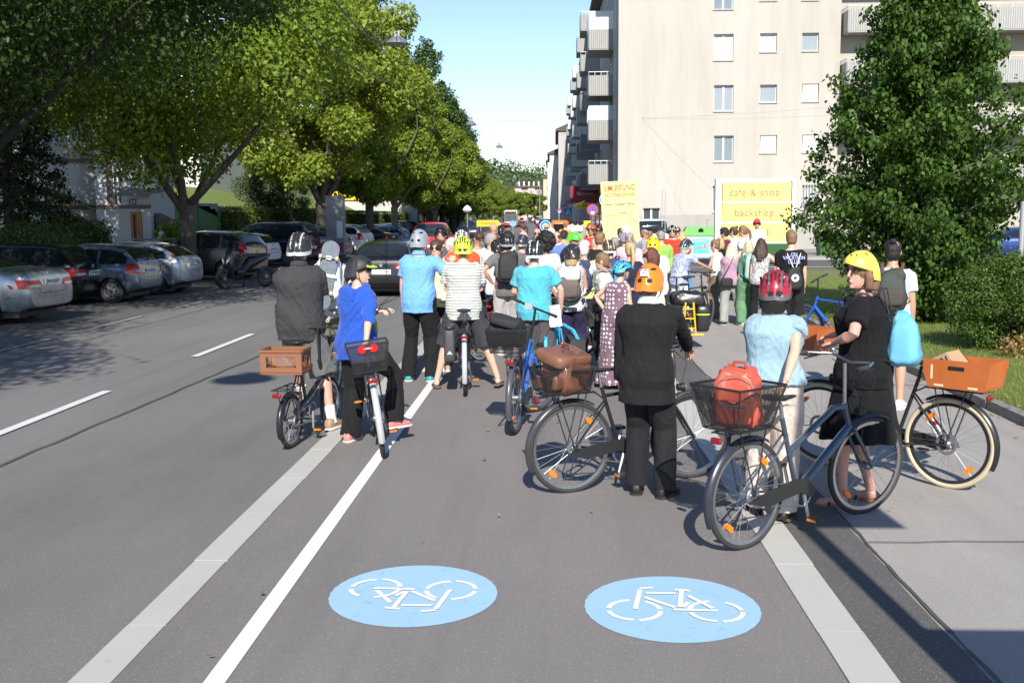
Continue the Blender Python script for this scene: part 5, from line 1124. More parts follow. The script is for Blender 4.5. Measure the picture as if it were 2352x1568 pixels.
def woodbox(label, T, w_, l_, h, c=(.55, .12, .02)):
    o = empty('wooden_crate', label, 'crate'); o.matrix_world = T; m = plain('orange_plywood', c, .45, var=.15, scale=12); b = MB()
    for x in (-w_ / 2, w_ / 2):
        b.prism([(-l_ / 2, 0), (l_ / 2, 0), (l_ / 2 + .04, h * .55), (l_ / 2 + .04, h), (-.1, h), (-.14, h * 1.0), (-l_ / 2 - .04, h * 1.0)], (x - .005, 0, 0), (0, 1, 0), (0, 0, 1), (.01, 0, 0))
    b.box(-w_ / 2 + .006, w_ / 2 - .006, -l_ / 2, l_ / 2, 0, .01); b.build('body', m, o)
    for s in (-1, 1):
        b = MB(); b.box(-w_ / 2 + .006, w_ / 2 - .006, s * l_ / 2 - .005, s * l_ / 2 + .005, .012, h * .95); b.build('end_panel', m, o)
        for yy in (-.3, .3): b = MB(); b.box(s * (w_ / 2 + .007) - .002, s * (w_ / 2 + .007) + .002, yy * l_ - .035, yy * l_ + .035, .012, .026); b.build('slot_tab', plain('pale_ply', (.7, .55, .35), .6), o)
        b = MB(); b.box(s * (w_ / 2 + .006) - .002, s * (w_ / 2 + .006) + .002, -.06, .06, h * .66, h * .8); b.build('handle_slot', BLACK(), o)
        b = MB(); b.box(s * (w_ / 2 + .006) - .002, s * (w_ / 2 + .006) + .002, l_ / 2 - .035, l_ / 2 - .02, h * .3, h * .8); b.build('slot_tab', plain('pale_ply', (.7, .55, .35), .6), o)
    return o
def softbox(b, c, sx, sy, sz, e=.35, A=None, m=0, taper=1., n=24, k=9):
    """superellipsoid cushion"""
    c = V(c); rs = []
    for i in range(1, k):
        a = -PI / 2 + PI * i / k; z = math.copysign(abs(math.sin(a)) ** e, math.sin(a)); q = abs(math.cos(a)) ** e; s = 1 + (taper - 1) * (z + 1) / 2; ring = []
        for j in range(n):
            u = 2 * PI * j / n + .01; p = V((sx * q * s * math.copysign(abs(math.cos(u)) ** e, math.cos(u)), sy * q * s * math.copysign(abs(math.sin(u)) ** e, math.sin(u)), sz * z)); ring.append(c + (A @ p if A is not None else p))
        rs.append(ring)
    b.rings(rs, m)
# ================================================================ people (local frame: facing +Y, feet on z = 0, built 1.75 m tall and scaled)
def ik(a, t, l1, l2, hint):
    a = V(a); t = V(t); d = t - a; L = d.length
    if L > (l1 + l2) * .995: d *= (l1 + l2) * .995 / L; L = (l1 + l2) * .995
    if L < abs(l1 - l2) + .02: L = abs(l1 - l2) + .02; d = d.normalized() * L
    u = d.normalized(); h = V(hint); h = h - u * h.dot(u); h = h.normalized() if h.length > 1e-5 else u.orthogonal().normalized()
    c = (l1 * l1 + L * L - l2 * l2) / (2 * L); s = math.sqrt(max(0, l1 * l1 - c * c)); return a + u * c + h * s, a + d
TT = (-.12, -.05, .02, .10, .18, .27, .36, .43, .48, .52, .57)
RXM = (.148, .162, .16, .15, .145, .153, .165, .158, .12, .062, .056); RYM = (.1, .118, .118, .106, .103, .112, .12, .105, .078, .06, .056)
RXF = (.168, .182, .172, .146, .13, .138, .152, .15, .105, .053, .047); RYF = (.105, .12, .115, .1, .094, .108, .122, .098, .07, .052, .048)
def hand(b, w, d, n, side, curl=.5, s=1.):
    """w wrist, d hand direction, n palm normal, side: +1 thumb on +s"""
    d = V(d).normalized(); n = V(n); n = (n - d * n.dot(d)).normalized(); t = d.cross(n) * side; w = V(w)
    A = M((t, n, d)).transposed(); softbox(b, w + d * .05 * s, .042 * s, .015 * s, .052 * s, .6, A, 0, 1.1, 12, 7)
    for i, (o_, L, r) in enumerate(((.03, .072, .0088), (.011, .08, .009), (-.009, .075, .0088), (-.028, .06, .0078))):
        p = w + (t * o_ + d * .092) * s; pts = [p - d * .015]; a = .15 + i * .04; seg = (.42, .33, .25)
        pts.append(p)
        for q in range(3):
            a += curl * (1.15 - .15 * q); dd = d * math.cos(a) + n * math.sin(a) + t * o_ * 1.2; p = p + dd.normalized() * L * s * seg[q]; pts.append(p)
        b.tube(pts, [r * s, r * s, r * s * .95, r * s * .85, r * s * .6], 0, 7)
    p = w + (t * .032 + d * .025) * s; q1 = p + (t * .028 + d * .03 + n * .012 * curl) * s; q2 = q1 + (t * (.012 - .02 * curl) + d * .026 + n * .02 * curl) * s; b.tube([w + d * .01, p, q1, q2], [.012 * s, .013 * s, .0105 * s, .0075 * s], 0, 7)
def dome(par, Hm, c1, c2, kind='road', visor=None, vent=None, rimc=None, gloss=.3, cap=False):
    n, k = 64, 22; vs = []; fs = []; ms = []; cx = V((0, -.008, .03))
    def mask(x, y, z):
        ax = abs(x)
        if kind == 'road': return z > .16 and ((ax < .07 and -.75 < y < .8) or (.2 < ax < .34 and -.8 < y < .78) or (.5 < ax < .63 and -.68 < y < .66) or (.8 < ax < .9 and abs(y) < .4)) and abs(abs(y) - .3) > .055 or (z < .3 and z > .12 and y < -.55 and .1 < ax < .5)
        if kind == 'urban': return (.3 < z < .4 and .2 < ax < .5 and abs(y) > .3) or (.72 < z < .78 and .3 < ax < .58)
        if kind == 'holes': return any((ax - a) ** 2 + (y - b_) ** 2 < .006 and z > 0 for a, b_ in ((.0, .75), (.32, .62), (.32, -.6), (.55, .1), (.0, -.8)))
        return False
    rim = lambda a: (.0 if math.sin(a) > 0 else -.055) + .035 * math.sin(a) - .02 * abs(math.cos(a))
    for j in range(k + 1):
        for i in range(n):
            a = 2 * PI * i / n; e = PI / 2 * (j / k) ; x, y, z = math.cos(a) * math.cos(e), math.sin(a) * math.cos(e), math.sin(e)
            m = mask(x, y, z); r_ = .9 if m else (1. + (.028 * math.cos(a * 2) if kind == 'road' else 0)); zz = rim(a) * (1 - math.sin(e)) ** 1.2
            vs.append(cx + V((x * .108 * r_, y * (.134 + (.012 if kind == 'road' and y < 0 else 0)) * r_, z * .118 * r_ + zz)))
            if j < k:
                am = 2 * PI * (i + .5) / n; em = PI / 2 * ((j + .5) / k); mm = mask(math.cos(am) * math.cos(em), math.sin(am) * math.cos(em), math.sin(em)); i2 = (i + 1) % n
                fs.append((j * n + i, j * n + i2, (j + 1) * n + i2, (j + 1) * n + i)); st = kind == 'road' and c2 is not None and (.36 < abs(math.cos(am) * math.cos(em)) < .47 or (math.sin(em) < .12)); ms.append(1 if mm else (2 if (st and c2) else 0))
    base = len(vs)
    for i in range(n): p = vs[i]; vs.append(cx + V(((p - cx).x * .86, (p - cx).y * .86, (p - cx).z)))
    for i in range(n): i2 = (i + 1) % n; fs.append((i, base + i, base + i2, i2)); ms.append(1)
    me = bpy.data.meshes.new('helmet'); me.from_pydata([Hm @ v for v in vs], [], fs); me.polygons.foreach_set('material_index', ms); me.shade_smooth(); me.set_sharp_from_angle(angle=R(55))
    hc = plain('helmet_shell', c1, gloss, var=.06, coat=.4); o = mobj('helmet', me, par, [hc, plain('helmet_vent', (.012, .012, .013), .7), plain('helmet_shell', c2, gloss) if c2 else hc])
    if visor:
        b = MB(); pts = [(.095 * math.cos(a), .1 + .075 * math.sin(a), .045 - .01 * math.sin(a)) for a in [PI * i / 12 for i in range(13)]] + [(.09 * math.cos(a), .095 + .01 * math.sin(a), .055) for a in [PI - PI * i / 8 for i in range(9)]]
        n_ = len(pts); b.add([Hm @ V(p) for p in pts] + [Hm @ (V(p) + V((0, 0, .008))) for p in pts], [tuple(range(n_)), tuple(range(2 * n_ - 1, n_ - 1, -1))] + [(i, (i + 1) % n_, n_ + (i + 1) % n_, n_ + i) for i in range(n_)]); b.build('visor', plain('visor', visor, .5), o)
    if cap: o.name = 'cap'; o.scale = (.93, .93, .93); o.location = (Hm @ V((0, 0, .02))) * .07; return o
    b = MB()
    for s in (-1, 1): b.tube([Hm @ V(p) for p in ((s * .096, .02, .0), (s * .082, .03, -.07), (s * .045, .045, -.122), (0, .05, -.128))], .004, 0, 5); b.tube([Hm @ V(p) for p in ((s * .09, -.05, -.01), (s * .082, .028, -.072))], .004, 0, 5)
    b.build('strap', BLACK(), o); b = MB(); b.tube([Hm @ V((.085 * math.cos(a), -.012 + .1 * math.sin(a), -.045)) for a in [PI + PI * i / 10 for i in range(11)]], .008, 0, 6); b.tube([Hm @ V((0, -.105, -.045)), Hm @ V((0, -.13, -.045))], .018, 0, 10); b.build('fit_dial', BLACK(), o)
    return o
def hairmesh(par, Hm, style, c, vox):
    b = MB(); E = lambda c_, rx, ry, rz: b.ell(c_, rx, ry, rz, 0, 16, 10)
    E((0, -.016, .024), .086, .101, .106)
    if style in ('short', 'bald', 'under'): E((0, -.045, -.02), .077, .068, .075)
    if style == 'quiff': E((0, -.045, -.02), .08, .07, .075); E((0, .02, .08), .07, .075, .05); E((.02, -.02, .1), .06, .07, .035)
    if style == 'crop': E((0, -.04, -.02), .079, .07, .08); E((0, .0, .06), .082, .095, .075)
    if style in ('bun', 'pony', 'tail'): E((0, -.04, -.02), .08, .074, .085); E((0, .0, .055), .083, .095, .075)
    if style == 'bun': E((0, -.09, .11), .036, .036, .034)
    if style == 'pony': E((0, -.125, .04), .03, .03, .03); b.tube([(0, -.12, .04), (0, -.16, .0), (.01, -.165, -.12), (.0, -.15, -.3)], [.022, .034, .036, .01], 0, 10)
    if style == 'tail': b.tube([(0, -.1, -.03), (0, -.125, -.1), (0, -.13, -.2)], [.024, .026, .01], 0, 8)
    if style == 'bob':
        E((0, -.04, -.03), .094, .082, .1); b.tube([(0, -.05, .02), (0, -.055, -.08), (0, -.05, -.15)], [.085, .09, .075], 0, 14, flat=1.)
        for s in (-1, 1): b.tube([(s * .068, .01, .05), (s * .088, .0, -.03), (s * .08, -.005, -.12)], [.025, .03, .022], 0, 8)
    if style in ('long', 'wavy'):
        E((0, -.035, -.01), .094, .085, .1); L = -.42 if style == 'long' else -.36
        for i in range(7): a = PI * (1.08 + .84 * i / 6); x, y = math.cos(a) * .085, math.sin(a) * .07 - .02; b.tube([(x * .8, y * .8, .03), (x, y - .01, -.06), (x * 1.35 + (.015 * math.sin(i * 2.) if style == 'wavy' else 0), y - .045, -.2), (x * 1.2, y - .05, -.32), (x * 1.0, y - .045, L)], [.03, .04, .042, .036, .012], 0, 9)
        for s in (-1, 1): b.tube([(s * .065, .02, .05), (s * .085, .0, -.04), (s * .1, -.01, -.14), (s * .11, -.02, -.26)], [.022, .03, .032, .01], 0, 8)
    if style == 'afro': E((0, -.02, .05), .15, .155, .145); E((0, -.05, -.02), .13, .12, .11)
    if style == 'curly': E((0, -.01, .05), .1, .11, .095); E((0, -.05, -.02), .09, .08, .085)
    me = remesh(b.mesh('hair'), max(vox * .8, .007), 1); wrinkle(me, .02 if style in ('afro', 'curly') else .008, (3, 3, 3) if style in ('afro', 'curly') else (2, 2, .5), 1.3)
    if style == 'bald':
        for v in me.vertices: pass
    me.transform(Hm); return mobj('hair', me, par, hairm(c))
def person(label, px, ytop, d, face=0., H=None, fem=False, fat=1., skinc=(.5, .29, .2), hair='short', hc=(.06, .04, .025), helmet=None, shirt=((.5, .5, .5),), sleeves='short', hem=-.12, loose=.022, legs='trousers', legc=((.03, .03, .035),), legloose=.03,
           shoes='sneaker', shoec=(.6, .6, .6), rh=None, lh=None, re=None, le=None, rf=(.12, .03), lf=(-.12, .0), lean=4., side=0., yaw=0., pitch=0., glasses=None, detail=None, curl=.55, group='people gathered on the cycle path', skirt=.55, pos=None, seated=False, collar=False, fold=1., flare=.11, wl=0., z0=0., socks=None, rfz=0., lfz=0., rpn=None, lpn=None, toe=0., jacketflare=0., mouth=False, beard=None):
    if pos is None: pos = XY(px, d)
    zt = at(px, ytop, d).z; hh = .028 if helmet else .012
    if H is None: H = zt - hh - z0
    k = H / 1.75; F = face
    o = empty('person', label, 'person', (pos[0], pos[1], z0), R(F), group); o.scale = (k, k, k)
    zt -= z0; W = M.Translation((pos[0], pos[1], z0)) @ M.Rotation(R(F), 4, 'Z') @ M.Scale(k, 4); Wi = W.inverted()
    vox = .0085 if d < 10.5 else (.0105 if d < 15 else .015); vox /= k
    if detail is None: detail = d < 30
    a1 = R(lean * .45); a2 = R(lean); sd_ = R(side)
    def up(a): return V((math.sin(sd_), math.sin(a) * math.cos(sd_), math.cos(a) * math.cos(sd_)))
    def head_top(pz):
        return (V((0, 0, pz)) + up(a1) * .2 + up(a2) * .37).z + .085 * math.cos(a2 * .4) + .125
    pz = .96; pz += (zt - hh) / k - head_top(pz)
    pz = max(.45, min(1.0, pz)); P0 = V((0, wl, pz))
    def S(t):
        if t <= .2: return P0 + up(a1) * t
        return P0 + up(a1) * .2 + up(a2) * (t - .2)
    def frame(t): u = up(a1 if t < .15 else a2); x = V((1, 0, 0)); x = (x - u * x.dot(u)).normalized(); return x, u.cross(x), u
    RX, RY = (RXF, RYF) if fem else (RXM, RYM)
    def torso(b, off, t0, t1, sc=1., flare=0., n=24):
        rs = []; ts = sorted({t0, t1} | {t for t in TT if t0 < t < t1} | {t0 + (t1 - t0) * i / 10 for i in range(11)})
        for t in ts:
            pn_ = 1 - (.08 * math.exp(-((t - .13) / .1) ** 2) if (flare and sc == 1.) else 0)
            rx = np.interp(t, TT, RX) * (fat if t < .45 else 1) * sc * pn_ + off; ry = np.interp(t, TT, RY) * (fat ** 1.4 if t < .42 else 1) * sc + off
            if t < -.12: rx += (-.12 - t) * flare; ry += (-.12 - t) * flare * .85
            x, y, u = frame(t); c = S(t) if t > -.12 else P0 + up(a1) * -.12 + V((0, 0, t + .12)) ; x, y = (x, y) if t > -.12 else (V((1, 0, 0)), V((0, 1, 0)))
            e = .85; rs.append([c + x * (rx * math.copysign(abs(math.cos(a)) ** e, math.cos(a))) + y * (ry * math.copysign(abs(math.sin(a)) ** e, math.sin(a))) for a in [2 * PI * i / n for i in range(n)]])
        b.rings(rs)
    # joints
    sw = (.138 if fem else .157) * (1 + (fat - 1) * .75); x, y, u = frame(.46); J = {}
    for s, nm, tgt, el, pn in ((1, 'r', rh, re, rpn), (-1, 'l', lh, le, lpn)):
        sh = S(.455) + x * s * sw
        if tgt is None: tg = sh + V((s * .05, .04, -.56)) ; hint = V((s * .3, -1, 0))
        elif isinstance(tgt, V): tg = Wi @ tgt; hint = V((s * .8, -.6, -.5))
        elif tgt == 'cross': tg = S(.27) + y * .17 - x * s * .1; hint = V((s * 1, -.2, -.4))
        elif tgt == 'hip': tg = S(.06) + x * s * .2 + y * .02; hint = V((s * 1, -.6, 0))
        elif tgt == 'front': tg = S(.22) + y * .3 + x * s * .06; hint = V((s * .5, -.5, -1))
        elif tgt == 'bars': tg = S(.1) + y * .48 + x * s * .2; hint = V((s * .6, -.5, -1))
        elif tgt == 'face': tg = S(.55) + y * .2 + x * s * .08; hint = V((s * .9, .2, -1))
        else: tg = V(tgt); hint = V((s * .8, -.6, -.5))
        if el: hint = V(el)
        e, w_ = ik(sh, tg, .285, .262, hint); J[nm] = (sh, e, w_, s, pn)
    hx_ = .088; LG = {}
    for s, nm, ft, fz in ((1, 'r', rf, rfz), (-1, 'l', lf, lfz)):
        hp_ = P0 + V((s * hx_, 0, -.03)); an = V((ft[0], ft[1], .085 + fz)) if not isinstance(ft, V) else Wi @ ft + V((0, 0, .085))
        kn, an = ik(hp_, an, .44, .435, (s * .12, 1, .05)); LG[nm] = (hp_, kn, an, s)
    hC = S(.57) + u * .085 + y * (.012 + .04 * math.sin(a2)); Hm = M.Translation(hC) @ M.Rotation(R(yaw), 4, 'Z') @ M.Rotation(R(-pitch), 4, 'X') @ M.Rotation(-a2 * .35, 4, 'X')
    # --- body
    b = MB(); torso(b, -.008, -.12, .5, .92); b.tube([S(.47), S(.55), hC - u * .05 + V((0, 0, 0))], [.066, .052 if not fem else .046, .05 if not fem else .045], 0, 14)
    rs = []
    for z, w_, fy, by in ((-.118, .02, .06, -.02), (-.108, .042, .078, .02), (-.085, .056, .087, .045), (-.055, .064, .089, .062), (-.02, .071, .088, .08), (.015, .074, .087, .092), (.05, .0765, .089, .1), (.08, .07, .078, .094), (.105, .048, .05, .07), (.118, .018, .016, .03)):
        rs.append([Hm @ V((w_ * math.cos(a), (fy if math.sin(a) > 0 else by) * math.sin(a), z)) for a in [2 * PI * i / 20 for i in range(20)]])
    b.rings(rs)
    if detail:
        b.tube([Hm @ V(p) for p in ((0, .084, .03), (0, .098, .0), (0, .108, -.022), (0, .088, -.034))], [.008, .0095, .0135, .009], 0, 8); b.ell(Hm @ V((0, .084, -.06)), .024, .012, .012); b.ell(Hm @ V((0, .078, -.1)), .02, .016, .014); b.ell(Hm @ V((0, .084, .045)), .05, .01, .008)
        for s in (-1, 1): b.ell(Hm @ V((s * .078, -.005, -.005)), .01, .02, .032)
    for nm in 'rl':
        sh, e, w_, s, pn = J[nm]; f_ = 1.08 if fat > 1.1 else 1.; g_ = .86 if fem else 1.
        b.tube([sh - V((s * .03, 0, 0)), sh.lerp(e, .12), sh.lerp(e, .45), e, e.lerp(w_, .3), e.lerp(w_, .75), w_], [.05 * g_, .052 * g_ * f_, .047 * g_ * f_, .04 * g_ * f_, .042 * g_ * f_, .03 * g_, .025 * g_], 0, 12)
        hp_, kn, an, s = LG[nm]; b.tube([hp_ + V((0, 0, .04)), hp_.lerp(kn, .3), hp_.lerp(kn, .75), kn, kn.lerp(an, .28), kn.lerp(an, .7), an], [.085, .084 * f_, .064 * f_, .053, .056 * f_, .038, .034], 0, 12)
    for nm in 'rl':
        hp_, kn, an, s = LG[nm]; td = V((s * .25 + toe, 1, 0)).normalized()
        b.tube([an + V((0, -.035, -.03)), an + V((0, 0, -.035)), an + td * .07 + V((0, 0, -.05)), an + td * .15 + V((0, 0, -.064)), an + td * .175 + V((0, 0, -.068))], [.03, .037, .034, .028, .014], 0, 10, flat=1.)
    me = remesh(b.mesh('body'), vox, 2)
    hb_ = MB()
    for nm in 'rl':
        sh, e, w_, s, pn = J[nm]; dd = (w_ - e).normalized(); n_ = V(pn) if pn else V((-s, .1, 0)) if dd.z < -.6 else V((0, 0, -1)) if abs(dd.z) < .75 else V((-s, .5, 0)); hand(hb_, w_ - dd * .012, dd, n_, 1, curl if tgt is not None else .35, .95 if not fem else .88)
    hme = hb_.mesh('hands'); hme.shade_smooth(); bm = bmesh.new(); bm.from_mesh(me); bm.from_mesh(hme); bm.to_mesh(me); bm.free(); bpy.data.meshes.remove(hme); me.shade_smooth()
    body = mobj('body', me, o, skin(skinc))
    # --- head things
    if hair: hairmesh(o, Hm, hair, hc, vox)
    if helmet: dome(o, Hm, *helmet[:2], **(helmet[2] if len(helmet) > 2 else {}))
    if detail:
        for s in (-1, 1):
            q = MB(); q.ell(Hm @ V((s * .031, .0815, .012)), .014, .006, .006, 0, 10, 6); q.build('eye', plain('eye_dark', (.035, .02, .015), .3), o, 60); q = MB(); q.tube([Hm @ V((s * .015, .089, .033)), Hm @ V((s * .033, .09, .037)), Hm @ V((s * .052, .08, .032))], .004, 0, 5); q.build('eyebrow', hairm(mul(hc, .8)), o)
        q = MB(); q.ell(Hm @ V((0, .094, -.062)), .023, .006, .006 if not mouth else .01, 0, 12, 6); q.build('mouth', plain('lips', (.36, .1, .09), .45), o, 60)
    if beard: q = MB(); q.ell(Hm @ V((0, .045, -.09)), .058, .052, .042, 0, 14, 8); q.build('beard', hairm(beard), o, 60)
    if glasses:
        sun = glasses != 'clear'; q = MB()
        for s in (-1, 1):
            if sun: q.ell(Hm @ V((s * .034, .094, .01)), .029, .006, .02, 0, 14, 6)
            else: q.torus(Hm @ V((s * .034, .096, .01)), (Hm.to_3x3() @ V((0, 1, 0))), .022, .0022, 0, 18, 4)
            q.tube([Hm @ V((s * .06, .09, .016)), Hm @ V((s * .078, .0, .012))], .003, 0, 4)
        q.tube([Hm @ V((-.06, .093, .018)), Hm @ V((.06, .093, .018))], .003, 0, 4); q.build('sunglasses' if sun else 'glasses', plain('dark_lens', (.02, .012, .01) if sun else (.05, .05, .05), .1, coat=.5), o, 50)
    # --- clothes
    fold = (.012 if d < 11 else .01) * fold
    sm = cloth(*shirt)
    b = MB(); hemt = hem; torso(b, loose, hemt, .505 if (sleeves == 'long' and hem < -.2) else .485, 1., jacketflare if hem < -.12 else 0.)
    if sleeves != 'none' or True:
        for nm in 'rl':
            sh, e, w_, s, pn = J[nm]; g_ = (.9 if fem else 1.); 
            if sleeves == 'none': b.ell(sh - V((s * .045, 0, -.005)), .035, .06, .045); continue
            end = {'short': .72, 'cap': .45, 'long': 2., 'half': 1.25, 'roll': 1.35}[sleeves]; lo = .35 * loose + .004
            pts = [sh - V((s * .075, 0, .012)), sh - V((s * .02, 0, .012)), sh.lerp(e, .14)]; rr = [.04 * g_ + lo * .5, .054 * g_ + lo * .6, .057 * g_ + lo]
            if end <= 1: pts += [sh.lerp(e, end * .55), sh.lerp(e, end)]; rr += [.054 * g_ + lo * 1.2, .053 * g_ + lo * 1.5]
            else:
                pts += [sh.lerp(e, .55), e]; rr += [.053 * g_ + lo, .045 * g_ + lo]; q_ = min(1, end - 1)
                pts += [e.lerp(w_, q_ * .5), e.lerp(w_, q_ * .98)]; rr += [.043 * g_ + lo, .036 * g_ + lo]
            b.tube(pts, rr, 0, 14)
    me = remesh(b.mesh('shirt'), vox, 3); wrinkle(me, fold, (1, 1, .8), px * .37); mobj('jacket' if sleeves == 'long' and hem < -.15 else ('dress' if legs == 'dress' else 'shirt'), me, o, sm)
    if collar:
        b = MB(); x, y, u = frame(.5); cc = S(.5); b.rings([[cc + x * rx * math.cos(a) + y * ry * math.sin(a) + u * (z + .012 * math.sin(a) * -1) for a in [2 * PI * i / 24 for i in range(24)]] for rx, ry, z in ((.085, .078, -.005), (.068, .064, .05), (.062, .058, .05), (.07, .066, -.005))]); b.build('collar', cloth(collar) if isinstance(collar, tuple) else sm, o, 50)
    lm = cloth(*legc)
    if legs in ('trousers', 'shorts', 'leggings', 'dress', 'skirt'):
        b = MB(); lo = legloose if legs != 'leggings' else .012
        if legs in ('dress', 'skirt'):
            rs = []; t0 = -skirt - .1
            for i in range(11):
                q_ = i / 10; zz = P0.z + .04 - (skirt + .1) * q_; rx = (.165 if fem else .16) * fat + lo * .6 + flare * q_ ** 1.2; ry = .12 * fat + lo * .6 + flare * 1.1 * q_ ** 1.2
                rs.append([V((P0.x, P0.y + .02 * q_, zz)) + V(((rx * (1 + .07 * q_ * math.sin(a * 9 + 1))) * math.cos(a), (ry * (1 + .07 * q_ * math.sin(a * 9 + 1))) * math.sin(a), 0)) for a in [2 * PI * j / 48 for j in range(48)]])
            b.rings(rs)
        else:
            torso(b, .002 + lo * .1, -.13, .13 if hem > 0 else .06)
            for nm in 'rl':
                hp_, kn, an, s = LG[nm]; up_ = hp_ + V((0, 0, .03)); e1 = V((0, 0, -.02))
                if legs == 'shorts': pts = [up_, hp_.lerp(kn, .35), hp_.lerp(kn, .8), kn + (an - kn) * .06]; rr = [.086 + lo * .5, .084 + lo * .6, .074 + lo * 1.0, .074 + lo * 1.15]
                else: pts = [up_, hp_.lerp(kn, .4), hp_.lerp(kn, .85), kn, kn.lerp(an, .4), kn.lerp(an, .85), an + V((0, 0, -.02))]; rr = [.09 + lo * .6, .082 + lo * .7, .064 + lo * .8, .06 + lo * .8, .055 + lo, .047 + lo * 1.1, .05 + lo * 1.0]
                b.tube(pts, [r_ * (fat ** .5) for r_ in rr], 0, 16)
        me = remesh(b.mesh('trousers'), vox, 3); wrinkle(me, fold * 1.2, (1, 1, .45), px * .21); mobj({'shorts': 'shorts', 'dress': 'skirt', 'skirt': 'skirt'}.get(legs, 'trousers'), me, o, lm)
    for nm in 'rl':
        hp_, kn, an, s = LG[nm]; td = V((s * .25 + toe, 1, 0)).normalized(); sd2 = V((td.y, -td.x, 0)); b = MB(); A = M((sd2, td, V((0, 0, 1)))).transposed()
        zf = an.z - .085
        if shoes in ('sneaker', 'shoe'):
            rs = []
            for yy, hw_, zt2 in ((-.085, .02, .05), (-.075, .034, .085), (-.03, .041, .1), (.03, .043, .095), (.08, .048, .068), (.13, .047, .052), (.17, .036, .042), (.188, .016, .03)):
                c = V((an.x, an.y, zf)) + td * yy; rs.append([c + sd2 * (hw_ * math.copysign(abs(math.cos(a)) ** .7, math.cos(a))) + V((0, 0, zt2 / 2 + zt2 / 2 * math.copysign(abs(math.sin(a)) ** .7, math.sin(a)) + .012)) for a in [2 * PI * i / 16 for i in range(16)]])
            b.rings(rs); q = b.build('shoe', plain('shoe_upper', shoec, .55, bump=.2), o, 60); b = MB(); softbox(b, V((an.x, an.y, zf + .014)) + td * .05, .052, .142, .014, .5, A); b.build('sole', plain('sole', (.55, .53, .5) if shoes == 'sneaker' else (.02, .02, .02), .7), q, 60)
        elif shoes in ('sandal', 'flip'):
            softbox(b, V((an.x, an.y, zf + .008)) + td * .05, .045, .135, .01, .5, A); q = b.build('sandal', plain('sandal_sole', shoec, .6), o, 60); b = MB(); c = V((an.x, an.y, zf)) + td * .09; b.tube([c + sd2 * .045 + V((0, 0, .01)), c + V((0, .0, .055)), c - sd2 * .045 + V((0, 0, .01))], .012, 0, 6); b.build('sandal_strap', BLACK(), q, 50)
        if socks: b = MB(); b.tube([an + V((0, 0, -.02)), an + V((0, 0, .0)), an.lerp(kn, .14), an.lerp(kn, .3)], [.05, .043, .045, .05], 0, 12); b.build('sock', cloth(socks), o, 60)
    info = dict(o=o, W=W, S=S, frame=frame, J=J, H=Hm, k=k, LG=LG, fat=fat, RY=RY, loose=loose, face=F)
    return info
def backpack(p, label, c, c2=None, w_=.15, dp=.08, h=.23, t=.27, straps=True, group='backpacks', cat='backpack', pocket=True, boxy=.5, tap=.8, name='backpack', top=None, strapc=None):
    W = p['W']; x, y, u = p['frame'](t); ry = float(np.interp(t, TT, p['RY'])) * p['fat'] + p['loose']; c0 = p['S'](t) - y * (ry + dp * .8); A = M((x, y, u)).transposed().to_4x4(); Tm = W @ M.Translation(c0) @ A
    o = empty(name, label, cat, (0, 0, 0), 0, group); o.matrix_world = Tm; m = plain('bag_fabric', c, .75, bump=.3, bs=25); b = MB(); softbox(b, (0, 0, 0), w_, dp, h, boxy, taper=tap, n=32, k=18); me = b.mesh('body'); me.shade_smooth(); wrinkle(me, .018, (1, 1, 1), 3.3); mobj('body', me, o, m)
    if pocket: b = MB(); softbox(b, (0, -dp * .92, -h * .38), w_ * .78, dp * .35, h * .42, .4, n=24); b.build('pocket', plain('bag_fabric', c2 or mul(c, .85), .75, bump=.3, bs=25), o, 60)
    if top: b = MB(); softbox(b, (0, 0, h * .62), w_ * .96, dp * 1.04, h * .42, .4, n=28); b.build('flap', plain('bag_fabric', top, .75, bump=.3, bs=25), o, 60)
    b = MB(); b.tube([(-.03, dp * .4, h * .95), (0, dp * .3, h * 1.13), (.03, dp * .4, h * .95)], .007, 0, 6); b.build('handle', plain('strap_web', strapc or mul(c, .6), .8), o)
    if straps:
        for s in (-1, 1):
            b = MB(); sh = (u * 0); k0 = .455 - t
            pts = [V((s * w_ * .55, dp * .6, h * .75)), V((s * .1, dp * .9 + .0, k0 + .075)), V((s * .105, dp + ry * .9, k0 + .092)), V((s * .12, dp + ry * 1.75, k0 + .02)), V((s * .15, dp + ry * 1.9, k0 - .12)), V((s * .185, dp + ry * .9, -h * .5)), V((s * w_ * .8, dp * .5, -h * .8))]
            b.tube(pts, .016, 0, 6, flat=.35); b.build('shoulder_strap', plain('strap_web', strapc or mul(c, .6), .8), o, 50)
    return o
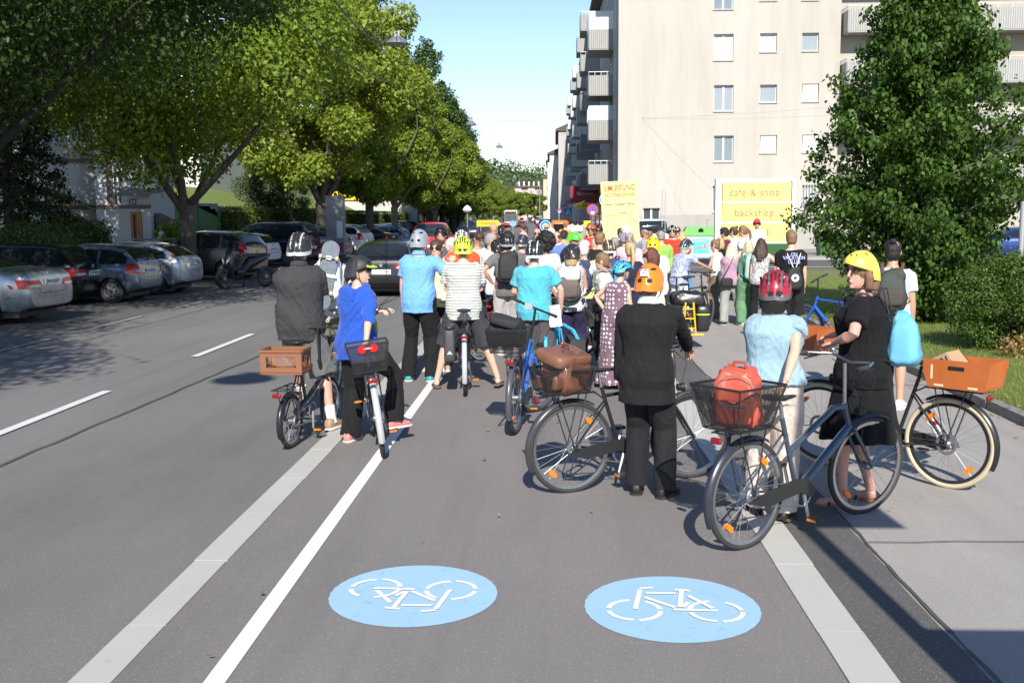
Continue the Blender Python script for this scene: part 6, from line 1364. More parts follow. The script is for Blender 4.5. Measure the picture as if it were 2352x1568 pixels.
# ================================================================ the queue: bicycles, riders, bags
SK = (.6, .37, .27); SKT = (.46, .27, .18); SKR = (.58, .32, .25); SKD = (.09, .05, .035)
BRN = (.06, .035, .02); DRK = (.015, .012, .01); GRY = (.28, .27, .26); WHT = (.62, .6, .56); BLD = (.5, .36, .17); LBR = (.2, .12, .06); RED_H = (.3, .1, .03)
BK_ = (.014, .014, .015)
def wpt(o, v): return o.matrix_basis @ V(v)
def grips(I): return [wpt(I['o'], I['T'] @ p) for p in (I['P'][0], I['P'][-1])]
def bike2(label, rp, fp, **kw):
    a, c = G(*rp), G(*fp); d = c - a; kw.setdefault('wb', d.length); return bicycle(label, rz=math.degrees(math.atan2(-d.x, d.y)), pos=(a.x, a.y), **kw)
def sitbag(label, T, c, w_, dp, h, taper=.85, name='bag', cat='bag', pocket=None, rough=.45, strap=None, lab=None, top=None, group=None):
    o = empty(name, label, cat, (0, 0, 0), 0, group); o.matrix_world = T; b = MB(); softbox(b, (0, 0, h), w_, dp, h, .4, taper=taper, n=36, k=16); me = b.mesh('body'); me.shade_smooth(); wrinkle(me, .024, (1.5, 1.5, 1.2), w_ * 40); t = plain('bag_leather', c, rough, var=.3, scale=9, bump=.6, bs=18); mobj('body', me, o, t)
    if pocket: b = MB(); softbox(b, (0, -dp * .95, h * .6), w_ * .72, dp * .3, h * .42, .4, n=24); b.build('pocket', plain('bag_leather', pocket, rough, var=.3, scale=9, bump=.6, bs=18), o, 60); b = MB(); b.tube([(-w_ * .5, -dp * 1.27, h * .85), (w_ * .5, -dp * 1.27, h * .85)], .005, 0, 5); b.build('zip', CHROME(), o)
    if top: b = MB(); softbox(b, (0, -.02, h * 1.75), w_ * .92, dp * 1.08, h * .32, .4, A=M.Rotation(R(12), 3, 'Y'), n=28); me = b.mesh('flap'); me.shade_smooth(); wrinkle(me, .01, (1, 1, 1), 2.); mobj('flap', me, o, plain('bag_leather', top, rough, var=.3, scale=9, bump=.6, bs=18))
    if strap: b = MB(); b.tube([(w_ * .9 * math.cos(a), -dp * .8, h * 1.05 + h * .8 * math.sin(a)) for a in [PI * i / 14 for i in range(15)]], .003, 0, 5); b.build('zip', plain('zip_tape', (.3, .28, .26), .4, .5), o); b = MB(); b.tube([(-w_ * .35, 0, 2 * h * .96), (-w_ * .2, 0, 2 * h + .045), (w_ * .2, 0, 2 * h + .045), (w_ * .35, 0, 2 * h * .96)], .01, 0, 6); b.build('handle', plain('bag_leather', strap, rough), o)
    return o
def on(I, x, y, z, rz=0, rx=0): return I['o'].matrix_basis @ M.Translation((x, y, z)) @ M.Rotation(R(rz), 4, 'Z') @ M.Rotation(R(rx), 4, 'X')
# --- front row
o, I9 = bike2('blue grey city bicycle nearest the camera with red bag in its rear basket', (1712, 1260), (1982, 1180), frame='trapez', fc=(.07, .1, .15), fm=.5, bars='city', guard=(.03, .035, .05), seat=.93, barh=1.12, steer=-10, grip=RUBBER(), pedal=100, R_=.352)
basket(o, (0, -.1, 2 * .352 + .09), .28, .3, .4, .42, .27)
t_ = sitbag('coral red leather backpack standing in the rear basket of the nearest bicycle', on(I9, .01, -.1, .8, 25), (.5, .085, .05), .155, .11, .178, .72, 'backpack', 'backpack', strap=(.35, .06, .04), pocket=(.38, .065, .04))
o, I8 = bike2('black city bicycle with worn brown leather bag beside the man in the dark suit', (1312, 1131), (1585, 1098), frame='diamond', fc=(.02, .02, .022), seat=.93, barh=1.1, steer=-8, R_=.352, guard=(.05, .05, .055))
basket(o, (0, -.08, 2 * .352 + .09), .27, .34, .32, .4, .17)
sitbag('worn brown leather bag lying open in the rear basket beside the suited man', on(I8, 0, -.04, .79, 20), (.13, .055, .032), .16, .18, .15, .84, 'leather_bag', 'bag', pocket=(.1, .042, .027), top=(.19, .085, .05), strap=(.1, .04, .025))
b = MB(); softbox(b, (0, 0, .035), .11, .15, .035, .6); q = empty('folded_jacket', 'bright orange and red folded jacket under the brown leather bag', 'jacket'); q.matrix_world = on(I8, 0, -.08, .8); b.build('cloth', cloth((.6, .1, .03), 'dye', (.35, .02, .03)), q, 60)
o, I10 = bike2('black city bicycle with cream tyres and two orange wooden crates', (2175, 1121), (1885, 1066), frame='wave', fc=(.02, .02, .02), tyre=plain('cream_rubber', (.5, .42, .29), .7), tw=.022, seat=.95, barh=1.15, disc=True, rimm=BLACK(), guard=(.02, .02, .022), kick=False, R_=.352, steer=6, batt=False, pedal=20)
woodbox('orange plywood crate on the rear rack of the cream tyred bicycle', on(I10, 0, -.1, .8), .32, .42, .21, (.42, .115, .03))
woodbox('orange plywood crate on the front of the cream tyred bicycle', on(I10, 0, 1.22, .93), .3, .26, .22, (.42, .115, .03))
q = empty('paper_bag', 'brown paper bag with handwriting lying in the rear orange crate', 'paper bag'); q.matrix_world = on(I10, .02, .0, .84, 0, 0) @ M.Rotation(R(-28), 4, 'X'); kr = plain('kraft_paper', (.42, .27, .15), .85, var=.15, bump=.4, bs=14); b = MB(); b.add([(-.12, -.13, 0), (.12, -.13, 0), (.13, .15, 0), (-.13, .15, 0), (-.11, -.09, .2), (.11, -.09, .2), (.1, .1, .2), (-.1, .1, .2)], [(3, 2, 1, 0), (4, 5, 6, 7), (0, 1, 5, 4), (1, 2, 6, 5), (2, 3, 7, 6), (3, 0, 4, 7)]); b.build('body', kr, q)
text('KORN\nge', .075, plain('marker_ink', (.02, .02, .02), .7), q, (-.118, .02, .11), (PI / 2, 0, -PI / 2), extrude=.001); text('KORN\nge', .075, plain('marker_ink', (.02, .02, .02), .7), q, (.118, .02, .11), (PI / 2, 0, PI / 2), extrude=.001)
q = empty('water_bottle', 'white and red bottle clamped beside the cream tyred rear wheel', 'bottle'); q.matrix_world = on(I10, .1, .12, .36) @ M.Rotation(R(-25), 4, 'X'); b = MB(); b.tube([(0, 0, 0), (0, 0, .15), (0, 0, .17), (0, 0, .2)], [.03, .03, .014, .014], 0, 14); b.build('body', WHITE(), q, 40); b = MB(); b.tube([(0, 0, .1), (0, 0, .135)], .0315, 0, 14); b.tube([(0, 0, .2), (0, 0, .225)], .016, 0, 10); b.build('cap', REDL(), q, 40)
# suited man
g1 = grips(I8)
P54 = person('man in black suit and orange helmet standing between two bicycles', 1489, 603, 7.5, -22, fem=False, fold=.5, fat=1.16, hair='short', hc=LBR, helmet=((.85, .2, .01), None, dict(kind='urban', gloss=.22)), shirt=(BK_,), sleeves='long', hem=-.235, loose=.026, jacketflare=.16, legs='trousers', legc=((.017, .017, .019),), legloose=.03, shoes='shoe', shoec=(.012, .012, .013), rh=at(1602, 846, 8.1), lh=None, rf=(.13, .05), lf=(-.1, .08), collar=(.75, .75, .75), lean=3, pitch=4, skinc=SKR)
y_ = P54['frame'](0)[1]; b = MB(); b.tube([P54['S'](t) - y_ * (.148 - (t + .26) * .05) for t in (-.1, .0, .1, .2)], .0022, 0, 4); b.build('back_seam', plain('seam', (.004, .004, .004), .9), P54['o'])
q = MB(); Hm = P54['H']; b_ = [Hm @ V(p) for p in ((.036, -.148, .048), (-.028, -.148, .048), (-.026, -.142, .1), (.034, -.142, .1))]; q.add(b_ + [v + (Hm.to_3x3() @ V((0, .006, 0))) for v in b_], [(0, 1, 2, 3), (7, 6, 5, 4), (0, 4, 5, 1), (1, 5, 6, 2), (2, 6, 7, 3), (3, 7, 4, 0)]); hs_ = [c for c in P54['o'].children if c.name.startswith('helmet')][0]; st_ = q.build('sticker', WHITE(), hs_)
tx = text('WIEN\nDA', .026, plain('sticker_ink', (.1, .1, .25), .6), st_, (0, 0, 0), (0, 0, 0), extrude=.0008); tx.matrix_local = Hm @ M.Translation((.003, -.1492, .078)) @ M.Rotation(PI / 2, 4, 'X') @ M.Rotation(R(-6), 4, 'X')
# red helmet woman
g2 = grips(I9)
P65 = person('woman in light blue shirt and red helmet seen from behind holding the nearest bicycle', 1784, 617, 6.95, -14, fem=True, fat=1.08, hair='bob', hc=DRK, helmet=((.34, .012, .03), (.1, .1, .12), dict(gloss=.35)), shirt=((.27, .4, .48),), sleeves='cap', loose=.04, hem=.01, legs='trousers', legc=((.6, .5, .43),), legloose=.035, shoes='shoe', shoec=BK_, rh=wpt(I9['o'], (0, .34, .97)), lh=(-.02, .3, 1.02), re=(1, .1, .3), rf=(.1, .0), lf=(-.1, .12), fold=.8, collar=True, lean=5, skinc=SK)
# woman in the black dress
g3 = grips(I10)
P66 = person('woman in black dress and yellow helmet talking beside the cream tyred bicycle', 1997, 573, 7.35, 66, fem=True, fold=.6, fat=1.26, hair='bob', hc=(.22, .12, .07), helmet=((.8, .62, .08), None, dict(kind='holes', gloss=.35)), shirt=((.008, .008, .009),), sleeves='short', loose=.034, legs='dress', legc=((.008, .008, .009),), skirt=.43, shoes='sandal', shoec=(.35, .17, .08), lh=at(1912, 788, 7.25), rh=at(1905, 772, 7.9), le=(-1, -.1, -.7), re=(.6, -.3, -1), flare=.085, lf=(-.12, .1), rf=(.1, -.06), yaw=48, glasses='sun', mouth=True, lean=3, skinc=SKR)
backpack(P66, 'sky blue waterproof roll top backpack worn by the woman in black', (.14, .42, .6), None, .15, .12, .175, .19, strapc=(.03, .03, .035), pocket=False, top=None, boxy=.55, tap=.62, group=None)
# grey polo on the folding bike
o, I1 = bicycle('black folding bicycle with a brown plastic crate on its rear rack', 670, 1028, -9, R_=.25, wb=.98, frame='fold', seat=.95, barh=1.05, rack=True, chaincase=False, tw=.022, refl=False, kick=True, barw=.27, bars='flat', guard=(.02, .02, .022))
crate('brown plastic crate with lattice sides on the folding bicycle', wpt(o, (.0, -.06, .71)), -4, .38, .28, .22, (.23, .095, .045))
P1 = person('man in dark grey polo shirt and black and white helmet astride the folding bicycle', 681, 532, 10.0, -4, fat=1.12, hair='crop', hc=(.12, .11, .1), helmet=((.02, .02, .022), (.45, .45, .45)), shirt=((.045, .043, .046),), sleeves='short', loose=.04, hem=-.16, legs='shorts', legc=((.11, .11, .11),), legloose=.035, shoes='sneaker', shoec=(.32, .2, .12), socks=(.65, .65, .65), rh='cross', lh='cross', lf=(-.17, .55), rf=(.3, -.1), collar=True, skinc=SKR)
# blue hoodie
o, I2 = bicycle('city bicycle with black wire basket held by the woman in the blue hoodie', 880, 1048, 13, frame='step', fc=(.03, .03, .035), lean=-7, bars='city', grip=plain('cream_grip', (.55, .48, .36), .7), guard=(.5, .5, .5), light=True, seat=.9, barh=1.2, R_=.35, pedal=95, barw=.3)
basket(o, (0, -.08, .79), .27, .22, .36, .3, .24); b = MB()
for s in (-1, 1): b.tube([(s * .05, -.25, 1.0), (s * .05, -.235, 1.0)], .036, 0, 16)
b.tube([(-.04, -.243, 1.0), (.04, -.243, 1.0)], .008); q = b.build('spare_light', REDL(), o, 40)
P2 = person('woman in bright blue hoodie and black helmet looking back over her shoulder', 812, 585, 9.35, -32, fem=True, hair='tail', hc=(.14, .07, .035), helmet=((.018, .018, .02), None, dict(kind='urban', visor=(.45, .6, .05), gloss=.6)), shirt=((.02, .08, .42),), sleeves='half', loose=.045, hem=-.17, legs='trousers', legc=((.013, .013, .014),), legloose=.04, shoes='sneaker', shoec=(.55, .2, .18), rh=wpt(I2['o'], (0, .2, .97)), lh='cross', yaw=-62, glasses='sun', lf=(-.1, -.02), rf=wpt(I2['o'], (.16, .52, .12)), skinc=SK, collar=False)
b = MB(); x_, y_, u_ = P2['frame'](.46); c_ = P2['S'](.47); b.tube([c_ + x_ * (.1 * math.cos(a)) + y_ * (.1 * math.sin(a) - .03) + u_ * (.02 + .02 * math.sin(a)) for a in [2 * PI * i / 16 for i in range(16)]], .032, 0, 10, closed=True); softbox(b, c_ - y_ * .13 - u_ * .06, .1, .05, .1, .6); me = remesh(b.mesh('hood'), .011, 2); wrinkle(me, .012, (1, 1, 1), 4.); mobj('hood', me, P2['o'], cloth((.02, .08, .42)))
b = MB(); x_, y_, u_ = P2['frame'](.2); c_ = P2['S'](.2); b.tube([P2['S'](t) + y_ * (.165) + x_ * (.04 + .05 * math.sin(t * 14)) for t in (.0, .08, .16, .24, .32)], .03, 0, 8, flat=.3); b.build('lime_print', plain('lime_print', (.5, .7, .08), .7), P2['o'], 50)
# skateboard carrier
P3 = person('person in white top and olive trousers carrying a skateboard on the back', 753, 548, 12.4, 5, hair='short', hc=BRN, shirt=((.55, .56, .55),), legs='trousers', legc=((.16, .17, .1),), rh='front', lh='front', rf=(.15, .1), shoec=(.3, .3, .3), lean=10)
bp = backpack(P3, 'white backpack with a skateboard strapped to it', (.6, .6, .6), None, .17, .09, .25, .3, pocket=False, strapc=(.6, .6, .6))
sk = empty('skateboard', 'worn dark skateboard strapped upright to the white backpack', 'skateboard'); sk.matrix_world = bp.matrix_world @ M.Translation((.0, -.12, .02)) @ M.Rotation(R(10), 4, 'Y'); b = MB(); pts = [(.1 * math.cos(a), .3 * (1 if math.sin(a) > 0 else -1) + .1 * math.sin(a)) for a in [2 * PI * i / 32 + .02 for i in range(32)]]; b.prism(pts, (0, 0, 0), (1, 0, 0), (0, 0, 1), (0, .012, 0)); b.build('deck', plain('worn_deck', (.05, .075, .1), .45, var=.8, scale=22), sk, 30)
for z in (-.2, .2):
    b = MB(); b.tube([(-.09, -.035, z), (.09, -.035, z)], .008); b.box(-.03, .03, -.03, 0, z - .02, z + .02); tr = b.build('truck', CHROME(), sk)
    for s in (-1, 1): b = MB(); b.tube([(s * .08, -.04, z), (s * .11, -.04, z)], .027, 0, 16); b.build('wheel', plain('wheel_urethane', (.62, .42, .22), .5), sk, 40)
b = MB(); b.box(-.12, .12, -.02, -.005, -.02, .015); b.build('strap', WHITE(), sk)
o, I14 = bicycle('dark bicycle of the skateboard carrier behind the grey polo man', 768, 905, -4, frame='mtb', chaincase=False, rack=False, bars='flat')
# blue polo
P4 = person('man in sky blue polo shirt and grey helmet standing with one arm raised', 958, 525, 12.9, -12, fat=1.05, hair='short', hc=DRK, helmet=((.26, .29, .31), None, dict(kind='urban')), shirt=((.16, .38, .75),), sleeves='short', loose=.035, hem=-.16, legs='trousers', legc=((.012, .012, .014),), legloose=.032, shoes='sneaker', shoec=(.03, .3, .32), rh=(.34, .22, 1.4), re=(1, -.2, -1), lf=(-.14, .0), rf=(.14, .02), collar=True, skinc=SK)
b = MB(); e_, w_ = P4['J']['l'][1], P4['J']['l'][2]; b.torus(w_.lerp(e_, .1), (w_ - e_), .034, .01, 0, 20, 6); b.build('watch', plain('red_strap', (.6, .02, .02), .5), P4['o'], 60)
P5 = person('smiling woman in pale yellow top and sunglasses facing the camera', 1003, 547, 13.9, 172, fem=True, hair='tail', hc=BRN, glasses='sun', shirt=((.75, .72, .42),), sleeves='none', legs='leggings', legc=(BK_,), shoes='flip', lh='face', mouth=True, skinc=SK)
# striped shirt
o, I3 = bicycle('black touring bicycle with one grey pannier under the striped shirt man', 1068, 908, 5, frame='diamond', bars='flat', guard=(.55, .55, .55), chaincase=False, R_=.35, seat=.98, barh=1.05, pedal=100)
q = empty('pannier_bag', 'dark grey roll top pannier on the left of the touring bicycle', 'pannier'); q.matrix_world = on(I3, -.17, -.06, .62); b = MB(); softbox(b, (0, 0, 0), .07, .15, .21, .35, taper=.85); b.build('body', plain('pannier_fabric', (.05, .05, .055), .6, bump=.4), q, 60); b = MB(); softbox(b, (0, 0, .2), .055, .14, .03, .5); b.build('roll_top', BLACK(), q, 60); b = MB(); b.add([(-.03, -.155, -.1), (.03, -.155, -.1), (0, -.155, -.06)], [(0, 1, 2)]); b.build('logo', WHITE(), q)
P6 = person('man in white striped t-shirt and lime helmet sitting astride his bicycle', 1062, 540, 12.35, 2, fat=1.05, hair='crop', hc=LBR, helmet=((.5, .6, .02), (.6, .75, .1)), shirt=((.62, .62, .56), 'stripes', (.09, .11, .12)), sleeves='short', loose=.04, hem=-.16, legs='shorts', legc=((.045, .045, .05),), legloose=.035, shoes='flip', shoec=(.16, .1, .07), rf=(.4, .02), lf=(-.33, .02), rh='front', lh='front', skinc=SK)
# blue e-bike
o, I4 = bicycle('blue electric bicycle on its stand with a full black basket', 1185, 996, -9, frame='trapez', fc=(.03, .16, .5), steer=-38, bars='flat', kick=True, guard=(.09, .09, .1), barh=1.17, seat=.86, batt=True, R_=.355, tw=.026, barw=.34, pedal=30)
basket(o, (-.04, -.12, .82), .3, .26, .38, .34, .22); sitbag('heap of black bags in the basket of the blue electric bicycle', on(I4, -.06, -.1, .88), BK_, .17, .15, .13, .9, 'black_bag', 'bag', rough=.8, top=(.02, .02, .022))
b = MB(); tp = I4['top']; b.box(tp.x - .04, tp.x + .04, tp.y - .08, tp.y - .05, tp.z + .0, tp.z + .06); b.build('display', plain('display_grey', (.35, .37, .38), .3), o)
# teal shirt and turquoise cargo bike
o, I5 = bicycle('turquoise cargo bicycle with curved tubes beside the teal shirt man', 1290, 893, 4, frame='wave', fc=(.05, .42, .68), bars='flat', R_=.28, wb=1.25, seat=.95, barh=1.05, guard=(.03, .03, .03), rack=False, refl=False, fm=.1)
b = MB()
for s in (-1, 1): b.tube([(s * .03, .55, .75), (s * .17, .3, .68), (s * .2, -.1, .6), (s * .2, -.2, .3)], .024, 0, 8)
b.box(-.28, -.14, -.3, .2, .17, .2); b.build('rack_tubes', paint((.05, .42, .68)), o, 50); b = MB(); b.box(.09, .27, -.2, .5, .25, .62); b.box(-.27, -.12, .1, .55, .25, .62); b.build('side_bags', plain('bag_fabric2', (.03, .03, .032), .8, bump=.4), o); b = MB(); b.box(-.06, .09, -.0, .01, .72, .98, T=M.Translation((.02, -.02, .05)) @ M.Rotation(R(-8), 4, 'Y')); q = b.build('paper_tag', WHITE(), o); 
P37 = person('man in turquoise t-shirt and grey cargo shorts with one hand on a bicycle', 1226, 551, 12.4, -6, fat=1.1, hair='short', hc=DRK, helmet=((.02, .02, .022), (.65, .65, .65)), shirt=((.08, .4, .48),), sleeves='short', loose=.04, hem=-.14, legs='shorts', legc=((.085, .078, .082),), legloose=.05, shoes='sneaker', shoec=(.05, .06, .08), rh=at(1288, 712, 12.5), re=(1, -.3, -.2), lh=(-.1, .25, 1.05), rf=(.12, .0), lf=(-.12, .05), skinc=SK)
# striped sleeveless woman
o, I6 = bicycle('black city bicycle with wide handlebar behind the turquoise cargo bicycle', 1300, 845, 2, bars='riser', fc=(.02, .1, .16), barw=.34, barh=1.13, detail=False, guard=(.02, .02, .022), frame='step')
P35 = person('woman in striped sleeveless top and black helmet wearing a two tone backpack', 1313, 558, 13.7, -10, fem=True, fat=1.05, hair='bob', hc=BLD, helmet=((.025, .025, .03), None, dict(visor=(.02, .02, .02))), shirt=((.66, .66, .66), 'stripes', (.2, .24, .32)), sleeves='none', legs='trousers', legc=((.03, .025, .07),), rh='front', lh='hip', skinc=SKT, glasses='clear')
backpack(P35, 'grey and brown two tone backpack worn over the striped sleeveless top', (.12, .095, .08), (.1, .08, .07), .16, .09, .22, .24, top=(.5, .49, .46), strapc=(.6, .6, .58))
# polka dot woman
o, I7 = bicycle('bicycle with a black rain covered basket behind the polka dot dress', 1402, 872, -4, frame='step', detail=False, R_=.34, seat=.9)
basket(o, (0, -.1, .78), .28, .26, .34, .32, .2); sitbag('crumpled black rain cover over the basket behind the polka dot dress', on(I7, 0, -.08, .88), (.012, .012, .013), .22, .2, .075, .9, 'rain_cover', 'rain cover', rough=.35)
P34 = person('woman in mauve polka dot dress and sky blue helmet turning to the right', 1414, 595, 12.4, -48, fem=True, fat=1.1, hair='crop', hc=(.2, .08, .03), helmet=((.03, .4, .8), (.02, .02, .02), dict(visor=(.03, .4, .8))), shirt=((.17, .1, .13), 'dots', (.6, .55, .58)), sleeves='none', legs='dress', legc=((.17, .1, .13), 'dots', (.6, .55, .58)), skirt=.85, shoes='sandal', glasses='clear', lean=12, yaw=-25, rh='front', lh='hip', skinc=SK)
P33 = person('girl in pale green top looking left with a white hair clip', 1392, 577, 13.4, 78, fem=True, hair='tail', hc=LBR, shirt=((.5, .56, .5),), sleeves='short', legs='trousers', skinc=SK)
backpack(P33, 'bright blue and black backpack left of the orange helmet', (.03, .27, .6), (.03, .03, .035), .15, .1, .22, .3, strapc=(.2, .2, .2))
# behind the suited man
P47 = person('woman with chestnut hair and sunglasses in a pale pink dress facing left', 1503, 565, 13.6, 80, fem=True, fat=1.15, hair='bob', hc=(.12, .035, .02), glasses='sun', shirt=((.8, .66, .6),), sleeves='short', legs='dress', legc=((.8, .66, .6),), skirt=.7, lh='front', skinc=SK)
P46 = person('man in large white t-shirt and yellow helmet seen from behind', 1500, 542, 16.2, -8, fat=1.25, hair='short', hc=BRN, helmet=((.85, .62, .01), None, dict(kind='urban')), shirt=((.78, .78, .78),), sleeves='short', loose=.05, legs='shorts', rh='front', skinc=SKT)
P44 = person('woman with long blond ponytail in navy dress seen from behind', 1450, 554, 15., 8, fem=True, hair='pony', hc=BLD, shirt=((.025, .025, .05),), sleeves='cap', legs='dress', legc=((.025, .025, .05),), skirt=.6, skinc=SK)
o, I12 = bicycle('yellow cargo bicycle with bulging black panniers seen from behind', 1575, 800, 3, R_=.26, wb=1.2, frame='wave', fc=(.75, .45, .01), rack=True, seat=.98, tw=.03, chaincase=False, refl=False, guard=None, bars='flat', fm=.05)
b = MB()
for s in (-1, 1): b.tube([(s * .06, -.28, .75), (s * .1, -.3, .25), (s * .1, .3, .25)], .014, 0, 8); b.tube([(s * .22, -.3, .25), (0, -.3, .25)], .014, 0, 8)
for z in (.35, .5, .65): b.tube([(-.08, -.295, z), (.08, -.295, z)], .011, 0, 6)
b.build('rear_frame', paint((.8, .5, .01)), o, 50)
for s, lb in ((-1, 'left black pannier with yellow stripe on the yellow cargo bicycle'), (1, 'right black pannier with yellow stripe on the yellow cargo bicycle')):
    q = empty('pannier_bag', lb, 'pannier', group='panniers on the yellow cargo bicycle'); q.matrix_world = on(I12, s * .22, -.05, .5); b = MB(); softbox(b, (0, 0, 0), .11, .24, .22, .35); b.build('body', plain('tarpaulin', (.02, .02, .022), .35, bump=.4, bs=12), q, 60); b = MB(); softbox(b, (0, 0, .06), .112, .243, .014, .35); b.build('reflective_stripe', plain('lime_stripe', (.6, .8, .02), .5), q, 60)
sitbag('black waterproof top bag across the rack of the yellow cargo bicycle', on(I12, 0, -.08, .7), (.02, .02, .022), .26, .2, .1, .85, 'top_bag', 'bag', rough=.35)
o, I13 = bicycle('black bicycle held by the woman in white trousers', 1566, 764, -32, frame='mtb', chaincase=False, rack=False, bars='flat', detail=False, barh=1.05, guard=None)
g4 = grips(I13)
P53 = person('woman in lilac blue shirt and white trousers leaning on her handlebar', 1561, 546, 18.6, -55, fem=True, hair='bob', hc=(.5, .42, .3), helmet=((.03, .04, .045), (.2, .3, .35), dict(visor=(.02, .02, .02))), shirt=((.25, .3, .52), 'print', (.5, .55, .7)), sleeves='short', legs='trousers', legc=((.78, .78, .8),), lh=g4[0], rh=g4[1], lean=16, skinc=SKT)
# blue mountain bike and vacation man on the right
o, I11 = bike2('blue and white mountain bicycle leaning at the lawn edge', (1968, 812), (1872, 798), frame='mtb', fc=(.02, .12, .55), chaincase=False, rack=False, bars='flat', wb=1.08, tw=.028, steer=25, guard=None, rimm=paint((.02, .1, .5)), seat=.95, barh=1.1, fm=.1)
P64 = person('man in black t-shirt with ON VACATION CLUB lettering and drawstring bag', 1821, 527, 16.2, 0, hair='crop', hc=LBR, shirt=((.012, .012, .014),), sleeves='short', loose=.035, legs='shorts', legc=((.018, .018, .02),), skinc=SK, shoes='sneaker')
x_, y_, u_ = P64['frame'](.4)
for tx_, t, sz in (('ON', .415, .07), ('VACATION', .365, .075), ('CLUB', .305, .085)):
    q = text(tx_, sz, plain('lilac_print', (.4, .4, .7), .7), P64['o'], P64['S'](t) - y_ * .167, (PI / 2 - R(4), 0, 0), name='shirt_lettering', extrude=.002, offset=.001, sx=.85)
bg_ = backpack(P64, 'black drawstring bag with a white star badge on the vacation shirt', (.015, .015, .016), None, .12, .06, .16, .08, straps=False, pocket=False, group=None); b = MB(); b.tube([(0, -.066, 0), (0, -.07, 0)], .055, 0, 24); b.build('badge', WHITE(), bg_); b = MB()
b.add([((.04 if i % 2 else .017) * math.sin(PI * i / 5), -.072, -(.04 if i % 2 else .017) * math.cos(PI * i / 5)) for i in range(10)], [tuple(range(10))]); b.build('star', BLACK(), bg_)
for s in (-1, 1): b = MB(); b.tube([(s * .02, -.02, .15), (s * .1, .045, .36)], .006, 0, 5); b.build('cord', WHITE(), bg_)
P67 = person('person in pale t-shirt with dark tied hair and camouflage backpack behind the yellow helmet', 2054, 548, 11., -18, fat=1.05, hair='bun', hc=DRK, shirt=((.5, .55, .62),), sleeves='short', legs='shorts', legc=((.02, .02, .025),), skinc=SKT)
backpack(P67, 'dark camouflage backpack with brown leather straps', (.035, .045, .035), (.05, .04, .03), .15, .1, .2, .27, strapc=(.09, .045, .025), group=None)
# group on the pavement
P61 = person('girl with very long pale blond hair in mauve t-shirt and grey trousers', 1683, 556, 19.6, 6, fem=True, fat=1.15, hair='long', hc=(.66, .56, .36), shirt=((.4, .25, .33),), sleeves='half', loose=.055, legs='trousers', legc=((.3, .3, .28),), legloose=.035, shoec=BK_, skinc=SKT, rf=(.22, -.05), lf=(-.2, -.15))
q = empty('shoulder_bag', 'small black shoulder bag hanging at the mauve t-shirt girl', 'bag'); q.matrix_world = P61['W'] @ M.Translation((-.16, -.2, .92)); b = MB(); softbox(b, (0, 0, 0), .13, .06, .1, .5); b.build('body', plain('bag_fabric', BK_, .75, bump=.3, bs=25), q, 60); b = MB(); b.tube([(-.1, 0, .08), (.05, 0, .34), (.16, .05, .55)], .01); b.build('strap', BLACK(), q)
P59 = person('girl with hair bun and white tank top holding a red phone', 1649, 548, 20.6, 62, fem=True, fat=.94, hair='bun', hc=LBR, shirt=((.7, .68, .64),), sleeves='none', legs='trousers', legc=((.15, .13, .09),), legloose=.055, shoec=(.1, .1, .1), lh='cross', skinc=SK, rh=(.1, .22, .82))
q = empty('mobile_phone', 'red mobile phone in the hand of the girl in the tank top', 'phone'); q.matrix_world = P59['W'] @ M.Translation(P59['J']['r'][2] + V((0, .05, -.06))); b = MB(); b.box(-.035, .035, -.005, .005, -.07, .07); b.build('body', REDL(), q)
P62 = person('girl in green shirt and green trousers with a mint backpack', 1722, 551, 19.4, 8, fem=True, hair='bob', hc=(.55, .46, .3), shirt=((.08, .2, .12),), sleeves='half', legs='trousers', legc=((.13, .26, .14),), legloose=.06, shoec=(.3, .5, .25), skinc=SK, glasses='clear')
backpack(P62, 'mint green roll top backpack on the girl in green', (.3, .46, .4), None, .17, .09, .26, .24, pocket=False, group=None)
P63 = person('girl with long dark wavy hair beside the mint backpack', 1750, 545, 19., -12, fem=True, hair='wavy', hc=(.05, .025, .018), shirt=((.6, .6, .58), 'print', (.3, .3, .3)), sleeves='none', legs='trousers', legc=(BK_,), rh='hip', skinc=SK)
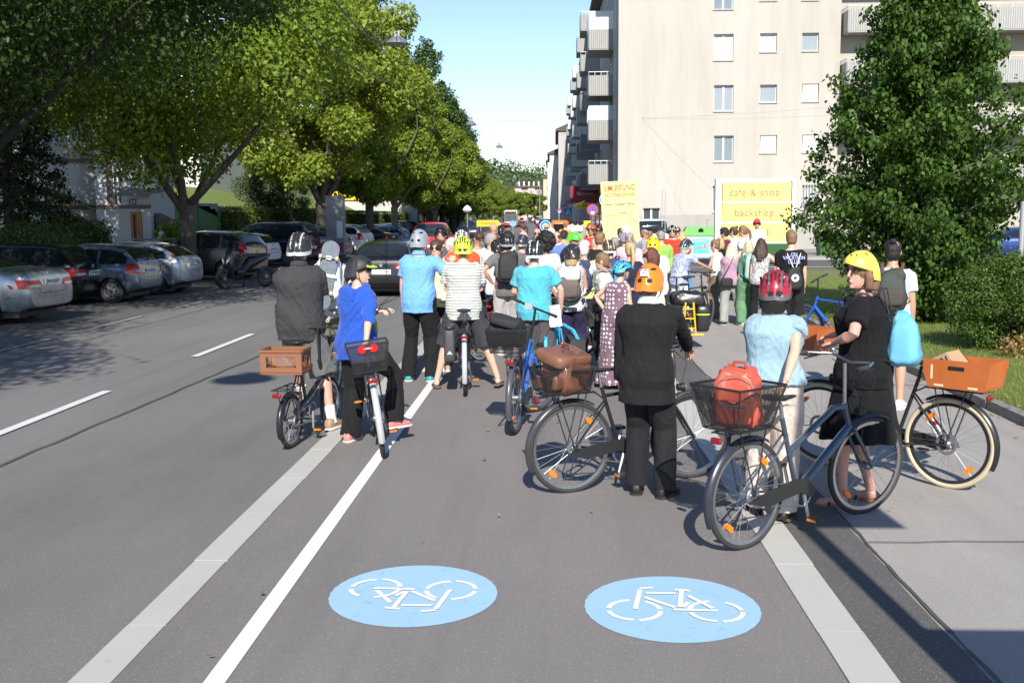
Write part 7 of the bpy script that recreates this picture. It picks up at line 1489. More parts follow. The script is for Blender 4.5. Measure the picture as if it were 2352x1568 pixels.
# crowd in the middle and back; one row per person
CROWD = [
 ('person in dark shirt under a glossy round black helmet beside the red car', 1064, 517, 20.5, 0, dict(helmet=(BK_, None, dict(kind='urban', gloss=.15)), shirt=((.1, .1, .11),))),
 ('person in orange hoodie and white checked helmet behind the striped shirt man', 1059, 527, 15.3, 4, dict(helmet=((.7, .7, .7), BK_), shirt=((.75, .09, .02),), sleeves='long', fat=1.15, loose=.045)),
 ('bearded man in black helmet and glasses looking toward the camera', 1014, 518, 17.6, 175, dict(helmet=(BK_, None, dict(kind='urban')), beard=(.12, .06, .03), glasses='clear', shirt=((.08, .09, .1),))),
 ('older woman with white hair turned right behind the yellow top', 1030, 544, 16.2, -110, dict(fem=1, hair='crop', hc=WHT, shirt=((.75, .75, .75),), glasses='clear')),
 ('boy in striped t-shirt and glasses looking down at his hands', 1093, 530, 18.2, -135, dict(hair='crop', hc=BRN, glasses='clear', pitch=28, shirt=((.7, .7, .68), 'stripes', (.3, .3, .3)), rh='front', lh='front')),
 ('tall bald man in black shirt behind the detour board', 1129, 512, 24.5, -60, dict(hair=None, shirt=(BK_,), glasses='clear')),
 ('grey haired bearded man in white t-shirt in profile', 1121, 533, 17.8, -85, dict(hair='short', hc=GRY, beard=GRY, shirt=((.75, .75, .74),), rh='front')),
 ('person in black shirt and black helmet near the detour board', 1150, 516, 25.5, -8, dict(helmet=(BK_, None), shirt=(BK_,))),
 ('brown haired man in white shirt behind the black helmet rider', 1160, 521, 22.5, -30, dict(hc=BRN, shirt=((.7, .72, .75),), sleeves='long')),
 ('person in pale blue tie dye shirt and small black helmet', 1143, 549, 16.6, 22, dict(fem=1, helmet=(BK_, None), shirt=((.45, .58, .72), 'dye', (.8, .82, .85)), sleeves='half', loose=.05)),
 ('person in taupe shirt and black helmet right of the large black backpack', 1196, 537, 17.6, -24, dict(helmet=((.03, .03, .04), (.2, .2, .2)), shirt=((.13, .11, .12),))),
 ('woman in pink shirt with dark tied hair crossing the empty street', 1203, 512, 35., 82, dict(fem=1, hair='pony', hc=BRN, shirt=((.65, .4, .45),), legs='trousers')),
 ('bald man with sunglasses and short grey beard smiling in a white shirt', 1234, 523, 24.5, 178, dict(hair=None, beard=GRY, glasses='sun', shirt=((.6, .66, .72),), sleeves='long', mouth=1)),
 ('man in neon yellow t-shirt and tan cap', 1258, 513, 33., 150, dict(helmet=((.55, .32, .15), None, dict(kind='none', cap=True, visor=(.55, .32, .15), gloss=.9)), shirt=((.65, .8, .15),))),
 ('white haired man with sunglasses behind the tan cap', 1270, 522, 27., 100, dict(hc=WHT, hair='crop', glasses='sun', shirt=((.7, .7, .7),))),
 ('grey haired person half hidden behind the man in the blue jacket', 1273, 534, 23.5, 165, dict(hc=GRY, fem=1, hair='bob', shirt=((.5, .5, .52),))),
 ('man with receding brown hair in blue jacket and white shirt', 1281, 529, 21., 168, dict(hair='short', hc=BRN, shirt=((.13, .2, .42),), sleeves='long', hem=-.26, collar=(.75, .75, .75))),
 ('person in black cap behind the lime green helmet', 1293, 526, 25., -30, dict(helmet=(BK_, None, dict(kind='none', cap=True, visor=BK_, gloss=.9)), shirt=((.4, .3, .2),))),
 ('man in navy suit and bright green helmet bending forward', 1304, 530, 18.6, -125, dict(helmet=((.1, .7, .06), None, dict(kind='urban')), shirt=((.03, .032, .07),), sleeves='long', hem=-.26, loose=.035, pitch=24, lean=12, rh='front', collar=(.75, .75, .75))),
 ('blond woman facing the camera right of the green helmet', 1330, 534, 22.5, 170, dict(fem=1, hair='bob', hc=BLD, shirt=((.3, .36, .35),))),
 ('man in grey green t-shirt with pale cap', 1337, 549, 19., -60, dict(helmet=((.5, .52, .52), None, dict(kind='none', cap=True, gloss=.9)), shirt=((.32, .38, .38),))),
 ('older man in neon yellow shirt with navy backpack straps', 1341, 556, 15.8, -6, dict(hc=WHT, hair='short', shirt=((.7, .78, .3),), bp=('navy blue backpack on the neon yellow shirt', (.03, .04, .1)))),
 ('person with white baseball cap far back in the crowd', 1328, 523, 31., 175, dict(helmet=((.7, .72, .75), None, dict(kind='none', cap=True, gloss=.9)), shirt=((.3, .3, .3),))),
 ('grey haired man with glasses in white shirt looking left', 1345, 532, 24.5, 110, dict(hc=GRY, hair='crop', glasses='clear', shirt=((.72, .72, .74),), fat=1.2)),
 ('red curly haired man with sunglasses in red cycling top', 1358, 513, 24., 172, dict(hair='curly', hc=RED_H, glasses='sun', shirt=((.62, .05, .03),))),
 ('rider in black and red helmet left of the large yellow sign', 1374, 515, 26., -12, dict(helmet=(BK_, (.5, .03, .06)), shirt=((.6, .1, .05),))),
 ('man in red and white jersey behind the black jacket', 1366, 546, 19.6, -5, dict(hair=None, shirt=((.65, .06, .03), 'dye', (.7, .7, .7)), fat=1.1)),
 ('light brown haired man in black jacket seen from behind', 1375, 531, 17.4, -28, dict(hair='crop', hc=LBR, glasses='clear', shirt=((.02, .02, .022),), sleeves='long', fat=1.12, loose=.035)),
 ('person in pale check shirt wearing a brightly patterned helmet', 1402, 549, 15.6, 12, dict(helmet=((.1, .06, .03), (.7, .6, .5)), shirt=((.62, .64, .64), 'check', (.4, .42, .44)), sleeves='half', loose=.05, fat=1.1, lh=(-.5, .2, 1.0), bp=('dark blue backpack of the check shirt rider', (.035, .04, .12)))),
 ('grey haired person behind the patterned helmet', 1413, 543, 19.8, 0, dict(hc=GRY, hair='crop', fem=1, shirt=((.5, .52, .55),))),
 ('dark haired man in dark shirt in front of the large yellow sign', 1432, 522, 24.5, 60, dict(hair='quiff', hc=BRN, shirt=((.05, .05, .055),))),
 ('person in grey cap and white shirt behind the pink shirt man', 1437, 533, 21.6, 40, dict(helmet=((.2, .2, .28), None, dict(kind='none', cap=True, gloss=.9)), shirt=((.72, .72, .74),))),
 ('grey haired smiling man in pink shirt facing the camera', 1446, 533, 19.4, 176, dict(hair='crop', hc=GRY, shirt=((.68, .42, .5),), fat=1.15, mouth=1, sleeves='long')),
 ('tall grey haired man in grey blue shirt leaning to the left', 1455, 516, 22.4, 72, dict(hair='crop', hc=WHT, shirt=((.22, .22, .28), 'vstripes', (.28, .28, .34)), sleeves='long', fat=1.15, lean=14)),
 ('bald man with glasses right of the tall grey haired man', 1476, 525, 25., -90, dict(hair='bald', hc=LBR, glasses='clear', shirt=((.3, .3, .35),))),
 ('child with light brown hair between the adults', 1490, 529, 26., -40, dict(hc=LBR, hair='crop', shirt=((.4, .4, .42),))),
 ('person in black and white cap in front of the white van', 1518, 517, 27.5, 60, dict(helmet=(BK_, (.7, .7, .7), dict(kind='none', cap=True, visor=BK_, gloss=.9)), shirt=((.1, .12, .2),))),
 ('grey haired man in light green shirt seen from behind', 1519, 528, 21.8, -6, dict(hair='short', hc=GRY, shirt=((.28, .48, .1),), sleeves='long', fat=1.15)),
 ('man in red t-shirt with black and white helmet and sunglasses', 1545, 516, 24., 170, dict(helmet=(BK_, (.6, .6, .6)), glasses='sun', shirt=((.5, .05, .025),), mouth=1, rh='front')),
 ('dark haired person half hidden behind the red t-shirt man', 1558, 520, 27.5, 150, dict(hc=DRK, shirt=((.4, .1, .08),))),
 ('woman with curly blond hair in a red top', 1567, 529, 24.2, -10, dict(fem=1, hair='wavy', hc=BLD, shirt=((.5, .07, .04),), legs='dress', legc=((.1, .25, .45),))),
 ('man in black cap with burgundy collar among the pavement group', 1670, 520, 25., 70, dict(helmet=(BK_, None, dict(kind='none', cap=True, visor=BK_, gloss=.9)), glasses='sun', shirt=((.14, .02, .05),), sleeves='long')),
 ('woman with a high bun in white in front of the shop board', 1690, 519, 25.6, 60, dict(fem=1, hair='bun', hc=BRN, shirt=((.75, .75, .75),))),
 ('woman with white sun visor and ponytail in a white t-shirt', 1712, 516, 24.6, 70, dict(fem=1, hair='pony', hc=LBR, shirt=((.78, .78, .78),), loose=.05)),
 ('man in red cap and white t-shirt standing highest in front of the shop board', 1739, 500, 27., 168, dict(helmet=((.6, .04, .06), None, dict(kind='none', cap=True, visor=(.6, .04, .06), gloss=.9)), glasses='sun', shirt=((.75, .77, .8),), z0=.22)),
 ('blond person in black behind the girl with the red phone', 1657, 543, 22., 20, dict(fem=1, hair='bob', hc=BLD, shirt=(BK_,), sleeves='long', legs='trousers')),
 ('pedestrian in a long white coat far along the shop fronts', 1314, 503, 52., 4, dict(hc=DRK, shirt=((.75, .78, .8),), sleeves='long', hem=-.5)),
 ('pedestrian in white shirt and dark trousers by the shop fronts', 1327, 504, 53., 2, dict(hc=DRK, shirt=((.72, .74, .8),))),
 ('pedestrian in pale patterned top by the yellow letter box', 1337, 505, 54., -20, dict(hc=DRK, shirt=((.5, .42, .42), 'print', (.2, .15, .2)), fem=1)),
 ('person with orange backpack and orange shirt beside the orange mini van', 1298, 509, 41., 0, dict(hc=LBR, shirt=((.8, .25, .05),), fat=1.2)),
]
for lb, px, yt, d, fc_, kw in CROWD:
    kw = dict(kw); bp_ = kw.pop('bp', None)
    if 'fem' in kw: kw['fem'] = True
    kw.setdefault('skinc', random.choice((SK, SKT, SKR))); p_ = person(lb, px, yt, d, fc_, **kw)
    if bp_: backpack(p_, bp_[0], bp_[1], None, .15, .09, .24, .25)
P15 = person('man in grey t-shirt and pale shorts carrying a large black backpack', 1164, 532, 15.4, 6, fat=1.05, hair='curly', hc=DRK, helmet=(BK_, (.25, .25, .27)), shirt=((.14, .14, .14),), legs='shorts', legc=((.38, .37, .35),), lh='hip', rh='front', skinc=SKT, yaw=10)
backpack(P15, 'large black backpack worn by the man in pale shorts', (.016, .016, .017), None, .16, .1, .215, .29, boxy=.4)
P36 = person('person with large black afro hair in a white t-shirt', 1255, 539, 16.4, 15, hair='afro', hc=(.008, .007, .006), shirt=((.76, .75, .72),), skinc=SKD, loose=.05, lh='face')
P68 = person('old woman in purple patterned dress bending over the handrail by the house', 356, 515, 41., -70, fem=True, H=1.6, hair='crop', hc=WHT, lean=22, shirt=((.06, .04, .12), 'print', (.5, .45, .55)), sleeves='short', legs='dress', legc=((.06, .04, .12), 'print', (.5, .45, .55)), rh='front', lh='front', group=None)
for i, (px, py, rz, lb, c) in enumerate(((1112, 806, 20, 'bicycle with pink frame among the crowd left of the black backpack', (.65, .12, .3)), (1150, 792, -30, 'white and blue bicycle among the crowd behind the electric bicycle', (.5, .6, .7)), (1100, 830, 40, 'black bicycle among the crowd behind the striped shirt man', BK_), (1345, 812, 30, 'silver bicycle upright in the crowd behind the polka dot dress', (.4, .4, .42)), (1240, 790, 12, 'dark bicycle among the crowd behind the turquoise t-shirt', (.05, .05, .06)), (1440, 800, 55, 'dark red bicycle in the crowd behind the suited man', (.2, .02, .03)))):
    bicycle(lb, px, py, rz, fc=c, frame='diamond', bars='flat', detail=False, chaincase=False, rack=False, guard=None)
# motor scooter
g = G(905 * 1, 650)
sc_x, sc_y = XY(562, 30.5); o = empty('motor_scooter', 'black motor scooter parked nose out beside the tree bed', 'scooter', (sc_x, sc_y, 0), R(143)); o.scale = (1.12, 1.12, 1.12); PB = paint((.012, .012, .014)); b = MB()
rs = []
for y, z, w_, h in ((-.75, .86, .06, .04), (-.6, .82, .13, .1), (-.3, .74, .17, .15), (0, .62, .17, .18), (.2, .42, .17, .14), (.42, .42, .18, .1)): rs.append([(w_ * math.cos(a), y, z + h * math.sin(a)) for a in [2 * PI * i / 16 for i in range(16)]])
b.rings(rs); rs = []
for z, w_, y0, y1 in ((.3, .12, .42, .6), (.5, .2, .45, .66), (.75, .22, .5, .68), (.92, .17, .48, .62), (1.0, .08, .48, .55)): rs.append([(w_ * math.cos(a), (y0 + y1) / 2 + (y1 - y0) / 2 * math.sin(a), z) for a in [2 * PI * i / 16 for i in range(16)]])
b.rings(rs); b.build('body', PB, o, 50)
b = MB(); softbox(b, (0, -.32, .87), .14, .4, .05, .6); b.build('seat', plain('seat_vinyl', (.03, .03, .032), .6), o, 60)
b = MB(); b.add([(-.14, .58, .92), (.14, .58, .92), (.1, .42, 1.28), (-.1, .42, 1.28), (-.14, .57, .92), (.14, .57, .92), (.1, .41, 1.28), (-.1, .41, 1.28)], [(0, 1, 2, 3), (7, 6, 5, 4), (0, 4, 5, 1), (1, 5, 6, 2), (2, 6, 7, 3), (3, 7, 4, 0)]); b.build('windshield', glassdark(), o)
for y in (-.62, .72): b = MB(); b.torus((0, y, .28), (1, 0, 0), .21, .07, 0, 36, 10); w_ = b.build('wheel', RUBBER(), o, 60); b = MB(); b.torus((0, y, .28), (1, 0, 0), .15, .02, 0, 24, 6); b.tube([(-.04, y, .28), (.04, y, .28)], .05, 0, 12); b.build('rim', STEEL(), w_, 60)
for s in (-1, 1):
    b = MB(); b.add([(s * .05, .69, .72), (s * .17, .665, .86), (s * .18, .65, .78), (s * .06, .69, .66), (s * .05, .66, .72), (s * .17, .64, .86), (s * .18, .62, .78), (s * .06, .66, .66)], [(0, 1, 2, 3), (7, 6, 5, 4), (0, 4, 5, 1), (1, 5, 6, 2), (2, 6, 7, 3), (3, 7, 4, 0)]); b.build('headlight', plain('headlamp_lens', (.5, .52, .54), .1, var=.3), o)
    b = MB(); b.tube([(0, .45, 1.0), (s * .3, .36, 1.06)], .014); b.build('handlebar', BLACK(), o); b = MB(); b.tube([(s * .15, .42, 1.04), (s * .26, .46, 1.2)], .008); b.ell((s * .28, .46, 1.22), .07, .02, .04); b.build('mirror', BLACK(), o, 50)
b = MB(); b.tube([(0, .72, .28), (0, .55, .75)], .04); b.tube([(.1, 0, .25), (.28, -.05, 0)], .014); b.build('fork', BLACK(), o)
# ================================================================ signs, lamps, bins
def pole(b, x, y, z0, z1, r=.03): b.tube([(x, y, z0), (x, y, z1)], r, 0, 10)
M_shell = plain('sign_yellow', (.86, .73, .18), .5, var=.04)
Yb = 30.; p0, p1 = at(1390, 416, Yb), at(1474, 557, Yb); wd = p1.x - p0.x; z1, z0 = p0.z, p1.z
o = empty('detour_sign', 'tall yellow detour board with route map and red heading UMLEITUNG', 'detour sign', ((p0.x + p1.x) / 2, Yb, 0), 0); o.rotation_euler = (0, R(-2.5), 0)
b = MB(); n = 6; ww = wd / 2; pts = []
for cx, cz, a0 in ((ww - .05, z1 - .05, 0), (-ww + .05, z1 - .05, 90), (-ww + .05, z0 - .2 + .05, 180), (ww - .05, z0 - .15, 270)):
    for i in range(n + 1): a = R(a0 + 90 * i / n); pts.append((cx + .05 * math.cos(a), cz + .05 * math.sin(a)))
b.prism(pts, (0, 0, 0), (1, 0, 0), (0, 0, 1), (0, .03, 0)); b.build('panel', plain('detour_yellow', (.86, .78, .27), .45, var=.04), o)
b = MB(); pole(b, -ww * .6, .06, 0, z1 - .2); b.build('post', STEEL(), o); b = MB(); pole(b, ww * .6, .06, 0, z1 - .2); b.build('post', STEEL(), o)
RI = plain('red_ink', (.66, .07, .03), .6); BI = plain('black_ink', (.05, .05, .04), .6); H_ = z1 - z0
def tf(s, size, m, x, z, sx=1.): return text(s, size, m, o, (x, -.006, z), (PI / 2, 0, 0), sx=sx, extrude=.002, offset=.0025 * size / .13)
tf('UMLEITUNG', .235, RI, 0, z1 - .2, .68).data; tf('KROTTENBACHSTRAßE', .13, RI, 0, z1 - .4, .62); tf('Flotowg. > Hutweideng. > Börnerg.', .1, BI, 0, z1 - .66, .62)
b = MB()
def ln(x0, z0_, x1, z1_, w_=.006):
    d = V((x1 - x0, 0, z1_ - z0_)).normalized(); q = V((-d.z, 0, d.x)) * w_; b.quad(V((x0, -.007, z0_)) - q, V((x1, -.007, z1_)) - q, V((x1, -.007, z1_)) + q, V((x0, -.007, z0_)) + q)
ln(-.33, z1 - .98, .4, z1 - .95); ln(-.2, z1 - .97, -.17, z1 - 1.42); ln(.28, z1 - .95, .3, z1 - 1.38); ln(-.3, z1 - 1.45, .42, z1 - 1.4); b.build('route_map', BI, o)
tf('Hutweidengasse', .05, BI, .05, z1 - .91, .8); tf('Börnerg.', .05, BI, -.36, z1 - 1.22, .8); tf('Flotowg.', .05, BI, .43, z1 - 1.16, .8)
# shop board
Ys = 42.; p0, p1 = at(1652, 411, Ys), at(1824, 557, Ys); W_ = p1.x - p0.x; H_ = p0.z - p1.z
o = empty('shop_board', 'large yellow shop board reading café & shop and backshop in a white frame', 'sign board', (p0.x, Ys, 0)); z0, z1 = p1.z, p0.z; fr = plain('white_frame', (.66, .67, .68), .4)
b = MB(); b.box(-.02, .12, 0, .35, 0, z1); b.box(W_ - .12, W_, 0, .35, 0, z1); b.box(.12, W_ - .12, 0, .35, z1 - .13, z1); b.box(-.13, -.02, .02, .33, 0, z1); f_ = b.build('frame', fr, o)
q3 = (z1 - .13 - z0) / 3
for i, s in enumerate(('café & shop', 'backshop', 'carwash')):
    a = z1 - .17 - q3 * i; b = MB(); b.box(.16, W_ - .16, .03, .3, a - q3 + .07, a); pn = b.build('panel', M_shell, o); text(s, .42, plain('sign_red', (.7, .08, .1), .5), pn, (W_ * .47, .02, a - q3 * .48), (PI / 2, 0, 0), sx=.9, extrude=.004, spacing=1.12)
    b = MB(); b.box(.12, W_ - .12, .01, .3, a - q3 + .003, a - q3 + .065); b.build('rail', fr, o)
# glass recycling containers
def bottlebank(px, d, label, lid, poster=True, w_=1.75):
    x, y = XY(px, d); o = empty('bottle_bank', label, 'recycling container', (x, y, 0), 0, 'recycling containers in front of the end wall'); b = MB(); b.box(-w_ / 2, w_ / 2, 0, 1.1, .08, 1.08); b.build('body', plain('galvanised', (.42, .44, .45), .5, .3, var=.18, scale=3), o)
    for s in (-1, 1): b = MB(); b.box(s * (w_ / 2 + .02) - .03, s * (w_ / 2 + .02) + .03, -.03, 1.12, .0, 1.12); b.build('corner_frame', plain('frame_grey', (.36, .38, .39), .5, .3), o)
    b = MB(); b.add([(-w_ / 2, -.02, 1.1), (w_ / 2, -.02, 1.1), (w_ / 2 - .25, .25, 1.52), (-w_ / 2 + .25, .25, 1.52), (-w_ / 2, 1.1, 1.1), (w_ / 2, 1.1, 1.1), (w_ / 2 - .25, .85, 1.52), (-w_ / 2 + .25, .85, 1.52)], [(0, 1, 2, 3), (5, 4, 7, 6), (3, 2, 6, 7), (1, 5, 6, 2), (4, 0, 3, 7), (0, 4, 5, 1)]); b.build('lid', plain('lid_plastic', lid, .5), o)
    b = MB(); b.tube([(0, .09, 1.34), (0, .06, 1.33)], .12, 0, 20); b.build('throw_in_hole', BLACK(), o)
    b = MB(); b.tube([(.35, .55, 1.5), (.35, .55, 1.68), (.28, .55, 1.78), (.42, .55, 1.86), (.45, .55, 1.76)], .014, 0, 6); b.build('hook', STEEL(), o)
    if poster:
        b = MB(); b.box(-.35, .35, -.012, -.002, .3, .95); q = b.build('poster', plain('teal_poster', (.1, .55, .48), .6), o); text('BUNTGLAS', .11, WHITE(), q, (0, -.016, .86), (PI / 2, 0, 0), extrude=.001); b = MB(); b.box(.12, .24, -.016, -.013, .5, .75); b.tube([(-.25, -.016, .55), (.08, -.016, .62)], .03, 0, 8); b.build('poster_print', plain('poster_red', (.6, .2, .2), .6), q)
        for k in range(5): b = MB(); b.add([(-w_ / 2 + .02, -.006, .1 + k * .2), (-w_ / 2 + .14, -.006, .16 + k * .2), (-w_ / 2 + .14, -.006, .24 + k * .2), (-w_ / 2 + .02, -.006, .18 + k * .2)], [(0, 1, 2, 3)]); b.build('warning_stripe', plain('stripe_red', (.6, .05, .04), .5), o)
bottlebank(1611, 47.8, 'grey bottle bank with green lid and turquoise poster', (.12, .36, .08)); bottlebank(1700, 48.6, 'grey bottle bank with white lid next to the green lidded one', (.7, .7, .68), False)
for px, lb in ((1785, 'green waste bin below the shop board'), (1905, 'green waste bin beneath the lawn tree branches')):
    x, y = XY(px, 50); o = empty('waste_bin', lb, 'waste bin', (x, y, 0), 0, 'green waste bins beside the shop board'); g_ = plain('bin_green', (.03, .1, .03), .5); b = MB(); b.add([(-.45, -.3, .15), (.45, -.3, .15), (.45, .4, .15), (-.45, .4, .15), (-.6, -.42, 1.1), (.6, -.42, 1.1), (.6, .5, 1.1), (-.6, .5, 1.1)], [(3, 2, 1, 0), (4, 5, 6, 7), (0, 1, 5, 4), (1, 2, 6, 5), (2, 3, 7, 6), (3, 0, 4, 7)]); b.build('body', g_, o); b = MB(); b.box(-.63, .63, -.46, .53, 1.105, 1.2); b.build('lid', g_, o); b = MB()
    for s in (-1, 1): b.tube([(s * .4 - .04, -.2, .09), (s * .4 + .04, -.2, .09)], .09, 0, 12)
    b.build('castors', BLACK(), o)
# road signs
def roundsign(px, py, d, r, label, kind, zb=0.):
    p = at(px, py, d); o = empty('road_sign', label, 'road sign', (p.x, d, 0), 0, None); b = MB(); pole(b, 0, .04, zb, p.z + r * .7, .035); b.build('post', STEEL(), o)
    def disc_(rr, c, y, nm='panel', a=0): b = MB(); b.tube([(0, y, p.z), (0, y - .004, p.z)], rr, 0, 36); return b.build(nm, plain('sign_' + nm, c, .4, var=.03), o)
    if kind == 'stop':
        disc_(r, (.6, .03, .03), 0); disc_(r * .78, (.03, .14, .6), -.006, 'field')
        for a in (45, -45): b = MB(); b.box(-r * .8, r * .8, -.018, -.014, -r * .09, r * .09, 0, M.Translation((0, 0, p.z)) @ M.Rotation(R(a), 4, 'Y')); b.build('cross_bar', plain('sign_red_bar', (.6, .03, .03), .4), o)
        b = MB(); b.box(-.1, .1, -.026, -.021, p.z - r * .8, p.z - r * .25); b.build('sticker', WHITE(), o)
    elif kind == 'arrow': disc_(r, (.7, .7, .72), 0, 'rim'); disc_(r * .92, (.02, .22, .65), -.006); b = MB(); b.torus((0, -.014, p.z - r * .1), (0, 1, 0), r * .45, r * .09, 0, 24, 5, flat=.1); b.build('arrow', WHITE(), o)
    elif kind == 'zebra':
        b = MB(); b.box(-r, r, -.01, 0, p.z - r, p.z + r); b.build('panel', plain('sign_blue', (.03, .2, .6), .4), o); b = MB(); b.add([(-r * .8, -.014, p.z - r * .75), (r * .8, -.014, p.z - r * .75), (0, -.014, p.z + r * .8)], [(0, 1, 2)]); b.build('triangle', WHITE(), o); b = MB(); b.tube([(-.06, -.02, p.z - r * .6), (0, -.02, p.z - .05), (.08, -.02, p.z - r * .6)], .025); b.tube([(0, -.02, p.z - .05), (0, -.02, p.z + .12)], .03); b.build('walker', BLACK(), o)
roundsign(1361, 482, 62, .34, 'round red and blue no stopping sign with a white sticker', 'stop'); roundsign(1393, 459, 44, .3, 'round blue arrow sign behind the left edge of the yellow detour board', 'arrow')
roundsign(1305, 486, 96, .34, 'square blue pedestrian crossing sign', 'zebra'); roundsign(1298, 474, 100, .22, 'upper small no parking sign behind the crossing sign', 'stop'); roundsign(1285, 484, 104, .22, 'small no parking sign left of the crossing sign', 'stop')
roundsign(1178, 514, 42, .125, 'small blue arrow sign right of the orange detour board', 'arrow'); roundsign(1253, 519, 40, .22, 'large round blue sign low behind the tan cap', 'arrow')
p0, p1 = at(1095, 506, 40), at(1150, 520, 40); o = empty('detour_board', 'long orange arrow board reading Umleitung above the car roofs', 'detour sign', (p0.x, 40, 0)); w_ = p1.x - p0.x; zb = p1.z; h = p0.z - p1.z; b = MB(); b.prism([(0, zb), (w_ * .88, zb), (w_, zb + h / 2), (w_ * .88, zb + h), (0, zb + h)], (0, 0, 0), (1, 0, 0), (0, 0, 1), (0, .02, 0)); b.build('panel', plain('detour_orange', (.8, .48, .01), .5), o); text('Umleitung', .14, BLACK(), o, (w_ * .45, -.004, zb + h * .55), (PI / 2, 0, 0), sx=1.1); b = MB(); pole(b, .15, .05, 0, zb + h, .025); b.build('post', STEEL(), o); b = MB(); pole(b, w_ - .2, .05, 0, zb + h, .025); b.build('post', STEEL(), o)
# letter box, mast, poster pillar, lamp post
x, y = XY(1347, 58); o = empty('letter_box', 'yellow letter box on the pavement by the shop fronts', 'letter box', (x, y, .12)); b = MB(); b.box(-.24, .24, -.2, .2, .75, 1.65); b.build('body', plain('post_yellow', (.8, .6, .01), .45), o); b = MB(); pole(b, 0, 0, 0, .75, .05); b.build('post', STEEL(), o); b = MB(); b.tube([(0, -.205, 1.2), (0, -.2, 1.2)], .1, 0, 20); b.build('emblem', WHITE(), o)
p = at(1525, 414 + 22, 47.5); o = empty('lattice_mast', 'thin grey lattice mast in front of the end wall', 'mast', (p.x, 47.5, 0)); b = MB()
for s in (-1, 1): b.tube([(s * .07, 0, 0), (s * .07, 0, p.z)], .018, 0, 6)
for k in range(int(p.z / .3)): b.tube([(-.07, 0, .3 * k + .2), (.07, 0, .3 * k + .2)], .01, 0, 4)
b.build('frame', plain('zinc_grey', (.4, .41, .42), .6, .3), o)
x, y = XY(770, 49); o = empty('poster_pillar', 'rotating advertising pillar with grey and magenta posters between the trees', 'advertising pillar', (x, y, 0)); b = MB(); b.box(-.43, .43, -.2, .25, .3, 3.1); b.build('case', plain('dark_case', (.2, .21, .22), .4), o); b = MB(); b.box(-.39, .1, -.225, -.205, .9, 3.0); q = b.build('poster', plain('grey_poster', (.22, .21, .22), .4, var=.6, scale=2.), o); b = MB(); b.box(.103, .39, -.228, -.206, 1.1, 1.9); b.build('poster', plain('pale_poster', (.55, .6, .66), .4), o); b = MB(); b.box(-.39, .39, -.225, -.206, .45, .88); q = b.build('poster', plain('magenta_poster', (.35, .02, .12), .4), o); text('nz Wien', .16, WHITE(), q, (0, -.23, .68), (PI / 2, 0, 0))
x, y = XY(2349, 17.5); o = empty('sign_post', 'grey metal sign post at the right edge behind the box bush', 'post', (x, y, 0)); b = MB(); pole(b, 0, 0, .05, at(2349, 462, 17.5).z, .045); b.build('pole', plain('galvanised_post', (.4, .42, .43), .5, .5), o); b = MB(); z = at(2349, 462, 17.5).z; b.tube([(0, 0, z), (0, 0, z + .03)], .05, 0, 12); b.build('cap', BLACK(), o)
x, y = XY(1068, 44); o = empty('round_beacon', 'white dome topped beacon on a thin post left of the detour board', 'beacon', (x + .1, y, 0)); b = MB(); pole(b, 0, 0, 0, 2.3, .03); b.build('post', STEEL(), o); b = MB(); z = 2.35; b.tube([(0, 0, z - .1), (0, 0, z), (0, 0, z + .12), (0, 0, z + .2)], [.13, .2, .13, .03], 0, 18); b.build('dome', WHITE(), o, 60)
x, y = XY(1240, 190); o = empty('lamp_post', 'grey lamp pole far down the street before the round trees', 'lamp post', (x, y, 0)); b = MB(); pole(b, 0, 0, 0, 8, .12); b.build('pole', STEEL(), o)
# a traffic sign behind the photographer that throws its shadow across the pavement
o = empty('road_sign', 'square road sign on a post beside the lower right pavement', 'road sign', (2.02, 2.0, 0)); b = MB(); pole(b, 0, .07, 0, 4.3, .06); b.build('post', STEEL(), o); b = MB(); b.box(.0, .66, -.02, .0, 3.35, 4.3); b.build('panel', plain('sign_blue2', (.03, .2, .6), .4), o); b = MB(); b.box(.0, .95, -.02, .0, 1.5, 2.15); b.build('shadow_panel', WHITE(), o)  # lower panel is added only to widen the shadow on the pavement
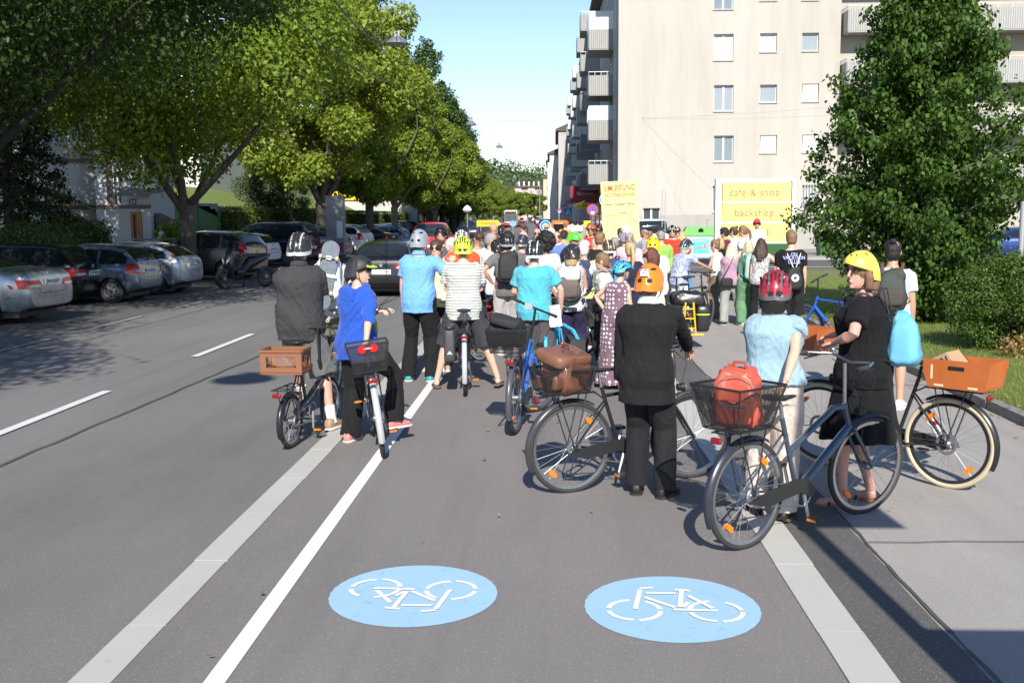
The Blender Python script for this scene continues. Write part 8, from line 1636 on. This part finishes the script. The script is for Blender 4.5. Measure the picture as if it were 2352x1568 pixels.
# lamps over the road and their cables
M_w = plain('cable', (.05, .05, .052), .6); LP = []
for i, (px, py, d) in enumerate(((912, 98, 37), (1082, 286, 75), (1147, 338, 108), (1176, 384, 146), (1182, 408, 184), (1188, 424, 222))):
    p = at(px, py, d); LP.append(p); o = empty('hanging_lamp', ('largest grey dome street lamp hanging over the road', 'second dome street lamp hanging beside the poplars', 'third hanging street lamp over the distant road', 'fourth hanging street lamp against the far trees', 'fifth hanging street lamp against the hill', 'farthest hanging street lamp above the bus')[i], 'street lamp', p, 0, 'dome lamps hung over the middle of the road')
    b = MB(); rs = []; s = 1.
    for r, z in ((.12, .2), (.2, .17), (.33, .08), (.39, 0.), (.41, -.05), (.36, -.06)): rs.append([(r * math.cos(a), r * math.sin(a), z) for a in [2 * PI * k / 28 for k in range(28)]])
    b.rings(rs); b.build('shade', plain('lamp_grey', (.16, .18, .19), .5, .2), o, 50); b = MB(); b.tube([(0, 0, -.062), (0, 0, -.075)], .33, 0, 24); b.build('lens', plain('lamp_glass', (.4, .42, .42), .3), o); b = MB(); b.box(-.1, .1, -.06, .06, .2, .36); b.tube([(-.2, 0, .38), (.2, 0, .38)], .02); b.build('bracket', STEEL(), o)
def cable(name, pts, r, lb, sag=.0):
    b = MB()
    for a, c in zip(pts, pts[1:]):
        a = V(a); c = V(c); n = 10; b.tube([a.lerp(c, i / n) - V((0, 0, 4 * sag * (i / n) * (1 - i / n))) for i in range(n + 1)], r, 0, 5)
    return tag(b.build(name, M_w), lb, 'cable')
u = V((0, 0, .38)); cable('overhead_cable', [at(690, -120, 14)] + [p + u for p in LP[:4]], .016, 'dark cable sagging from lamp to lamp over the road', .7)
cable('overhead_cable', [at(450 * .595 + 320, -60, 20), at(1000, 118, 37) + V((-1.6, 0, -1.0)), at(1120, 372, 85), at(1170, 405, 130)], .014, 'second dark cable running parallel through the tree crowns', .5)
cable('span_wire', [LP[0] + u, at(955, -90, 30)], .008, 'thin wire rising from the largest lamp to the right', 0); cable('span_wire', [LP[0] + u, at(590, 15, 35)], .008, 'thin wire from the largest lamp into the tree crowns', .1)
cable('span_wire', [LP[1] + u, V((fx_(78) , 78, at(1345, 262, 78).z))], .008, 'thin wire from the second lamp to the balcony block', .3); cable('span_wire', [LP[2] + u, V((fx_(115), 115, 11.5))], .008, 'thin wire from the third lamp to the balcony block', .3)
cable('span_wire', [at(1475, 271, BY - .05), at(1940, 243, BY - .6)], .004, 'thin wire along the upper end wall', .1); cable('span_wire', [at(1475, 271, BY - .05), at(1640, 440, BY - 4)], .004, 'thin wire slanting down the end wall', .1)
x, y = XY(1739, 27); flatbox('stone_block', 'low concrete block under the man in the red cap', 'block', x - .3, x + .3, y - .25, y + .3, 0, .22, plain('concrete', (.42, .41, .38), .85))
o = empty('hanging_lamp', 'dome street lamp hanging over the road above the photographer', 'street lamp', (-3.2, .6, 8.8), 0, 'dome lamps hung over the middle of the road')
for c in bpy.data.objects['hanging_lamp'].children: q = c.copy(); COL.objects.link(q); q.parent = o
bpy.data.scenes.remove(TMP)
print('script time', time.time() - T0)
